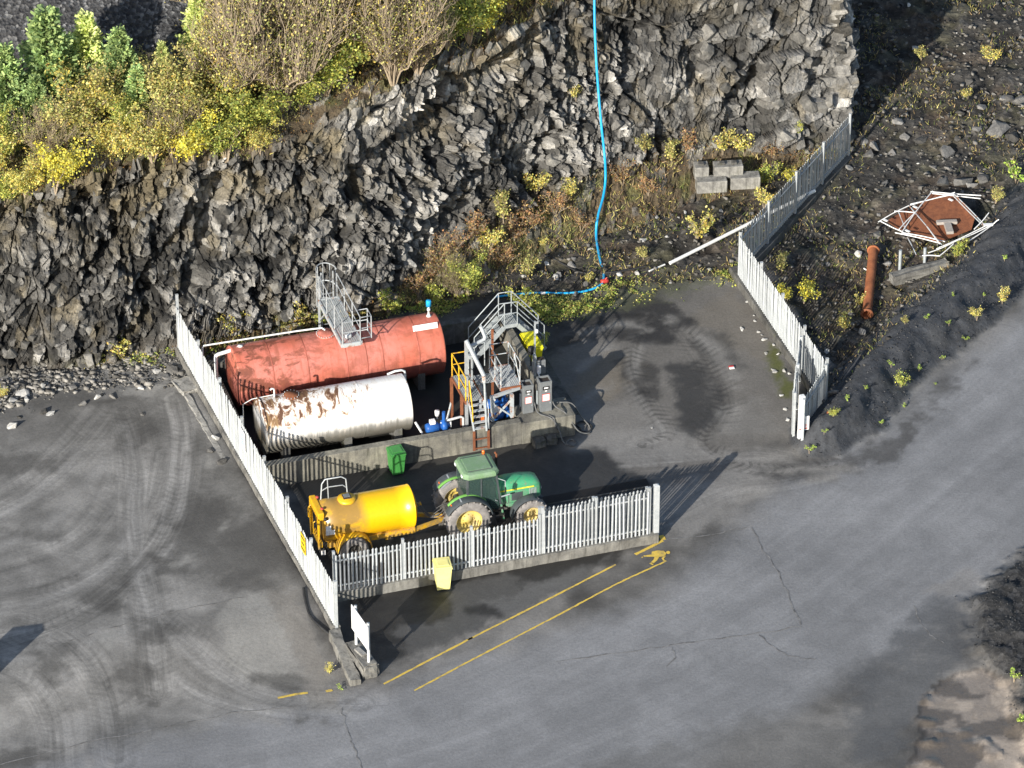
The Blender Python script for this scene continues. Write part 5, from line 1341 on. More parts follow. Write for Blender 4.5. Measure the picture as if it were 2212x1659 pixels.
MB().bar((1.07, -.45, 2.742), (1.07, .45, 2.742), .02, .02).build('roof_groove', M['dark_fender'], roof)
bc_ = MB().lathe([(0, .06), (.05, .06), (.05, .001)], (1.02, .52, 2.70), (0, 0, 1), 12).build('beacon', M['rust'], roof)
MB().lathe([(0, .055), (.07, .06), (.14, .05), (.17, .001)], (1.02, .52, 2.75), (0, 0, 1), 14).build('beacon_lens', M['orange_lens'], bc_)
MB().box((-.11, -.42, 2.56), (.04, .14, .09), bev=.012).build('work_light', M['label_white'], roof)
MB().box((-.11, .42, 2.56), (.04, .14, .09), bev=.012).build('work_light', M['label_white'], roof)
# fenders
def fender(parent, x, y, zc, r, w, a0, a1, mat, name, thick=.03, drop=0.0):
    prof = [(-w / 2, r - drop), (-w / 2 + .05, r), (w / 2 - .05, r), (w / 2, r - drop), (w / 2 - .01, r - thick - drop), (w / 2 - .05, r - thick), (-w / 2 + .05, r - thick), (-w / 2 + .01, r - thick - drop), (-w / 2, r - drop)]
    return MB().lathe(prof, (x, y, zc), (0, 1, 0), 20, True, a0, a1).build(name, mat, parent)
for sd in (-1, 1):
    fender(tr, 0, sd * .86, .87, .96, .40, rad(-62), rad(78), M['dark_fender'], 'rear_fender', .03, .03)
    f2 = MB()
    fender(tr, 0, sd * .62, .90, .95, .16, rad(-50), rad(55), M['green_light'], 'inner_fender', .03, .02)
    MB().box((-.42, sd * .78, 1.60), (.52, .42, .14), rot=Matrix.Rotation(rad(-38), 3, 'Y'), bev=.05).build('fender_pod', M['grey_fender'], tr)
    MB().box((-.60, sd * .78, 1.54), (.05, .10, .17), rot=Matrix.Rotation(rad(-30), 3, 'Y'), bev=.012).build('rear_lamp', M['orange_lens'], tr)
    fender(tr, 2.42, sd * .80, .63, .73, .40, rad(-95), rad(15), M['dark_fender'], 'front_fender', .025, .02)
# steps, mirrors, exhaust
for z, x in ((.42, 1.35), (.72, 1.30), (1.0, 1.25)): MB().box((x, -.62, z), (.34, .22, .035)).build('step', M['black_metal'], tr)
MB().bar((1.48, -.56, .36), (1.36, -.60, 1.15), .05, .07).build('step_rail', M['green_paint'], tr)
for sd in (-1, 1):
    MB().tube([(1.26, sd * .60, 2.30), (1.45, sd * .85, 2.32), (1.45, sd * .86, 2.05)], .016, 6).build('mirror_arm', M['galv_dull'], tr)
    MB().box((1.45, sd * .88, 1.92), (.035, .16, .28), bev=.012).build('mirror', M['black_metal'], tr)
MB().tube([(1.5, .36, 1.7), (1.5, .42, 2.25), (1.5, .42, 2.55)], .045, 10).build('exhaust', M['black_metal'], tr)
MB().tube([(1.5, .42, 2.55), (1.5, .42, 2.70), (1.44, .42, 2.78)], .04, 10).build('exhaust_tip', M['rust'], tr)
MB().lathe([(0, .03), (.35, .03)], (1.36, -.63, 1.48), (1, 0, .15), 8).build('grab_rail', M['galv_dull'], tr)
# hitch and hoses at the rear
MB().box((-.45, 0, .80), (.5, .5, .5), bev=.05).bar((-.5, -.4, .55), (-1.0, -.36, .52), .06, .10).bar((-.5, .4, .55), (-1.0, .36, .52), .06, .10).bar((-.5, -.3, 1.15), (-.85, -.36, .6), .06, .06).bar((-.5, .3, 1.15), (-.85, .36, .6), .06, .06).build('rear_linkage', M['grease'], tr)
for k in range(4): MB().tube(smooth_line([(-.6, -.2 + .12 * k, 1.05), (-.9, -.25 + .13 * k, .8 + .05 * k), (-1.25, -.1 + .06 * k, .75), (-1.55, .05 + .05 * k, 1.0 + .08 * k), (-1.7, .15, 1.3)], 5), .014, 6).build('hydraulic_hose', M['hose_grey'], tr)

# ================================================================== yellow bowser trailer
t = NT('bowser paint'); v = t.coord('Object'); x_, y_, z_ = t.sep(v)[:3]
n = t.noise(v, 1.1, 6, .6, .5)
soot = t.math('MULTIPLY', t.ramp(n, [(.34, 0.0), (.50, 1.0)]), t.ramp(t.math('ADD', x_, t.math('MULTIPLY', n, .5)), [(.55, 1.0), (.95, 0.0)]))
c = t.mix(t.math('MULTIPLY', soot, .78), (.80, .45, .005), (.20, .125, .06))
c = t.mix(.25, c, t.ramp(t.noise(v, 9, 6, .65), [(.3, .75), (.7, 1.15)]), 'MULTIPLY')
t.base(c); t.rough(.33); t.spec(.5); t.bump(t.noise(v, 4, 3, .5), .08, .02); M['bowser'] = t.m
bo = thing('bowser_trailer', 'yellow tanker bowser trailer hitched behind the green tractor', 'trailer', YP(1.47, -4.67), YA)
r = .80; zc = 1.42
prof = [(-1.12, .001), (-1.10, r * .5), (-1.04, r * .85), (-.98, r), (-.5, r), (0, r), (.6, r), (1.2, r), (1.8, r), (2.42, r), (2.42, r + .012), (2.46, r + .012), (2.46, r * .97), (2.56, r * .7), (2.60, r * .35), (2.61, .001)]
MB().lathe(prof, (0, 0, zc), (1, 0, 0), 56).build('barrel', M['bowser'], bo)
mh = MB().lathe([(0, .34), (.10, .34), (.10, .29), (.13, .27), (.13, .001)], (0, -.02, zc + r - .04), (0, 0, 1), 28).build('manhole', M['yellow_paint'], bo)
MB().box((0, -.02, zc + r + .12), (.30, .30, .05), bev=.01).build('manhole_lid', M['soot'], mh)
MB().box((0, -.02, zc + r + .16), (.24, .22, .02), bev=.008).build('lid_plate', M['cabinet'], mh)
rail = [(-.90, .34, zc + .65), (-.84, .34, zc + 1.40), (-.72, .34, zc + 1.58), (-.1, .34, zc + 1.58), (.08, .34, zc + 1.45), (.14, .34, zc + .68)]
MB().tube(rail, .026, 8).build('guard_rail', M['galv'], bo)
MB().tube([(-.86, .34, zc + 1.10), (-.62, .34, zc + 1.22), (-.05, .34, zc + 1.20), (.11, .34, zc + 1.05)], .022, 8).build('guard_rail', M['galv'], bo)
MB().tube([(-.60, .34, zc + .72), (-.62, .34, zc + 1.58)], .022, 8).build('guard_rail', M['galv'], bo)
# rear rack with lamps, ladder, plates
rk_ = MB().box((-1.15, 0, zc + .62), (.24, 1.30, .32), bev=.04).build('rear_rack', M['yellow_paint'], bo)
for y in (-.52, .52):
    MB().bar((-1.24, y, zc + .5), (-1.22, y, .55), .06, .10).build('rack_post', M['yellow_paint'], bo)
    MB().lathe([(0, .06), (.05, .06), (.06, .001)], (-1.02 if y > 0 else -1.05, y * .75, zc + .80), (.1, 0, 1), 14).build('marker_lamp', M['red_plastic'], rk_)
MB().tube([(-1.28, .30, zc + .6), (-1.40, .30, zc + .5), (-1.40, .30, zc + .1), (-1.28, .30, zc)], .025, 8).build('grab_handle', M['yellow_paint'], bo)
MB().tube([(-1.28, -.30, zc + .25), (-1.38, -.30, zc + .2), (-1.38, -.30, zc - .25), (-1.28, -.30, zc - .3)], .025, 8).build('grab_handle', M['yellow_paint'], bo)
MB().box((-1.20, -.25, zc - .55), (.12, 1.0, .26), bev=.03).build('rear_bumper', M['yellow_paint'], bo)
for x, z, s_ in ((-.92, zc + .16, .20), (-.80, zc - .02, .22), (-.96, zc - .02, .14)):
    a = math.asin(max(-1, min(1, (z - zc) / r)))
    MB().box((x, -math.cos(a) * (r + .008), z), (s_, .012, .20), rot=Matrix.Rotation(-a, 3, 'X')).build('notice_plate', M['label_white'], bo)
MB().lathe([(0, .07), (.10, .07), (.12, .001)], (-1.0, -.62, zc + .48), (0, -.8, .6), 14).build('filler_cap', M['black_metal'], bo)
MB().lathe([(0, .001), (0, .15), (.30, .15), (.30, .001)], (-1.1, -.25, .38), (.2, -1, 0), 18).build('rear_drum', M['black'], bo)
MB().box((-1.10, -.62, .42), (.16, .02, .20)).build('reflector_plate', M['label_white'], bo)
# chassis
for y in (-.58, .58): MB().bar((-.9, y, .70), (2.45, y, .70), .10, .22).build('chassis_beam', M['yellow_paint'], bo)
MB().bar((2.3, -.58, .68), (3.72, -.12, .62), .10, .16).bar((2.3, .58, .68), (3.72, .12, .62), .10, .16).build('drawbar', M['yellow_paint'], bo)
MB().box((3.85, 0, .60), (.45, .18, .14), bev=.03).build('hitch_eye', M['rust'], bo)
MB().bar((1.3, -.62, .62), (1.5, -.62, .62), .06, .22).build('jack_plate', M['yellow_paint'], bo)
MB().tube([(2.55, .30, 1.15), (2.95, .30, 1.20)], .075, 12).build('outlet_stub', M['yellow_paint'], bo)
MB().tube([(0, -.8, .55), (0, .8, .55)], .06, 10).build('axle', M['grease'], bo)
for sd in (-1, 1):
    wheel(bo, 0, sd * .86, .56, .42, .26, sd, M['yellow_paint'] if sd > 0 else M['grease'], M['tyre'], 0)
    fender(bo, 0, sd * .86, .56, .68, .46, rad(-88), rad(88), M['yellow_paint'], 'mudguard', .02, .03)
MB().tube(smooth_line([(2.9, .3, 1.2), (3.1, .15, .9), (3.4, .0, .72), (3.7, .05, .85), (4.0, .1, 1.0)], 5), .016, 6).build('air_line', M['hose_grey'], bo)

# ================================================================== things on the rough ground
def gpt(u, v, up=0.0, z=None):
    p = G(u, v, 0)
    for _ in range(3): p = G(u, v, ground_z(p[0], p[1]) if z is None else z)
    p[2] += up; return p
def hose_on(label, px, r, mat, name, cat, lift=.0, n=8):
    P = []
    for q in px:
        if len(q) == 2: p = gpt(*q)
        else: p = G(*q)
        P.append((p[0], p[1], p[2] + lift))
    return MB().tube(smooth_line(P, n), r, 10).build(name, M[mat], None, label=label, cat=cat)
# blue hose down the face
def face_pt(u, v, lift=.35):
    p, n = cliff_at(u, v); return p + n * 0 + np.array([.0, -lift, .15])
hp_ = []
for u, v in ((1284, -60), (1284, 0), (1285, 60), (1288, 130), (1293, 200), (1299, 270), (1306, 335), (1308, 385), (1303, 425), (1291, 470), (1288, 510), (1296, 560), (1304, 590), (1304, 606)):
    p, n_ = cliff_at(u, v)
    z = p[2]
    for w_ in np.linspace(-14, 14, 5):
        z = max(z, cliff_at(u + w_, v)[0][2])
    hp_.append(G(u, v, max(z + .12, p[2] + .15)) if v < 480 else np.array(gpt(u, v, .12)) if v > 540 else G(u, v, max(p[2] + .12, .15)))
zz = [p[2] for p in hp_]
for i in range(1, len(hp_)):                     # the hose only runs downhill
    z = min(zz[i - 1] - .05, max(zz[i], .12)) if i < len(hp_) - 1 else .12
    zz[i] = z
for i, (u, v) in enumerate(((1284, -60), (1284, 0), (1285, 60), (1288, 130), (1293, 200), (1299, 270), (1306, 335), (1308, 385), (1303, 425), (1291, 470), (1288, 510), (1296, 560), (1304, 590), (1304, 606))):
    hp_[i] = G(u, v, zz[i])
MB().tube(smooth_line([tuple(p) for p in hp_], 8), .054, 12).build('water_pipe', M['blue_pipe'], None, label='bright blue plastic pipe hanging down the quarry face', cat='pipe')
cn = thing('pipe_coupling', 'red coupling joining the two blue pipes on the ground', 'coupling', gpt(1306, 612, .10), .3)
MB().lathe([(-.16, .001), (-.16, .09), (-.05, .10), (.05, .10), (.16, .09), (.16, .001)], (0, 0, 0), (1, .1, 0), 14).build('sleeve', M['red_plastic'], cn); MB().tube([(0, 0, .05), (.1, .0, .16)], .03, 8).build('lever', M['red_plastic'], cn)
hose_on('thin blue pipe curving over the ground behind the access stairs', [(1301, 616), (1285, 626), (1255, 634), (1215, 637), (1170, 636), (1120, 639), (1070, 645)], .045, 'blue_pipe', 'water_pipe', 'pipe', .08)
hose_on('white collar on the thin blue pipe', [(1168, 636), (1178, 637)], .055, 'label_white', 'pipe_collar', 'coupling', .08)
hose_on('black pipe lying behind the blue pipe on the scrub', [(1185, 555), (1220, 575), (1260, 592), (1330, 590), (1395, 578)], .04, 'black', 'black_pipe', 'pipe', .06)
# long white pole lying up over the fence
p0, p1 = gpt(1447, 572, .08), G(1760, 412, .55)
MB().tube([tuple(p0), tuple(p1)], .075, 10).build('white_pole', M['white_paint'], None, label='long white pole lying from the scrub up to the rear fence', cat='pole')
p0, p1 = gpt(1402, 588, .05), gpt(1436, 574, .06)
MB().tube([tuple(p0), tuple(p1)], .035, 8).build('white_rod', M['white_paint'], None, label='thin white rod on the scrub before the long white pole', cat='rod')

# interlocking concrete blocks
M['block_con'] = concrete('weathered block concrete', .40, 1.0, .14, .25, 1.6)
def lego(label, p, rz, L=1.2, knobs=2):
    r_ = thing('interlocking_block', label, 'concrete block', p, rz, 'stacked interlocking concrete blocks')
    MB().box((0, 0, .28), (L, .58, .56), bev=.035).build('body', M['block_con'], r_)
    for k in range(knobs): MB().box(((k - (knobs - 1) / 2) * .5, 0, .60), (.24, .24, .09), bev=.03).build('knob', M['concrete_dark'], r_)
    return r_
ba = rad(6); bz = .75
lego('front left concrete block of the lower course below the rock face', G(1536, 410, bz - .40), ba, 1.28, 0)
lego('front right concrete block of the lower course below the rock face', G(1608, 402, bz - .40), ba, 1.26, 0)
lego('single concrete block standing left in the upper course', G(1514, 380, bz + .02), ba, .60, 1)
lego('wide studded concrete block standing right in the upper course', G(1572, 378, bz + .02), ba, 1.22, 2)

# scrap: rusty sheet with barrier frames, timber, pipe, posts
rs_ = thing('rusty_sheet', 'rust brown steel sheet lying beyond the bank under white frames', 'steel sheet', gpt(2030, 478, .30), 0)
c0_ = gpt(2030, 478, .30)
K7 = lambda x, y, z: np.array(G((3350 + x / 3.687) * .553, (700 + y / 3.687) * .553, z)) - c0_
zb = c0_[2]
corners = [K7(700, 500, zb + .05), K7(1080, 200, zb + .25), K7(1400, 215, zb + .30), K7(1700, 520, zb + .2), K7(1640, 720, zb + .05), K7(1180, 905, zb - .05), K7(720, 770, zb + .0)]
m = MB(); vs = [tuple(p) for p in corners] + [tuple(p - np.array([0, 0, .03])) for p in corners]; n = len(corners)
m.add(vs, [tuple(range(n)), tuple(range(2 * n - 1, n - 1, -1))] + [(i, n + i, n + (i + 1) % n, (i + 1) % n) for i in range(n)]); m.build('sheet', M['rust'], rs_)
m = MB(); vs = [tuple(p) for p in (K7(420, 600, zb), K7(720, 420, zb + .12), K7(700, 700, zb + .02), K7(620, 740, zb))]
m.add(vs + [(a, b, c - .02) for a, b, c in vs], [(0, 1, 2, 3), (7, 6, 5, 4), (0, 4, 5, 1), (1, 5, 6, 2), (2, 6, 7, 3), (3, 7, 4, 0)]); m.build('torn_flap', M['rust'], rs_)
frame_px = [  # bars of the fallen barrier frames (zoomed photo positions, height over the sheet)
    ((300, 615, .15), (740, 380, .30)), ((330, 605, .2), (730, 790, .22)), ((740, 380, .35), (1390, 215, .5)), ((760, 360, .42), (1400, 190, .55)),
    ((1390, 215, .52), (1830, 660, .30)), ((1380, 240, .45), (1800, 660, .25)), ((740, 380, .38), (1000, 680, .45)), ((1000, 680, .45), (1210, 940, .30)),
    ((760, 400, .34), (1180, 930, .26)), ((640, 770, .25), (1260, 900, .20)), ((540, 770, .16), (1200, 925, .14)), ((1140, 1000, .12), (1830, 680, .30)), ((1180, 980, .2), (1950, 650, .35)),
    ((1050, 180, .5), (1780, 235, .45)), ((1070, 205, .42), (1770, 280, .36)), ((1080, 170, .5), (640, 760, .28)), ((860, 450, .35), (600, 720, .25)), ((1950, 650, .38), (2035, 580, .6)), ((1890, 485, .5), (1680, 720, .25)),
    ((1940, 660, .3), (1600, 890, .2)), ((1380, 930, .2), (1180, 1105, .08)), ((1180, 1105, .08), (930, 1100, .06)), ((1400, 900, .2), (1020, 1060, .06)), ((720, 840, .1), (845, 1090, .05)), ((590, 470, .3), (690, 720, .2)), ((530, 460, .3), (820, 480, .3)),
]
bf = thing('barrier_frames', 'tangle of bent white and rusty barrier frames on the rusty sheet', 'barrier', c0_, 0)
for i, (a, b) in enumerate(frame_px):
    p, q_ = K7(a[0], a[1], zb + a[2]), K7(b[0], b[1], zb + b[2]); mid = (p + q_) / 2 + np.array([random.uniform(-.04, .04), 0, random.uniform(-.05, .05)])
    MB().tube(smooth_line([tuple(p), tuple(mid), tuple(q_)], 4), .024, 8).build('frame_bar', M['galv_rust'] if i in (4, 5, 6, 7, 23, 24) else M['white_paint'], bf)
for x, y in ((830, 400), (1340, 295), (720, 745), (400, 590)): MB().box(K7(x, y, zb + .36), (.22, .10, .03), rz=-.8).build('frame_plate', M['white_paint'], bf)
MB().box(K7(1880, 655, zb + .36), (.38, .16, .05), rz=.1).build('frame_plate', M['white_paint'], bf)
tb = thing('timber_tee', 'pale grey timber T piece lying on the rusty sheet', 'timber', G((3350 + 1300 / 3.687) * .553, (700 + 690 / 3.687) * .553, zb + .14), rad(5))
MB().box((0, .30, .06), (.86, .22, .13), bev=.02).build('cross_piece', M['timber'], tb); MB().box((.0, -.20, .06), (.30, .75, .13), bev=.02).build('stem_piece', M['timber'], tb)
rp0, rp1 = gpt(1886, 552, .26), gpt(1872, 690, .24)
rp = thing('rusty_pipe', 'long orange rusted pipe with flanged ends lying beyond the right fence', 'pipe', rp1, 0)
d_ = rp0 - rp1
prof_pipe = MB().tube([(0, 0, 0), tuple(d_)], 0.195, 24, caps=False).tube([tuple(d_), (0, 0, 0)], .16, 24, caps=False); prof_pipe.build('barrel', M['rust_pipe'], rp)
for k, o in enumerate(((0, 0, 0), tuple(d_))):
    dn = Vector(d_).normalized() * (1 if k == 0 else -1)
    MB().lathe([(0, .16), (0, .26), (.05, .26), (.05, .195)], o, dn, 28).build('flange', M['rust_pipe'] if k else M['rust'], rp)
for u, v, lab in ((1943, 595, 'left of two short galvanised posts beside the rusty pipe'), (1997, 572, 'right of two short galvanised posts beside the rusty pipe')):
    h_ = 1.15 if u < 1960 else .75
    MB().tube([(0, 0, -.2), (.0, .1, h_)], .065, 12).build('short_post', M['galv_dull'], None, loc=gpt(u, v), label=lab, cat='post')
# fallen concrete beam by the bank
block('concrete_beam', 'weathered concrete beam lying between the posts and the dark bank', gpt(1985, 592, -.1), (2.6, .42, .42), rad(26), M['concrete'], 'beam', .04, 9)
hose_on('thin white rod lying beside the rusty pipe', [(1866, 582), (1880, 590)], .03, 'white_paint', 'white_rod', 'rod', .05)
db = thing('plastic_scrap', 'small red and white piece of litter on the forecourt', 'litter', gpt(1580, 795, .01), .2)
MB().box((0, .04, .03), (.20, .10, .06), bev=.01).build('red_half', M['red_plastic'], db); MB().box((0, -.06, .03), (.20, .10, .05), bev=.01).build('white_half', M['label_white'], db)
block('brick_scrap', 'broken reddish brick piece at the foot of the bank beside the leaning panel', gpt(1795, 893, .0), (.30, .12, .10), .5, M['rust_pipe'], 'brick', .01, 12)

# ================================================================== vegetation
def leaf_material(name, rough=.6):
    t = NT(name); c = t.attr('leafcol', 'Color'); oi = t.n('ShaderNodeObjectInfo')
    c = t.mix(1.0, c, t.ramp(oi.outputs['Random'], [(0, 1.0), (1, 1.5)]), 'MULTIPLY')
    t.base(c); t.rough(rough); t.spec(.25)
    tl = t.n('ShaderNodeBsdfTranslucent'); t.l(c, tl.inputs[0])
    mx = t.n('ShaderNodeMixShader'); mx.inputs[0].default_value = .28
    t.l(t.b.outputs[0], mx.inputs[1]); t.l(tl.outputs[0], mx.inputs[2]); t.l(mx.outputs[0], t.out.inputs[0])
    return t.m
M['leaf'] = leaf_material('foliage')
M['bark'] = worn('pale bark', (.36, .29, .205), (.25, .20, .145), 6, .4, .7, .9, 0, 30, .1)
M['bark_dark'] = worn('dark bark', (.09, .07, .055), (.06, .05, .04), 6, .4, .7, .9, 0, 30, .1)

def rand_dir(n, rng): v = rng.normal(size=(n, 3)); return v / np.linalg.norm(v, axis=1, keepdims=True)
def leaf_quads(pos, size, rng, aspect=.62, upbias=.3):
    n = len(pos); a = rand_dir(n, rng); nn = rand_dir(n, rng); nn[:, 2] = np.abs(nn[:, 2]) + upbias
    a = a - nn * (np.sum(a * nn, 1) / np.sum(nn * nn, 1))[:, None]; a /= np.linalg.norm(a, axis=1, keepdims=True) + 1e-9
    b = np.cross(nn, a); b /= np.linalg.norm(b, axis=1, keepdims=True) + 1e-9
    s = (size * rng.uniform(.6, 1.25, n))[:, None]; h = s * aspect
    return np.stack([pos - a * s * .5, pos + b * h * .5, pos + a * s * .5, pos - b * h * .5], 1)
def pick(pal, n, rng, jit=.2):
    pal = np.array([p[:3] for p in pal]); wts = None
    c = pal[rng.integers(0, len(pal), n)] * rng.uniform(1 - jit, 1 + jit, (n, 1)); return c

PAL = {'yellow': [(.60, .50, .10), (.52, .46, .12), (.44, .42, .13), (.34, .36, .11), (.52, .36, .09), (.62, .55, .22), (.27, .30, .09)],
       'bright': [(.70, .59, .07), (.64, .55, .08), (.52, .49, .10), (.40, .42, .10)],
       'green': [(.32, .36, .08), (.23, .29, .07), (.42, .42, .10), (.17, .22, .06), (.48, .44, .09)],
       'olive': [(.42, .38, .13), (.50, .44, .15), (.30, .31, .10), (.38, .29, .11), (.26, .28, .09)],
       'fresh': [(.30, .42, .07), (.38, .46, .09), (.22, .32, .07)],
       'brown': [(.36, .25, .13), (.44, .32, .17), (.24, .16, .085), (.38, .31, .13)],
       'russet': [(.36, .19, .09), (.28, .15, .08), (.42, .27, .11), (.34, .27, .10), (.22, .13, .08)],
       'pine': [(.20, .28, .11), (.25, .33, .12), (.32, .39, .15), (.14, .21, .09)],
       'palepine': [(.42, .48, .17), (.50, .54, .20), (.32, .40, .14), (.56, .58, .23)]}

def branch_set(rng, h, spread, nb, up=.75, base_r=.05, lean=0.25):
    """limbs leaving the ground together: list of point lists"""
    out = []
    for k in range(nb):
        az = rng.uniform(0, 2 * math.pi); out_r = spread * math.sqrt(rng.uniform(.05, 1)); hh = h * rng.uniform(.62, 1.0) * (1 - .25 * out_r / spread)
        p = [np.array([0, 0, -.15])]
        for i in range(1, 5):
            f = i / 4; p.append(np.array([math.cos(az) * out_r * f ** 1.25, math.sin(az) * out_r * f ** 1.25, hh * f ** up]) + rng.normal(0, .04 * h * f, 3))
        out.append(p)
    return out

def make_shrub(kind, seed, h, spread, nb, nleaf, leaf, twigs=60, clump=.22, dense=1.0, barkm='bark'):
    rng = np.random.default_rng(seed); br = branch_set(rng, h, spread, nb)
    wood = MB()
    tips = []
    for p in br:
        P = smooth_line([tuple(q) for q in p], 3)
        wood.tube(P, [max(.008, .032 * h / 2.2 * (1 - i / len(P))) for i in range(len(P))], 5)
        for i in range(4, len(P)): tips.append(np.array(P[i]))
    tips = np.array(tips)
    tw = []
    for k in range(twigs):
        o = tips[rng.integers(len(tips))]; d = rng.normal(size=3); d[2] = abs(d[2]) + .35; d /= np.linalg.norm(d); L = rng.uniform(.12, .30) * h
        e = o + d * L; wood.tube([tuple(o), tuple(o + d * L * .5 + rng.normal(0, .02, 3)), tuple(e)], [.011, .008, .004], 3, caps=False); tw.append(e); tw.append(o + d * L * .6)
    cen = np.concatenate([tips, np.array(tw)]) if tw else tips
    cen = cen[cen[:, 2] > .18 * h]
    keep = rng.random(len(cen)) < .7; cen = cen[keep] if keep.sum() > 5 else cen
    w_ = rng.uniform(.2, 1, len(cen)) ** 2; w_ /= w_.sum()
    k = rng.choice(len(cen), nleaf, p=w_)
    sg = clump * (h / 2.2) * rng.uniform(.5, 1.2, len(cen))
    pos = cen[k] + rng.normal(size=(nleaf, 3)) * sg[k][:, None] * np.array([1, 1, .75])
    pos[:, 2] = np.maximum(pos[:, 2], .05)
    cl = pick(PAL[kind], nleaf, rng); tint = rng.uniform(.60, 1.40, (len(cen), 1)); cl = cl * tint[k]
    return wood.mesh('branches', M[barkm]), quads_mesh('foliage', leaf_quads(pos, leaf, rng), M['leaf'], cl)

def make_bare(seed, h, spread, nb=26, twigs=420, nleaf=900, pal='olive'):
    rng = np.random.default_rng(seed); br = branch_set(rng, h, spread, nb, .85)
    wood = MB(); tips = []
    for p in br:
        P = smooth_line([tuple(q) for q in p], 3)
        wood.tube(P, [max(.010, .035 * (1 - i / len(P))) for i in range(len(P))], 4)
        tips += [np.array(q) for q in P[3:]]
    ends = []
    for k in range(twigs):
        o = tips[rng.integers(len(tips))]; d = np.array([o[0], o[1], 0]) * .25 + rng.normal(0, .35, 3); d[2] = abs(d[2]) + .8; d /= np.linalg.norm(d); L = rng.uniform(.12, .36) * h * .8
        m_ = o + d * L * .5 + rng.normal(0, .03, 3); e = o + d * L + rng.normal(0, .05, 3)
        wood.tube([tuple(o), tuple(m_), tuple(e)], [.011, .008, .005], 3, caps=False); ends += [e, m_]
    ends = np.array(ends); k = rng.integers(0, len(ends), nleaf)
    pos = ends[k] + rng.normal(0, .12, (nleaf, 3))
    return wood.mesh('branches', M['bark']), quads_mesh('foliage', leaf_quads(pos, .065, rng), M['leaf'], pick(PAL[pal], nleaf, rng))

def make_conifer(seed, h, r, pal):
    rng = np.random.default_rng(seed); wood = MB()
    wood.tube([(0, 0, -.2), (0.02, 0, h * .5), (0, .02, h)], [.06, .04, .008], 6)
    pos = []; dirs = []; tint = []
    z = .12 * h
    while z < h * .98:
        f = z / h; nbr = rng.integers(4, 7); a0 = rng.uniform(0, 6.28)
        for k in range(nbr):
            a = a0 + 6.28 * k / nbr + rng.uniform(-.3, .3); L = r * (1 - f) ** .75 * rng.uniform(.6, 1.15) + .06
            d = np.array([math.cos(a), math.sin(a), .35 + .4 * f]); d /= np.linalg.norm(d)
            o = np.array([0, 0, z]); wood.tube([tuple(o), tuple(o + d * L * .8)], [.014, .006], 3, caps=False)
            nn = int(90 * L / .8) + 14; t_ = rng.uniform(.2, 1.05, nn) ** .7
            p = o + d * (t_ * L)[:, None] + rng.normal(0, .055 + .03 * L, (nn, 3)); pos.append(p); dirs.append(np.tile(d, (nn, 1)) + rng.normal(0, .45, (nn, 3)))
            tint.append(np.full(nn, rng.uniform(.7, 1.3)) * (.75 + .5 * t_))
        z += h * rng.uniform(.045, .075)
    pos = np.concatenate(pos); dirs = np.concatenate(dirs); tint = np.concatenate(tint); n = len(pos)
    dirs /= np.linalg.norm(dirs, axis=1, keepdims=True); s = rng.uniform(.09, .17, n)[:, None]
    b = np.cross(dirs, rand_dir(n, rng)); b /= np.linalg.norm(b, axis=1, keepdims=True) + 1e-9
    Q = np.stack([pos - b * s * .18, pos + b * s * .18, pos + dirs * s + b * s * .22, pos + dirs * s - b * s * .22], 1)
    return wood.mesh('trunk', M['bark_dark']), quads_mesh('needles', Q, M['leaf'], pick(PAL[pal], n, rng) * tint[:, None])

SHR = {
    'yellow': [make_shrub('yellow', 500 + i, 2.4, 1.25, 9, 3800, .105, 80, .17) for i in range(3)],
    'bright': [make_shrub('bright', 510 + i, 2.2, 1.2, 8, 3800, .11, 70, .17) for i in range(2)],
    'green': [make_shrub('green', 520 + i, 2.3, 1.2, 9, 4600, .10, 60, .17) for i in range(3)],
    'olive': [make_shrub('olive', 530 + i, 2.4, 1.25, 11, 3200, .10, 110, .17) for i in range(3)],
    'bare': [make_bare(540 + i, 3.0, 1.5, 34, 1150, 3400, ('olive', 'yellow', 'olive')[i]) for i in range(3)],
    'small': [make_shrub('yellow', 550 + i, 1.1, .5, 6, 650, .085, 26, .16) for i in range(2)] + [make_shrub('olive', 555, 1.1, .5, 6, 700, .085, 26, .16)],
    'smallgreen': [make_shrub('green', 560 + i, 1.0, .6, 6, 900, .08, 20, .2) for i in range(2)],
    'fresh': [make_shrub('fresh', 570 + i, .5, .32, 5, 160, .075, 6, .2) for i in range(2)],
    'pine': [make_conifer(580 + i, 3.0, .95, 'pine') for i in range(2)],
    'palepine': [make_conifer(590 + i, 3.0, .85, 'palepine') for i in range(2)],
    'russet': [make_shrub('russet', 600 + i, 1.1, .65, 8, 620, .075, 60, .2) for i in range(3)],
    'orange': [make_shrub('bright', 577, 1.0, .55, 7, 600, .09, 20, .2)],
}
NAMES = {'yellow': ('autumn_shrub', 'shrub'), 'bright': ('autumn_shrub', 'shrub'), 'green': ('leafy_shrub', 'shrub'), 'olive': ('autumn_shrub', 'shrub'), 'bare': ('bare_willow', 'shrub'), 'small': ('small_shrub', 'shrub'), 'smallgreen': ('leafy_shrub', 'shrub'),
         'fresh': ('weed', 'plant'), 'pine': ('young_conifer', 'tree'), 'palepine': ('young_conifer', 'tree'), 'orange': ('small_shrub', 'shrub'), 'russet': ('russet_scrub', 'shrub')}
vcount = {}
def plant(kind, p, sc, label, group=None, wide=1.0):
    k = vcount.get(kind, 0); vcount[kind] = k + 1
    wm, lm = SHR[kind][k % len(SHR[kind])]; nm, ct = NAMES[kind]
    r = thing(nm, label, ct, p, random.uniform(0, 6.28), group); r.scale = (sc * wide, sc * wide, sc)
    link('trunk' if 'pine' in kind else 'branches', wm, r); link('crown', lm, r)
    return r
def top(u, v): return cliff_at(u, v)[0] + np.array([0, 0, -.05])

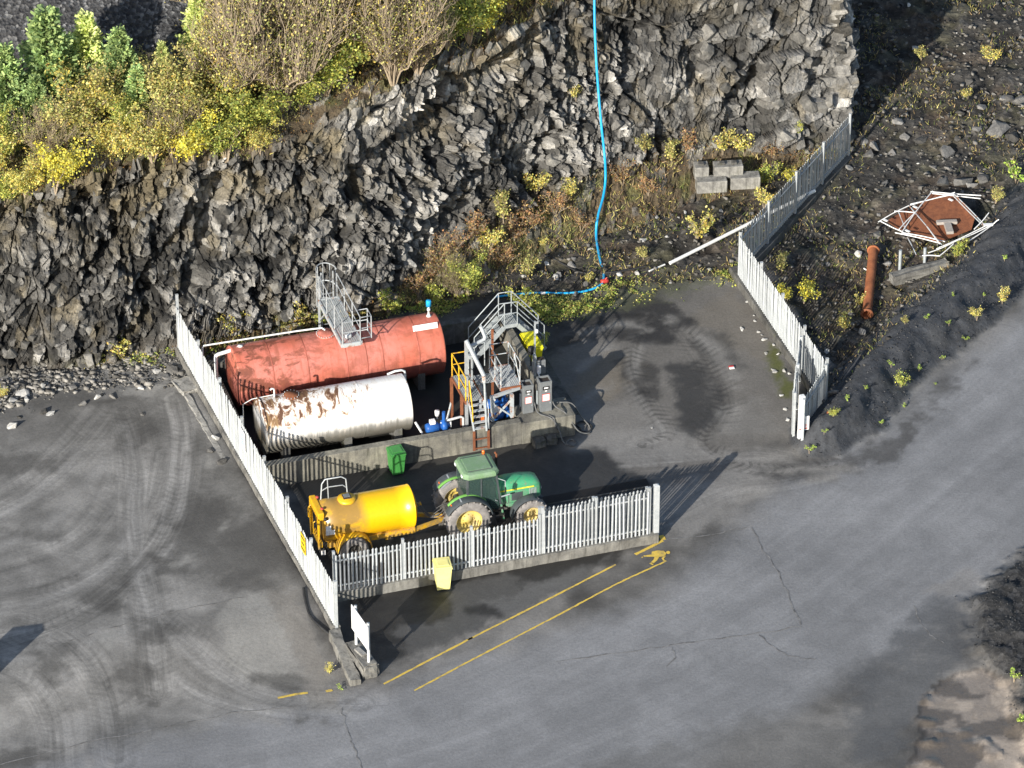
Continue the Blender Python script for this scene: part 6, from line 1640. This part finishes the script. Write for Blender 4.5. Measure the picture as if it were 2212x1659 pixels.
# on the bench above the face
GR = {'yellow': 'autumn shrubs along the top of the quarry face', 'pine': 'young conifers above the quarry face', 'bare': 'bare willows above the quarry face', 'green': 'green shrubs above the quarry face'}
bench = [
    ('pine', 20, 262, 1.05, 'dark young conifer at the left edge of the picture'), ('pine', 112, 235, 1.42, 'tall dark green conifer second from the left above the face'),
    ('palepine', 192, 200, 1.12, 'tall pale green conifer before the gravel stockpile'), ('pine', 262, 200, .98, 'dark conifer right of the pale green one'),
    ('palepine', 440, 128, 1.0, 'bright green conifer standing alone near the bare willows'), ('palepine', 352, 170, .55, 'small pale conifer between the yellow shrubs'), ('pine', 75, 275, .75, 'low dark conifer under the tall dark one'), ('pine', 300, 260, .8, 'dark conifer half hidden behind yellow shrubs'),
    ('palepine', 545, 60, .9, 'pale conifer tip behind the tallest bare willow'),
    ('green', 25, 345, 1.05, 'green shrub on the far left of the face top'), ('bright', 118, 412, 1.05, 'bright yellow shrub hanging over the left face edge'), ('yellow', 55, 425, .85, 'low yellow shrub at the left brink'),
    ('olive', 145, 318, 1.1, 'olive shrub below the tall dark conifer'), ('yellow', 190, 282, 1.3, 'upright yellow shrub below the pale conifer'), ('yellow', 235, 352, .95, 'yellow shrub at the face edge over the dark notch'),
    ('green', 285, 305, 1.05, 'spreading green shrub above the dark notch'), ('olive', 355, 258, 1.15, 'olive shrub below the small pale conifer'), ('bare', 372, 335, .75, 'small bare willow with pale stems at the brink'),
    ('bright', 420, 345, .9, 'low bright yellow shrub at the brink'), ('yellow', 435, 262, 1.1, 'tall yellow shrub before the bare willows'), ('green', 490, 350, 1.0, 'dark green shrub right of the low yellow one'), ('green', 545, 300, 1.1, 'green shrub under the tallest bare willow'),
    ('olive', 455, 190, 1.1, 'olive shrub under the bright green conifer'), ('olive', 300, 208, .9, 'thin olive shrub before the stockpile'), ('yellow', -25, 380, 1.1, 'yellow shrub cut by the left picture edge'), ('green', 10, 440, .7, 'low green shrub at the left brink'),
    ('bare', 520, 232, 1.35, 'bare willow left of the tallest one'), ('bare', 612, 238, 1.75, 'tallest bare willow with arching pale stems'), ('bare', 560, 140, 1.5, 'bare willow behind the tallest one'),
    ('olive', 660, 180, 1.35, 'olive shrub right of the tallest bare willow'), ('green', 705, 205, 1.15, 'green and yellow shrub above the bare slope'), ('yellow', 742, 165, 1.2, 'yellow shrub between the two bare willows'),
    ('bare', 850, 182, 1.45, 'bare willow leaning over the shaded slab'), ('bare', 905, 160, 1.1, 'low bare willow at the upper brink'), ('olive', 800, 110, 1.3, 'olive shrub behind the leaning willow'), ('green', 760, 80, 1.2, 'green shrub far behind the leaning willow'),
    ('olive', 690, 70, 1.4, 'olive shrub at the top edge of the picture left'), ('olive', 860, 45, 1.2, 'olive shrub at the top edge of the picture middle'), ('green', 965, 105, 1.15, 'dense green shrub at the upper brink'),
    ('green', 1015, 95, 1.15, 'dense green and yellow shrub near the blue pipe'), ('bright', 1055, 72, .85, 'yellow green shrub nearest the blue pipe'), ('green', 930, 35, 1.2, 'green shrub behind the upper brink'), ('olive', 1010, 20, 1.1, 'olive shrub at the top edge above the slab'), ('yellow', 1100, 25, .95, 'yellow shrub at the top edge left of the blue pipe'), ('bright', 1160, 2, .7, 'small yellow shrub at the top edge beside the blue pipe'),
    ('olive', 600, 30, 1.4, 'olive shrub at the top edge behind the willows'), ('yellow', 500, 150, 1.1, 'yellow shrub behind the left bare willow'),
]
bench += [('bare', 700, 150, 1.5, 'bare willow in the middle between the green shrubs'), ('bare', 770, 120, 1.6, 'tall bare willow left of the leaning one'), ('bare', 640, 120, 1.7, 'tall bare willow behind the tallest one on its right'), ('bare', 480, 100, 1.3, 'bare willow behind the bright green conifer'), ('bare', 900, 100, 1.3, 'bare willow behind the upper brink'),
          ('olive', 580, 215, 1.0, 'olive shrub at the foot of the tallest willow'), ('olive', 240, 240, 1.0, 'olive shrub between the dark conifers'), ('bare', 95, 345, .8, 'small bare willow beside the low dark conifer'), ('yellow', 330, 350, .9, 'yellow shrub leaning over the brink above the cracked pillar'), ('olive', 405, 290, 1.1, 'olive shrub among the yellow ones'), ('green', 650, 235, .8, 'low green shrub right of the tallest willow'), ('yellow', 560, 330, .6, 'small yellow shrub at the brink below the willows')]
for kind, u, v, sc, lab in [('russet', 905, 640, 1.0, 'russet scrub behind the vent with the blue cap'), ('russet', 930, 600, 1.1, 'russet scrub on the scree above the vent'), ('russet', 975, 560, 1.2, 'russet scrub on the left of the scree'), ('russet', 1020, 520, 1.2, 'russet scrub high on the left scree'), ('small', 1060, 540, 1.2, 'yellow scrub in the middle of the scree'), ('russet', 1110, 520, 1.1, 'russet scrub under the small dry ledge'), ('russet', 1150, 490, 1.1, 'russet scrub beside the dark cleft foot'), ('russet', 1200, 470, 1.1, 'russet scrub left of the blue pipe bend'), ('small', 1230, 430, 1.0, 'yellow scrub left of the blue pipe'), ('russet', 1255, 500, .9, 'russet scrub touching the blue pipe'), ('russet', 1345, 400, 1.0, 'russet scrub right of the blue pipe'), ('russet', 1400, 420, .9, 'russet scrub between pipe and concrete blocks'), ('small', 1450, 350, 1.0, 'yellow scrub above and left of the concrete blocks'), ('russet', 1480, 330, .9, 'russet scrub under the square jointed rock'), ('small', 1560, 330, 1.1, 'straw coloured scrub over the concrete blocks'), ('small', 1610, 335, 1.1, 'straw coloured scrub right over the concrete blocks'), ('russet', 1670, 340, .9, 'russet scrub by the blocky rock foot'), ('russet', 1090, 580, 1.0, 'russet scrub above the access stairs'), ('russet', 1040, 620, .9, 'russet scrub between stairs and red tank')]:
    plant(kind, top(u, v), sc, lab, 'scrub on the scree')
for kind, u, v, sc, lab in bench:
    g = GR['pine'] if 'pine' in kind else GR['bare'] if kind == 'bare' else GR['green'] if kind == 'green' else GR['yellow']
    plant(kind, top(u, v), sc * (1.05 if 'pine' in kind else .92 if u < 330 else 1.1), lab, g)
# on the scree and at the foot
for kind, u, v, sc, lab in [
    ('small', 1090, 480, 1.3, 'thin shrub on the ledge above the scree'), ('small', 1160, 425, 1.1, 'small yellow shrub on the scree below the dark cleft'), ('small', 1245, 215, .7, 'lone yellow tuft of leaves growing on the face'), ('small', 1395, 330, .9, 'small shrub on the ledge below the blocky face'),
    ('smallgreen', 1728, 285, .5, 'small green plant on the blocky face near the rear fence'), ('small', 235, 800, 1.55, 'yellow shrub at the foot of the face left of the fence'), ('small', 262, 800, .8, 'low yellow shrub beside the one at the foot of the face')]:
    plant(kind, top(u, v), sc, lab, 'small shrubs on the face and scree')
for kind, u, v, sc, lab in [
    ('green', 1012, 640, .72, 'yellow green shrub behind the red tank end'), ('small', 1035, 575, 1.2, 'thin brown stemmed shrub above the yellow green one'), ('smallgreen', 1130, 672, 1.15, 'green shrub behind the access stairs'), ('smallgreen', 1165, 690, .8, 'green shrub at the right foot of the access stairs'), ('smallgreen', 1175, 748, .6, 'low green shrub beside the yellow chest'),
    ('small', 512, 735, 1.4, 'thin yellow shrub behind the left end of the red tank'), ('small', 645, 712, 1.2, 'yellow green shrub behind the riser pipe'), ('small', 600, 722, .8, 'low yellow shrub behind the red tank'), ('smallgreen', 690, 705, .8, 'green shrub behind the gantry legs'), ('smallgreen', 840, 680, 1.1, 'dark green shrub behind the right half of the red tank'), ('small', 420, 760, .7, 'small shrub beside the far end of the left fence'),
    ('smallgreen', 940, 650, .9, 'green shrub near the blue capped vent'), ('bare', 985, 640, .55, 'small bare bush beside the red tank end'), ('bare', 960, 610, .6, 'small bare bush on the scree behind the red tank'), ('small', 1275, 612, .55, 'small leafy plant left of the red coupling'), ('small', 1140, 605, 1.0, 'yellow bush on the scrub behind the stairs'), ('small', 1165, 540, .7, 'small yellow bush on the scrub left of the blue pipe'),
    ('small', 1505, 520, 1.35, 'yellow bush on the scrub before the concrete blocks'), ('small', 1390, 560, .6, 'small dry bush at the middle of the scrub'), ('smallgreen', 1660, 400, 1.0, 'bright green bush right of the concrete blocks'), ('small', 1650, 450, .9, 'yellow bush between the concrete blocks and the fence'), ('orange', 1705, 395, .9, 'orange leaved bush by the rear fence'), ('small', 1580, 345, 1.0, 'grassy bush above the concrete blocks'),
    ('orange', 1735, 655, 1.35, 'orange leaved shrub behind the right fence'), ('orange', 1700, 650, .9, 'smaller orange shrub touching the right fence'), ('small', 1690, 590, .9, 'brown green bush near the fence corner'), ('small', 1825, 715, .9, 'low yellow bush below the rusty pipe'), ('small', 1855, 660, .6, 'small bush left of the rusty pipe'), ('smallgreen', 1800, 900, .45, 'low green plant beside the leaning panel'),
    ('fresh', 2195, 395, 2.0, 'bright green bush at the right picture edge'), ('smallgreen', 2075, 555, .75, 'yellow green bush under the barrier frames'), ('small', 2150, 440, .8, 'dry bush right of the barrier frames'), ('smallgreen', 1945, 835, .75, 'green plant growing on the bank'), ('small', 2165, 655, .7, 'straggly plant at the roadside foot of the bank'), ('small', 2110, 690, .6, 'small yellow plant at the roadside foot of the bank'),
    ('small', 1955, 700, .4, 'tiny yellow plant on the upper bank'), ('small', 2140, 140, .9, 'rusty coloured bush on the rubble slope'), ('small', 2090, 215, .6, 'dry bush in the rubble below the shaded slope'), ('small', 1990, 130, .7, 'dry bush inside the shaded slope'),
    ('small', 5, 860, .6, 'small plant at the left edge of the yard'), ('fresh', 1748, 975, .8, 'green weed at the base of the sign post'), ('small', 712, 1455, .5, 'dry grass clump by the kerb end'), ('fresh', 735, 1490, .5, 'small weed at the kerb tip'), ('fresh', 2190, 1470, 1.0, 'green weed on the dark heap at the right edge'), ('fresh', 2205, 1560, .9, 'green weed beside the muddy puddle')]:
    plant(kind, gpt(u, v, -.02), sc, lab, None)
WEED = ['weed on the crest of the bank right of the leaning panel', 'weed just below the crest near the green plant', 'weed on the bank below the concrete beam', 'weed on the bank crest right of the concrete beam', 'weed low on the bank under the beam', 'weed on the road side of the bank below the green plant', 'weed near the straggly yellow roadside plant', 'weed left of the larger green bank plant', 'weed on the upper bank at the far end', 'weed at the lower left shoulder of the bank', 'weed on the crest nearest the barrier frames', 'weed near the road at the low end of the bank', 'lowest weed at the nose of the bank', 'highest weed on the far end of the bank', 'weed under the larger green bank plant', 'weed in the middle of the road side slope']
for i, (u, v) in enumerate([(1842, 805), (1870, 840), (2000, 690), (2050, 700), (1985, 800), (2020, 830), (2085, 735), (1925, 790), (2125, 640), (1830, 865), (2060, 640), (1905, 915), (1780, 935), (2170, 560), (1955, 880), (2035, 775)]):
    plant('fresh', gpt(u, v, -.02), random.uniform(.25, .6), WEED[i], 'weeds on the dark bank')

# ------------------------------------------------------------------ dry grass, litter and ground cover
def blades(P, rng, L, wd, pal, lean=.6):
    n = len(P); d = rng.normal(0, lean, (n, 3)); d[:, 2] = 1; d /= np.linalg.norm(d, axis=1, keepdims=True)
    s = np.cross(d, rand_dir(n, rng)); s /= np.linalg.norm(s, axis=1, keepdims=True) + 1e-9
    l_ = (L * rng.uniform(.4, 1.3, n))[:, None]; w_ = wd * rng.uniform(.6, 1.4, n)[:, None]
    tip = P + d * l_ + np.array([0, 0, -1]) * l_ * .15
    return np.stack([P - s * w_, P + s * w_, tip + s * w_ * .25, tip - s * w_ * .25], 1), pick(pal, n, rng, .35)
rng = np.random.default_rng(900)
keepm = ((onscree > .5) | ((onbench > .4) & (RVv < 3.2))).ravel() & (CPU > -40) & (CPU < 1840) & (CPV > -20)
idx = np.where(keepm)[0]; sel = rng.choice(idx, 26000)
dens = fbm(flatP[sel][:, 0] * .8, flatP[sel][:, 1] * .8, 911); sel = sel[dens > .40 + .25 * rng.random(len(sel)) - .08]
Q, cl = blades(flatP[sel] + rng.normal(0, .05, (len(sel), 3)) * [1, 1, 0], rng, .26, .016, PAL['brown'] + PAL['olive'] + [(.12, .16, .03)])
link('dry_grass', quads_mesh('dry_grass', Q, M['leaf'], cl), None, label='dry brown and olive grass over the scree and the bench edge', cat='grass', kind='stuff')
pr = np.clip(rough_back * 1.0 + rough_right * .8, 0, 1) * ((FX > -14) & (FX < 24) & (FY < 38))
pr = pr * sstep(.40, .60, fbm(FX * .5, FY * .5, 921)); sel = rng.choice(len(FX), 22000, p=pr / pr.sum())
P = np.stack([FX[sel], FY[sel], hz[sel]], 1) + rng.normal(0, .06, (len(sel), 3)) * [1, 1, 0]
Q, cl = blades(P, rng, .20, .014, PAL['brown'] + PAL['olive'] + [(.10, .15, .03), (.07, .10, .025)])
link('scrub_grass', quads_mesh('scrub_grass', Q, M['leaf'], cl), None, label='sparse dry scrub grass over the rough ground beyond the forecourt', cat='grass', kind='stuff')
mk = region([(1175, 700), (1260, 668), (1420, 640), (1595, 610), (1595, 585), (1400, 605), (1240, 635), (1150, 650)], .6) + .8 * region([(400, 790), (700, 712), (1010, 655), (1010, 620), (700, 690), (420, 740)], .4) + .5 * region([(210, 815), (390, 800), (390, 770), (215, 790)], .3)
mk = mk * sstep(.40, .62, fbm(FX * 1.1, FY * 1.1, 931)); sel = rng.choice(len(FX), 9000, p=mk / mk.sum())
P = np.stack([FX[sel], FY[sel], hz[sel] + rng.uniform(.01, .14, len(sel))], 1) + rng.normal(0, .06, (len(sel), 3)) * [1, 1, 0]
link('ground_cover', quads_mesh('ground_cover', leaf_quads(P, .09, rng, .7, .8), M['leaf'], pick(PAL['green'] + PAL['olive'] + PAL['fresh'][:1], len(sel), rng, .3)), None, label='low leafy ground cover along the back edge of the forecourt', cat='ground cover', kind='stuff')
lt = np.where(((onscree > .3).ravel() | (onbench.ravel() > .5)) & (CPU > -40) & (CPU < 1840) & (RVv.ravel() < 3.0))[0]; sel = rng.choice(lt, 12000)
link('leaf_litter', quads_mesh('leaf_litter', leaf_quads(flatP[sel] + rng.normal(0, .04, (len(sel), 3)), .07, rng, .7, 1.2), M['leaf'], pick([(.30, .15, .05), (.24, .12, .05), (.36, .22, .07), (.15, .08, .04)], len(sel), rng, .3)), None, label='fallen brown leaves on the ledges and the scree', cat='leaf litter', kind='stuff')

# ------------------------------------------------------------------ stones
C2 = lambda x, y: ((2900 + x / 1.8436) * .553, y / 1.8436 * .553)
def stone(u, v, s, meshes, nm='stone', squash=.75):
    p = gpt(u, v)
    return link(nm, random.choice(meshes), ground, (p[0], p[1], p[2] + s * .18), (random.uniform(-.3, .3), random.uniform(-.3, .3), random.uniform(0, 6.28)), (s * random.uniform(.8, 1.2), s * random.uniform(.7, 1.1), s * squash * random.uniform(.8, 1.1)))
for x, y, s in ((1630, 600, .30), (1840, 960, .70), (1720, 780, .35), (1870, 890, .50), (1140, 1210, .32), (1160, 990, .45), (1270, 1020, .38), (1900, 730, .45), (1980, 740, .5), (1120, 890, .35), (1480, 1110, .45), (1590, 1300, .60), (1450, 1320, .4), (1070, 1110, .28), (900, 1120, .4), (1380, 1210, .22), (1650, 1340, .35), (1950, 1000, .45), (1690, 940, .3), (1560, 820, .3), (960, 1060, .35), (1550, 1010, .25), (1730, 1300, .4)):
    stone(*C2(x, y), s, RS)
K5 = lambda x, y: ((2000 + x / 1.8433) * .553, (1000 + y / 1.8433) * .553)
for x, y, s in ((1645, 530, .16), (1820, 605, .16), (1828, 705, .13), (1915, 708, .13), (1940, 1005, .12), (1895, 840, .16), (1968, 1105, .12), (1985, 1180, .15), (1878, 820, .12), (1960, 830, .14), (2000, 848, .12), (1775, 550, .10), (1750, 470, .09), (1690, 330, .11), (1745, 430, .09), (1885, 640, .14), (1930, 650, .1), (1800, 570, .08), (775, 135, .22), (1010, 1240, .08), (310, 148, .2), (250, 55, .22), (90, 150, .2)):
    stone(*K5(x, y), s, RW, 'white_stone')
KL = lambda x, y: (x / 1.8436 * .553, (800 + y / 1.8436) * .553)
for x, y, s in ((165, 1370, .42), (190, 1405, .3), (520, 1325, .26), (340, 1250, .22), (90, 1605, .36), (430, 1340, .14), (1070, 1275, .22), (1195, 1245, .28), (1010, 1330, .2), (95, 1420, .26), (250, 1265, .22), (1130, 1205, .25), (1240, 1205, .35), (310, 1500, .3), (370, 1510, .24), (1030, 1510, .15), (820, 1385, .24), (700, 1400, .2), (590, 1440, .2)):
    stone(*KL(x, y), s, RW if random.random() < .45 else RS, 'stone')
stone(465, 948, .24, RW, 'white_stone'); stone(480, 1000, .28, RS); stone(455, 975, .2, RS)
for u, v in ((1330, 600), (1275, 540), (1440, 512), (1420, 470), (1455, 440), (1475, 445), (1390, 520), (1350, 460), (1490, 490), (1530, 470), (1240, 560), (1200, 600), (1460, 430), (1435, 452), (1480, 460)): stone(u, v, random.uniform(.10, .26), RW if random.random() < .5 else RS)
sr = np.clip(rough_right + rough_back * .7 + rough_left * 1.2, 0, 1) * ((FX > -21) & (FX < 23) & (FY < 30) & (FY > -8)); cs = RNG.choice(len(FX), 170, p=sr / sr.sum())
for k in cs:
    s = random.choice((.08, .1, .12, .15, .2, .28)); link('stone', random.choice(RS if random.random() < .8 else RW), ground, (FX[k], FY[k], hz[k] + s * .15), (random.uniform(-.4, .4), random.uniform(-.4, .4), random.uniform(0, 6.28)), (s, s * random.uniform(.7, 1.1), s * .8))
def rubble(name, label, prob, n, smin, smax, seed, mat, z_off=0.0):
    """thousands of small stones as one mass"""
    rg = np.random.default_rng(seed); k = rg.choice(len(FX), n, p=prob / prob.sum())
    cube = np.array([(-1, -1, -1), (1, -1, -1), (1, 1, -1), (-1, 1, -1), (-1, -1, 1), (1, -1, 1), (1, 1, 1), (-1, 1, 1)], float)
    fc = np.array([(0, 3, 2, 1), (4, 5, 6, 7), (0, 1, 5, 4), (1, 2, 6, 5), (2, 3, 7, 6), (3, 0, 4, 7)])
    s = rg.uniform(0, 1, n) ** 3 * (smax - smin) + smin
    V = cube[None] * .62 + rg.normal(0, .30, (n, 8, 3)); a = rg.uniform(0, 6.28, n); ca, sa = np.cos(a), np.sin(a)
    X = V[..., 0] * ca[:, None] - V[..., 1] * sa[:, None]; Y = V[..., 0] * sa[:, None] + V[..., 1] * ca[:, None]
    V = np.stack([X, Y, V[..., 2] * .7], -1) * s[:, None, None]
    V += np.stack([FX[k] + rg.normal(0, .06, n), FY[k] + rg.normal(0, .08, n), hz[k] + s * .2 + z_off], 1)[:, None, :]
    F_ = (fc[None] + (np.arange(n) * 8)[:, None, None]).reshape(-1, 4).astype(np.int32)
    me = bpy.data.meshes.new(name); me.vertices.add(n * 8); me.vertices.foreach_set('co', V.reshape(-1).astype(np.float32))
    me.loops.add(F_.size); me.loops.foreach_set('vertex_index', F_.ravel()); me.polygons.add(len(F_)); me.polygons.foreach_set('loop_start', (np.arange(len(F_)) * 4).astype(np.int32)); me.update(calc_edges=True)
    g = rg.uniform(.35, 1.0, (n, 1)) ** 1.6; c_ = np.concatenate([np.repeat(g * np.array([[1.0, .97, .93]]), 8, 0), np.ones((n * 8, 1))], 1); set_attrs(me, {'leafcol': c_}); me.materials.append(mat)
    return link(name, me, None, label=label, cat='rubble', kind='stuff')
def rub_mat(name, c):
    t = NT(name); a = t.attr('leafcol', 'Color'); t.base(t.mix(1.0, a, c, 'MULTIPLY')); t.rough(.88); t.spec(.25); return t.m
M['rub_grey'] = rub_mat('small grey rubble', (.22, .213, .20)); M['rub_pale'] = rub_mat('pale broken rock', (.34, .33, .31)); M['rub_dark'] = rub_mat('small dark gravel', (.11, .112, .118))
rubble('rubble', 'small broken stones strewn over the rough ground', sr * (.2 + fbm(FX * .7, FY * .7, 941)), 9000, .02, .13, 951, M['rub_grey'])
rubble('bank_gravel', 'dark gravel loose on the bank and the heap', (sstep(.0, .3, bank) + heap * 1.2) * ((FX < 24) & (FY < 22)), 9000, .012, .035, 953, M['rub_dark'])
rubble('ledge_rubble', 'pale broken rock on the shelf at the foot of the left face', rough_left * ((FX > -22)) * (.1 + sstep(.45, .6, n2)), 2600, .03, .16, 957, M['rub_pale'])
rubble('yard_grit', 'grit and small stones at the foot of the rock face and walls', (rough_left + .0 * yard_left) * ((FX > -22)), 2600, .015, .07, 955, M['rub_grey'])

# ------------------------------------------------------------------ made-up stand-in outside the left edge, added to cast an unseen object's shadow
hc = 3.0; zg = .38; A_, B_ = G(95, 1347, zg), G(30, 1355, zg)
sv = np.array([SUN_AZ[0], SUN_AZ[1], 0]) / math.hypot(*SUN_AZ) * (hc - zg) / math.tan(SUN_EL)
A_, B_ = A_ - sv, B_ - sv; dv = A_ - B_; wk = float(np.hypot(dv[0], dv[1]))
cab = thing('shadow_caster', 'narrow grey kiosk beyond the left picture edge whose shadow reaches into the yard', 'blocker', (B_[0], B_[1], 0), math.atan2(dv[1], dv[0]))
MB().box((wk / 2, -.22, hc / 2), (wk, .44, hc - .06), bev=.02).build('cabinet', M['grey_fender'], cab)
MB().box((wk / 2, -.22, hc), (wk, .44, .05)).build('roof', M['galv_dull'], cab)
MB().box((wk / 2, -.455, hc * .5), (wk * .8, .02, hc * .7)).build('door', M['dark_fender'], cab)  # door and roof only dress the added shadow caster
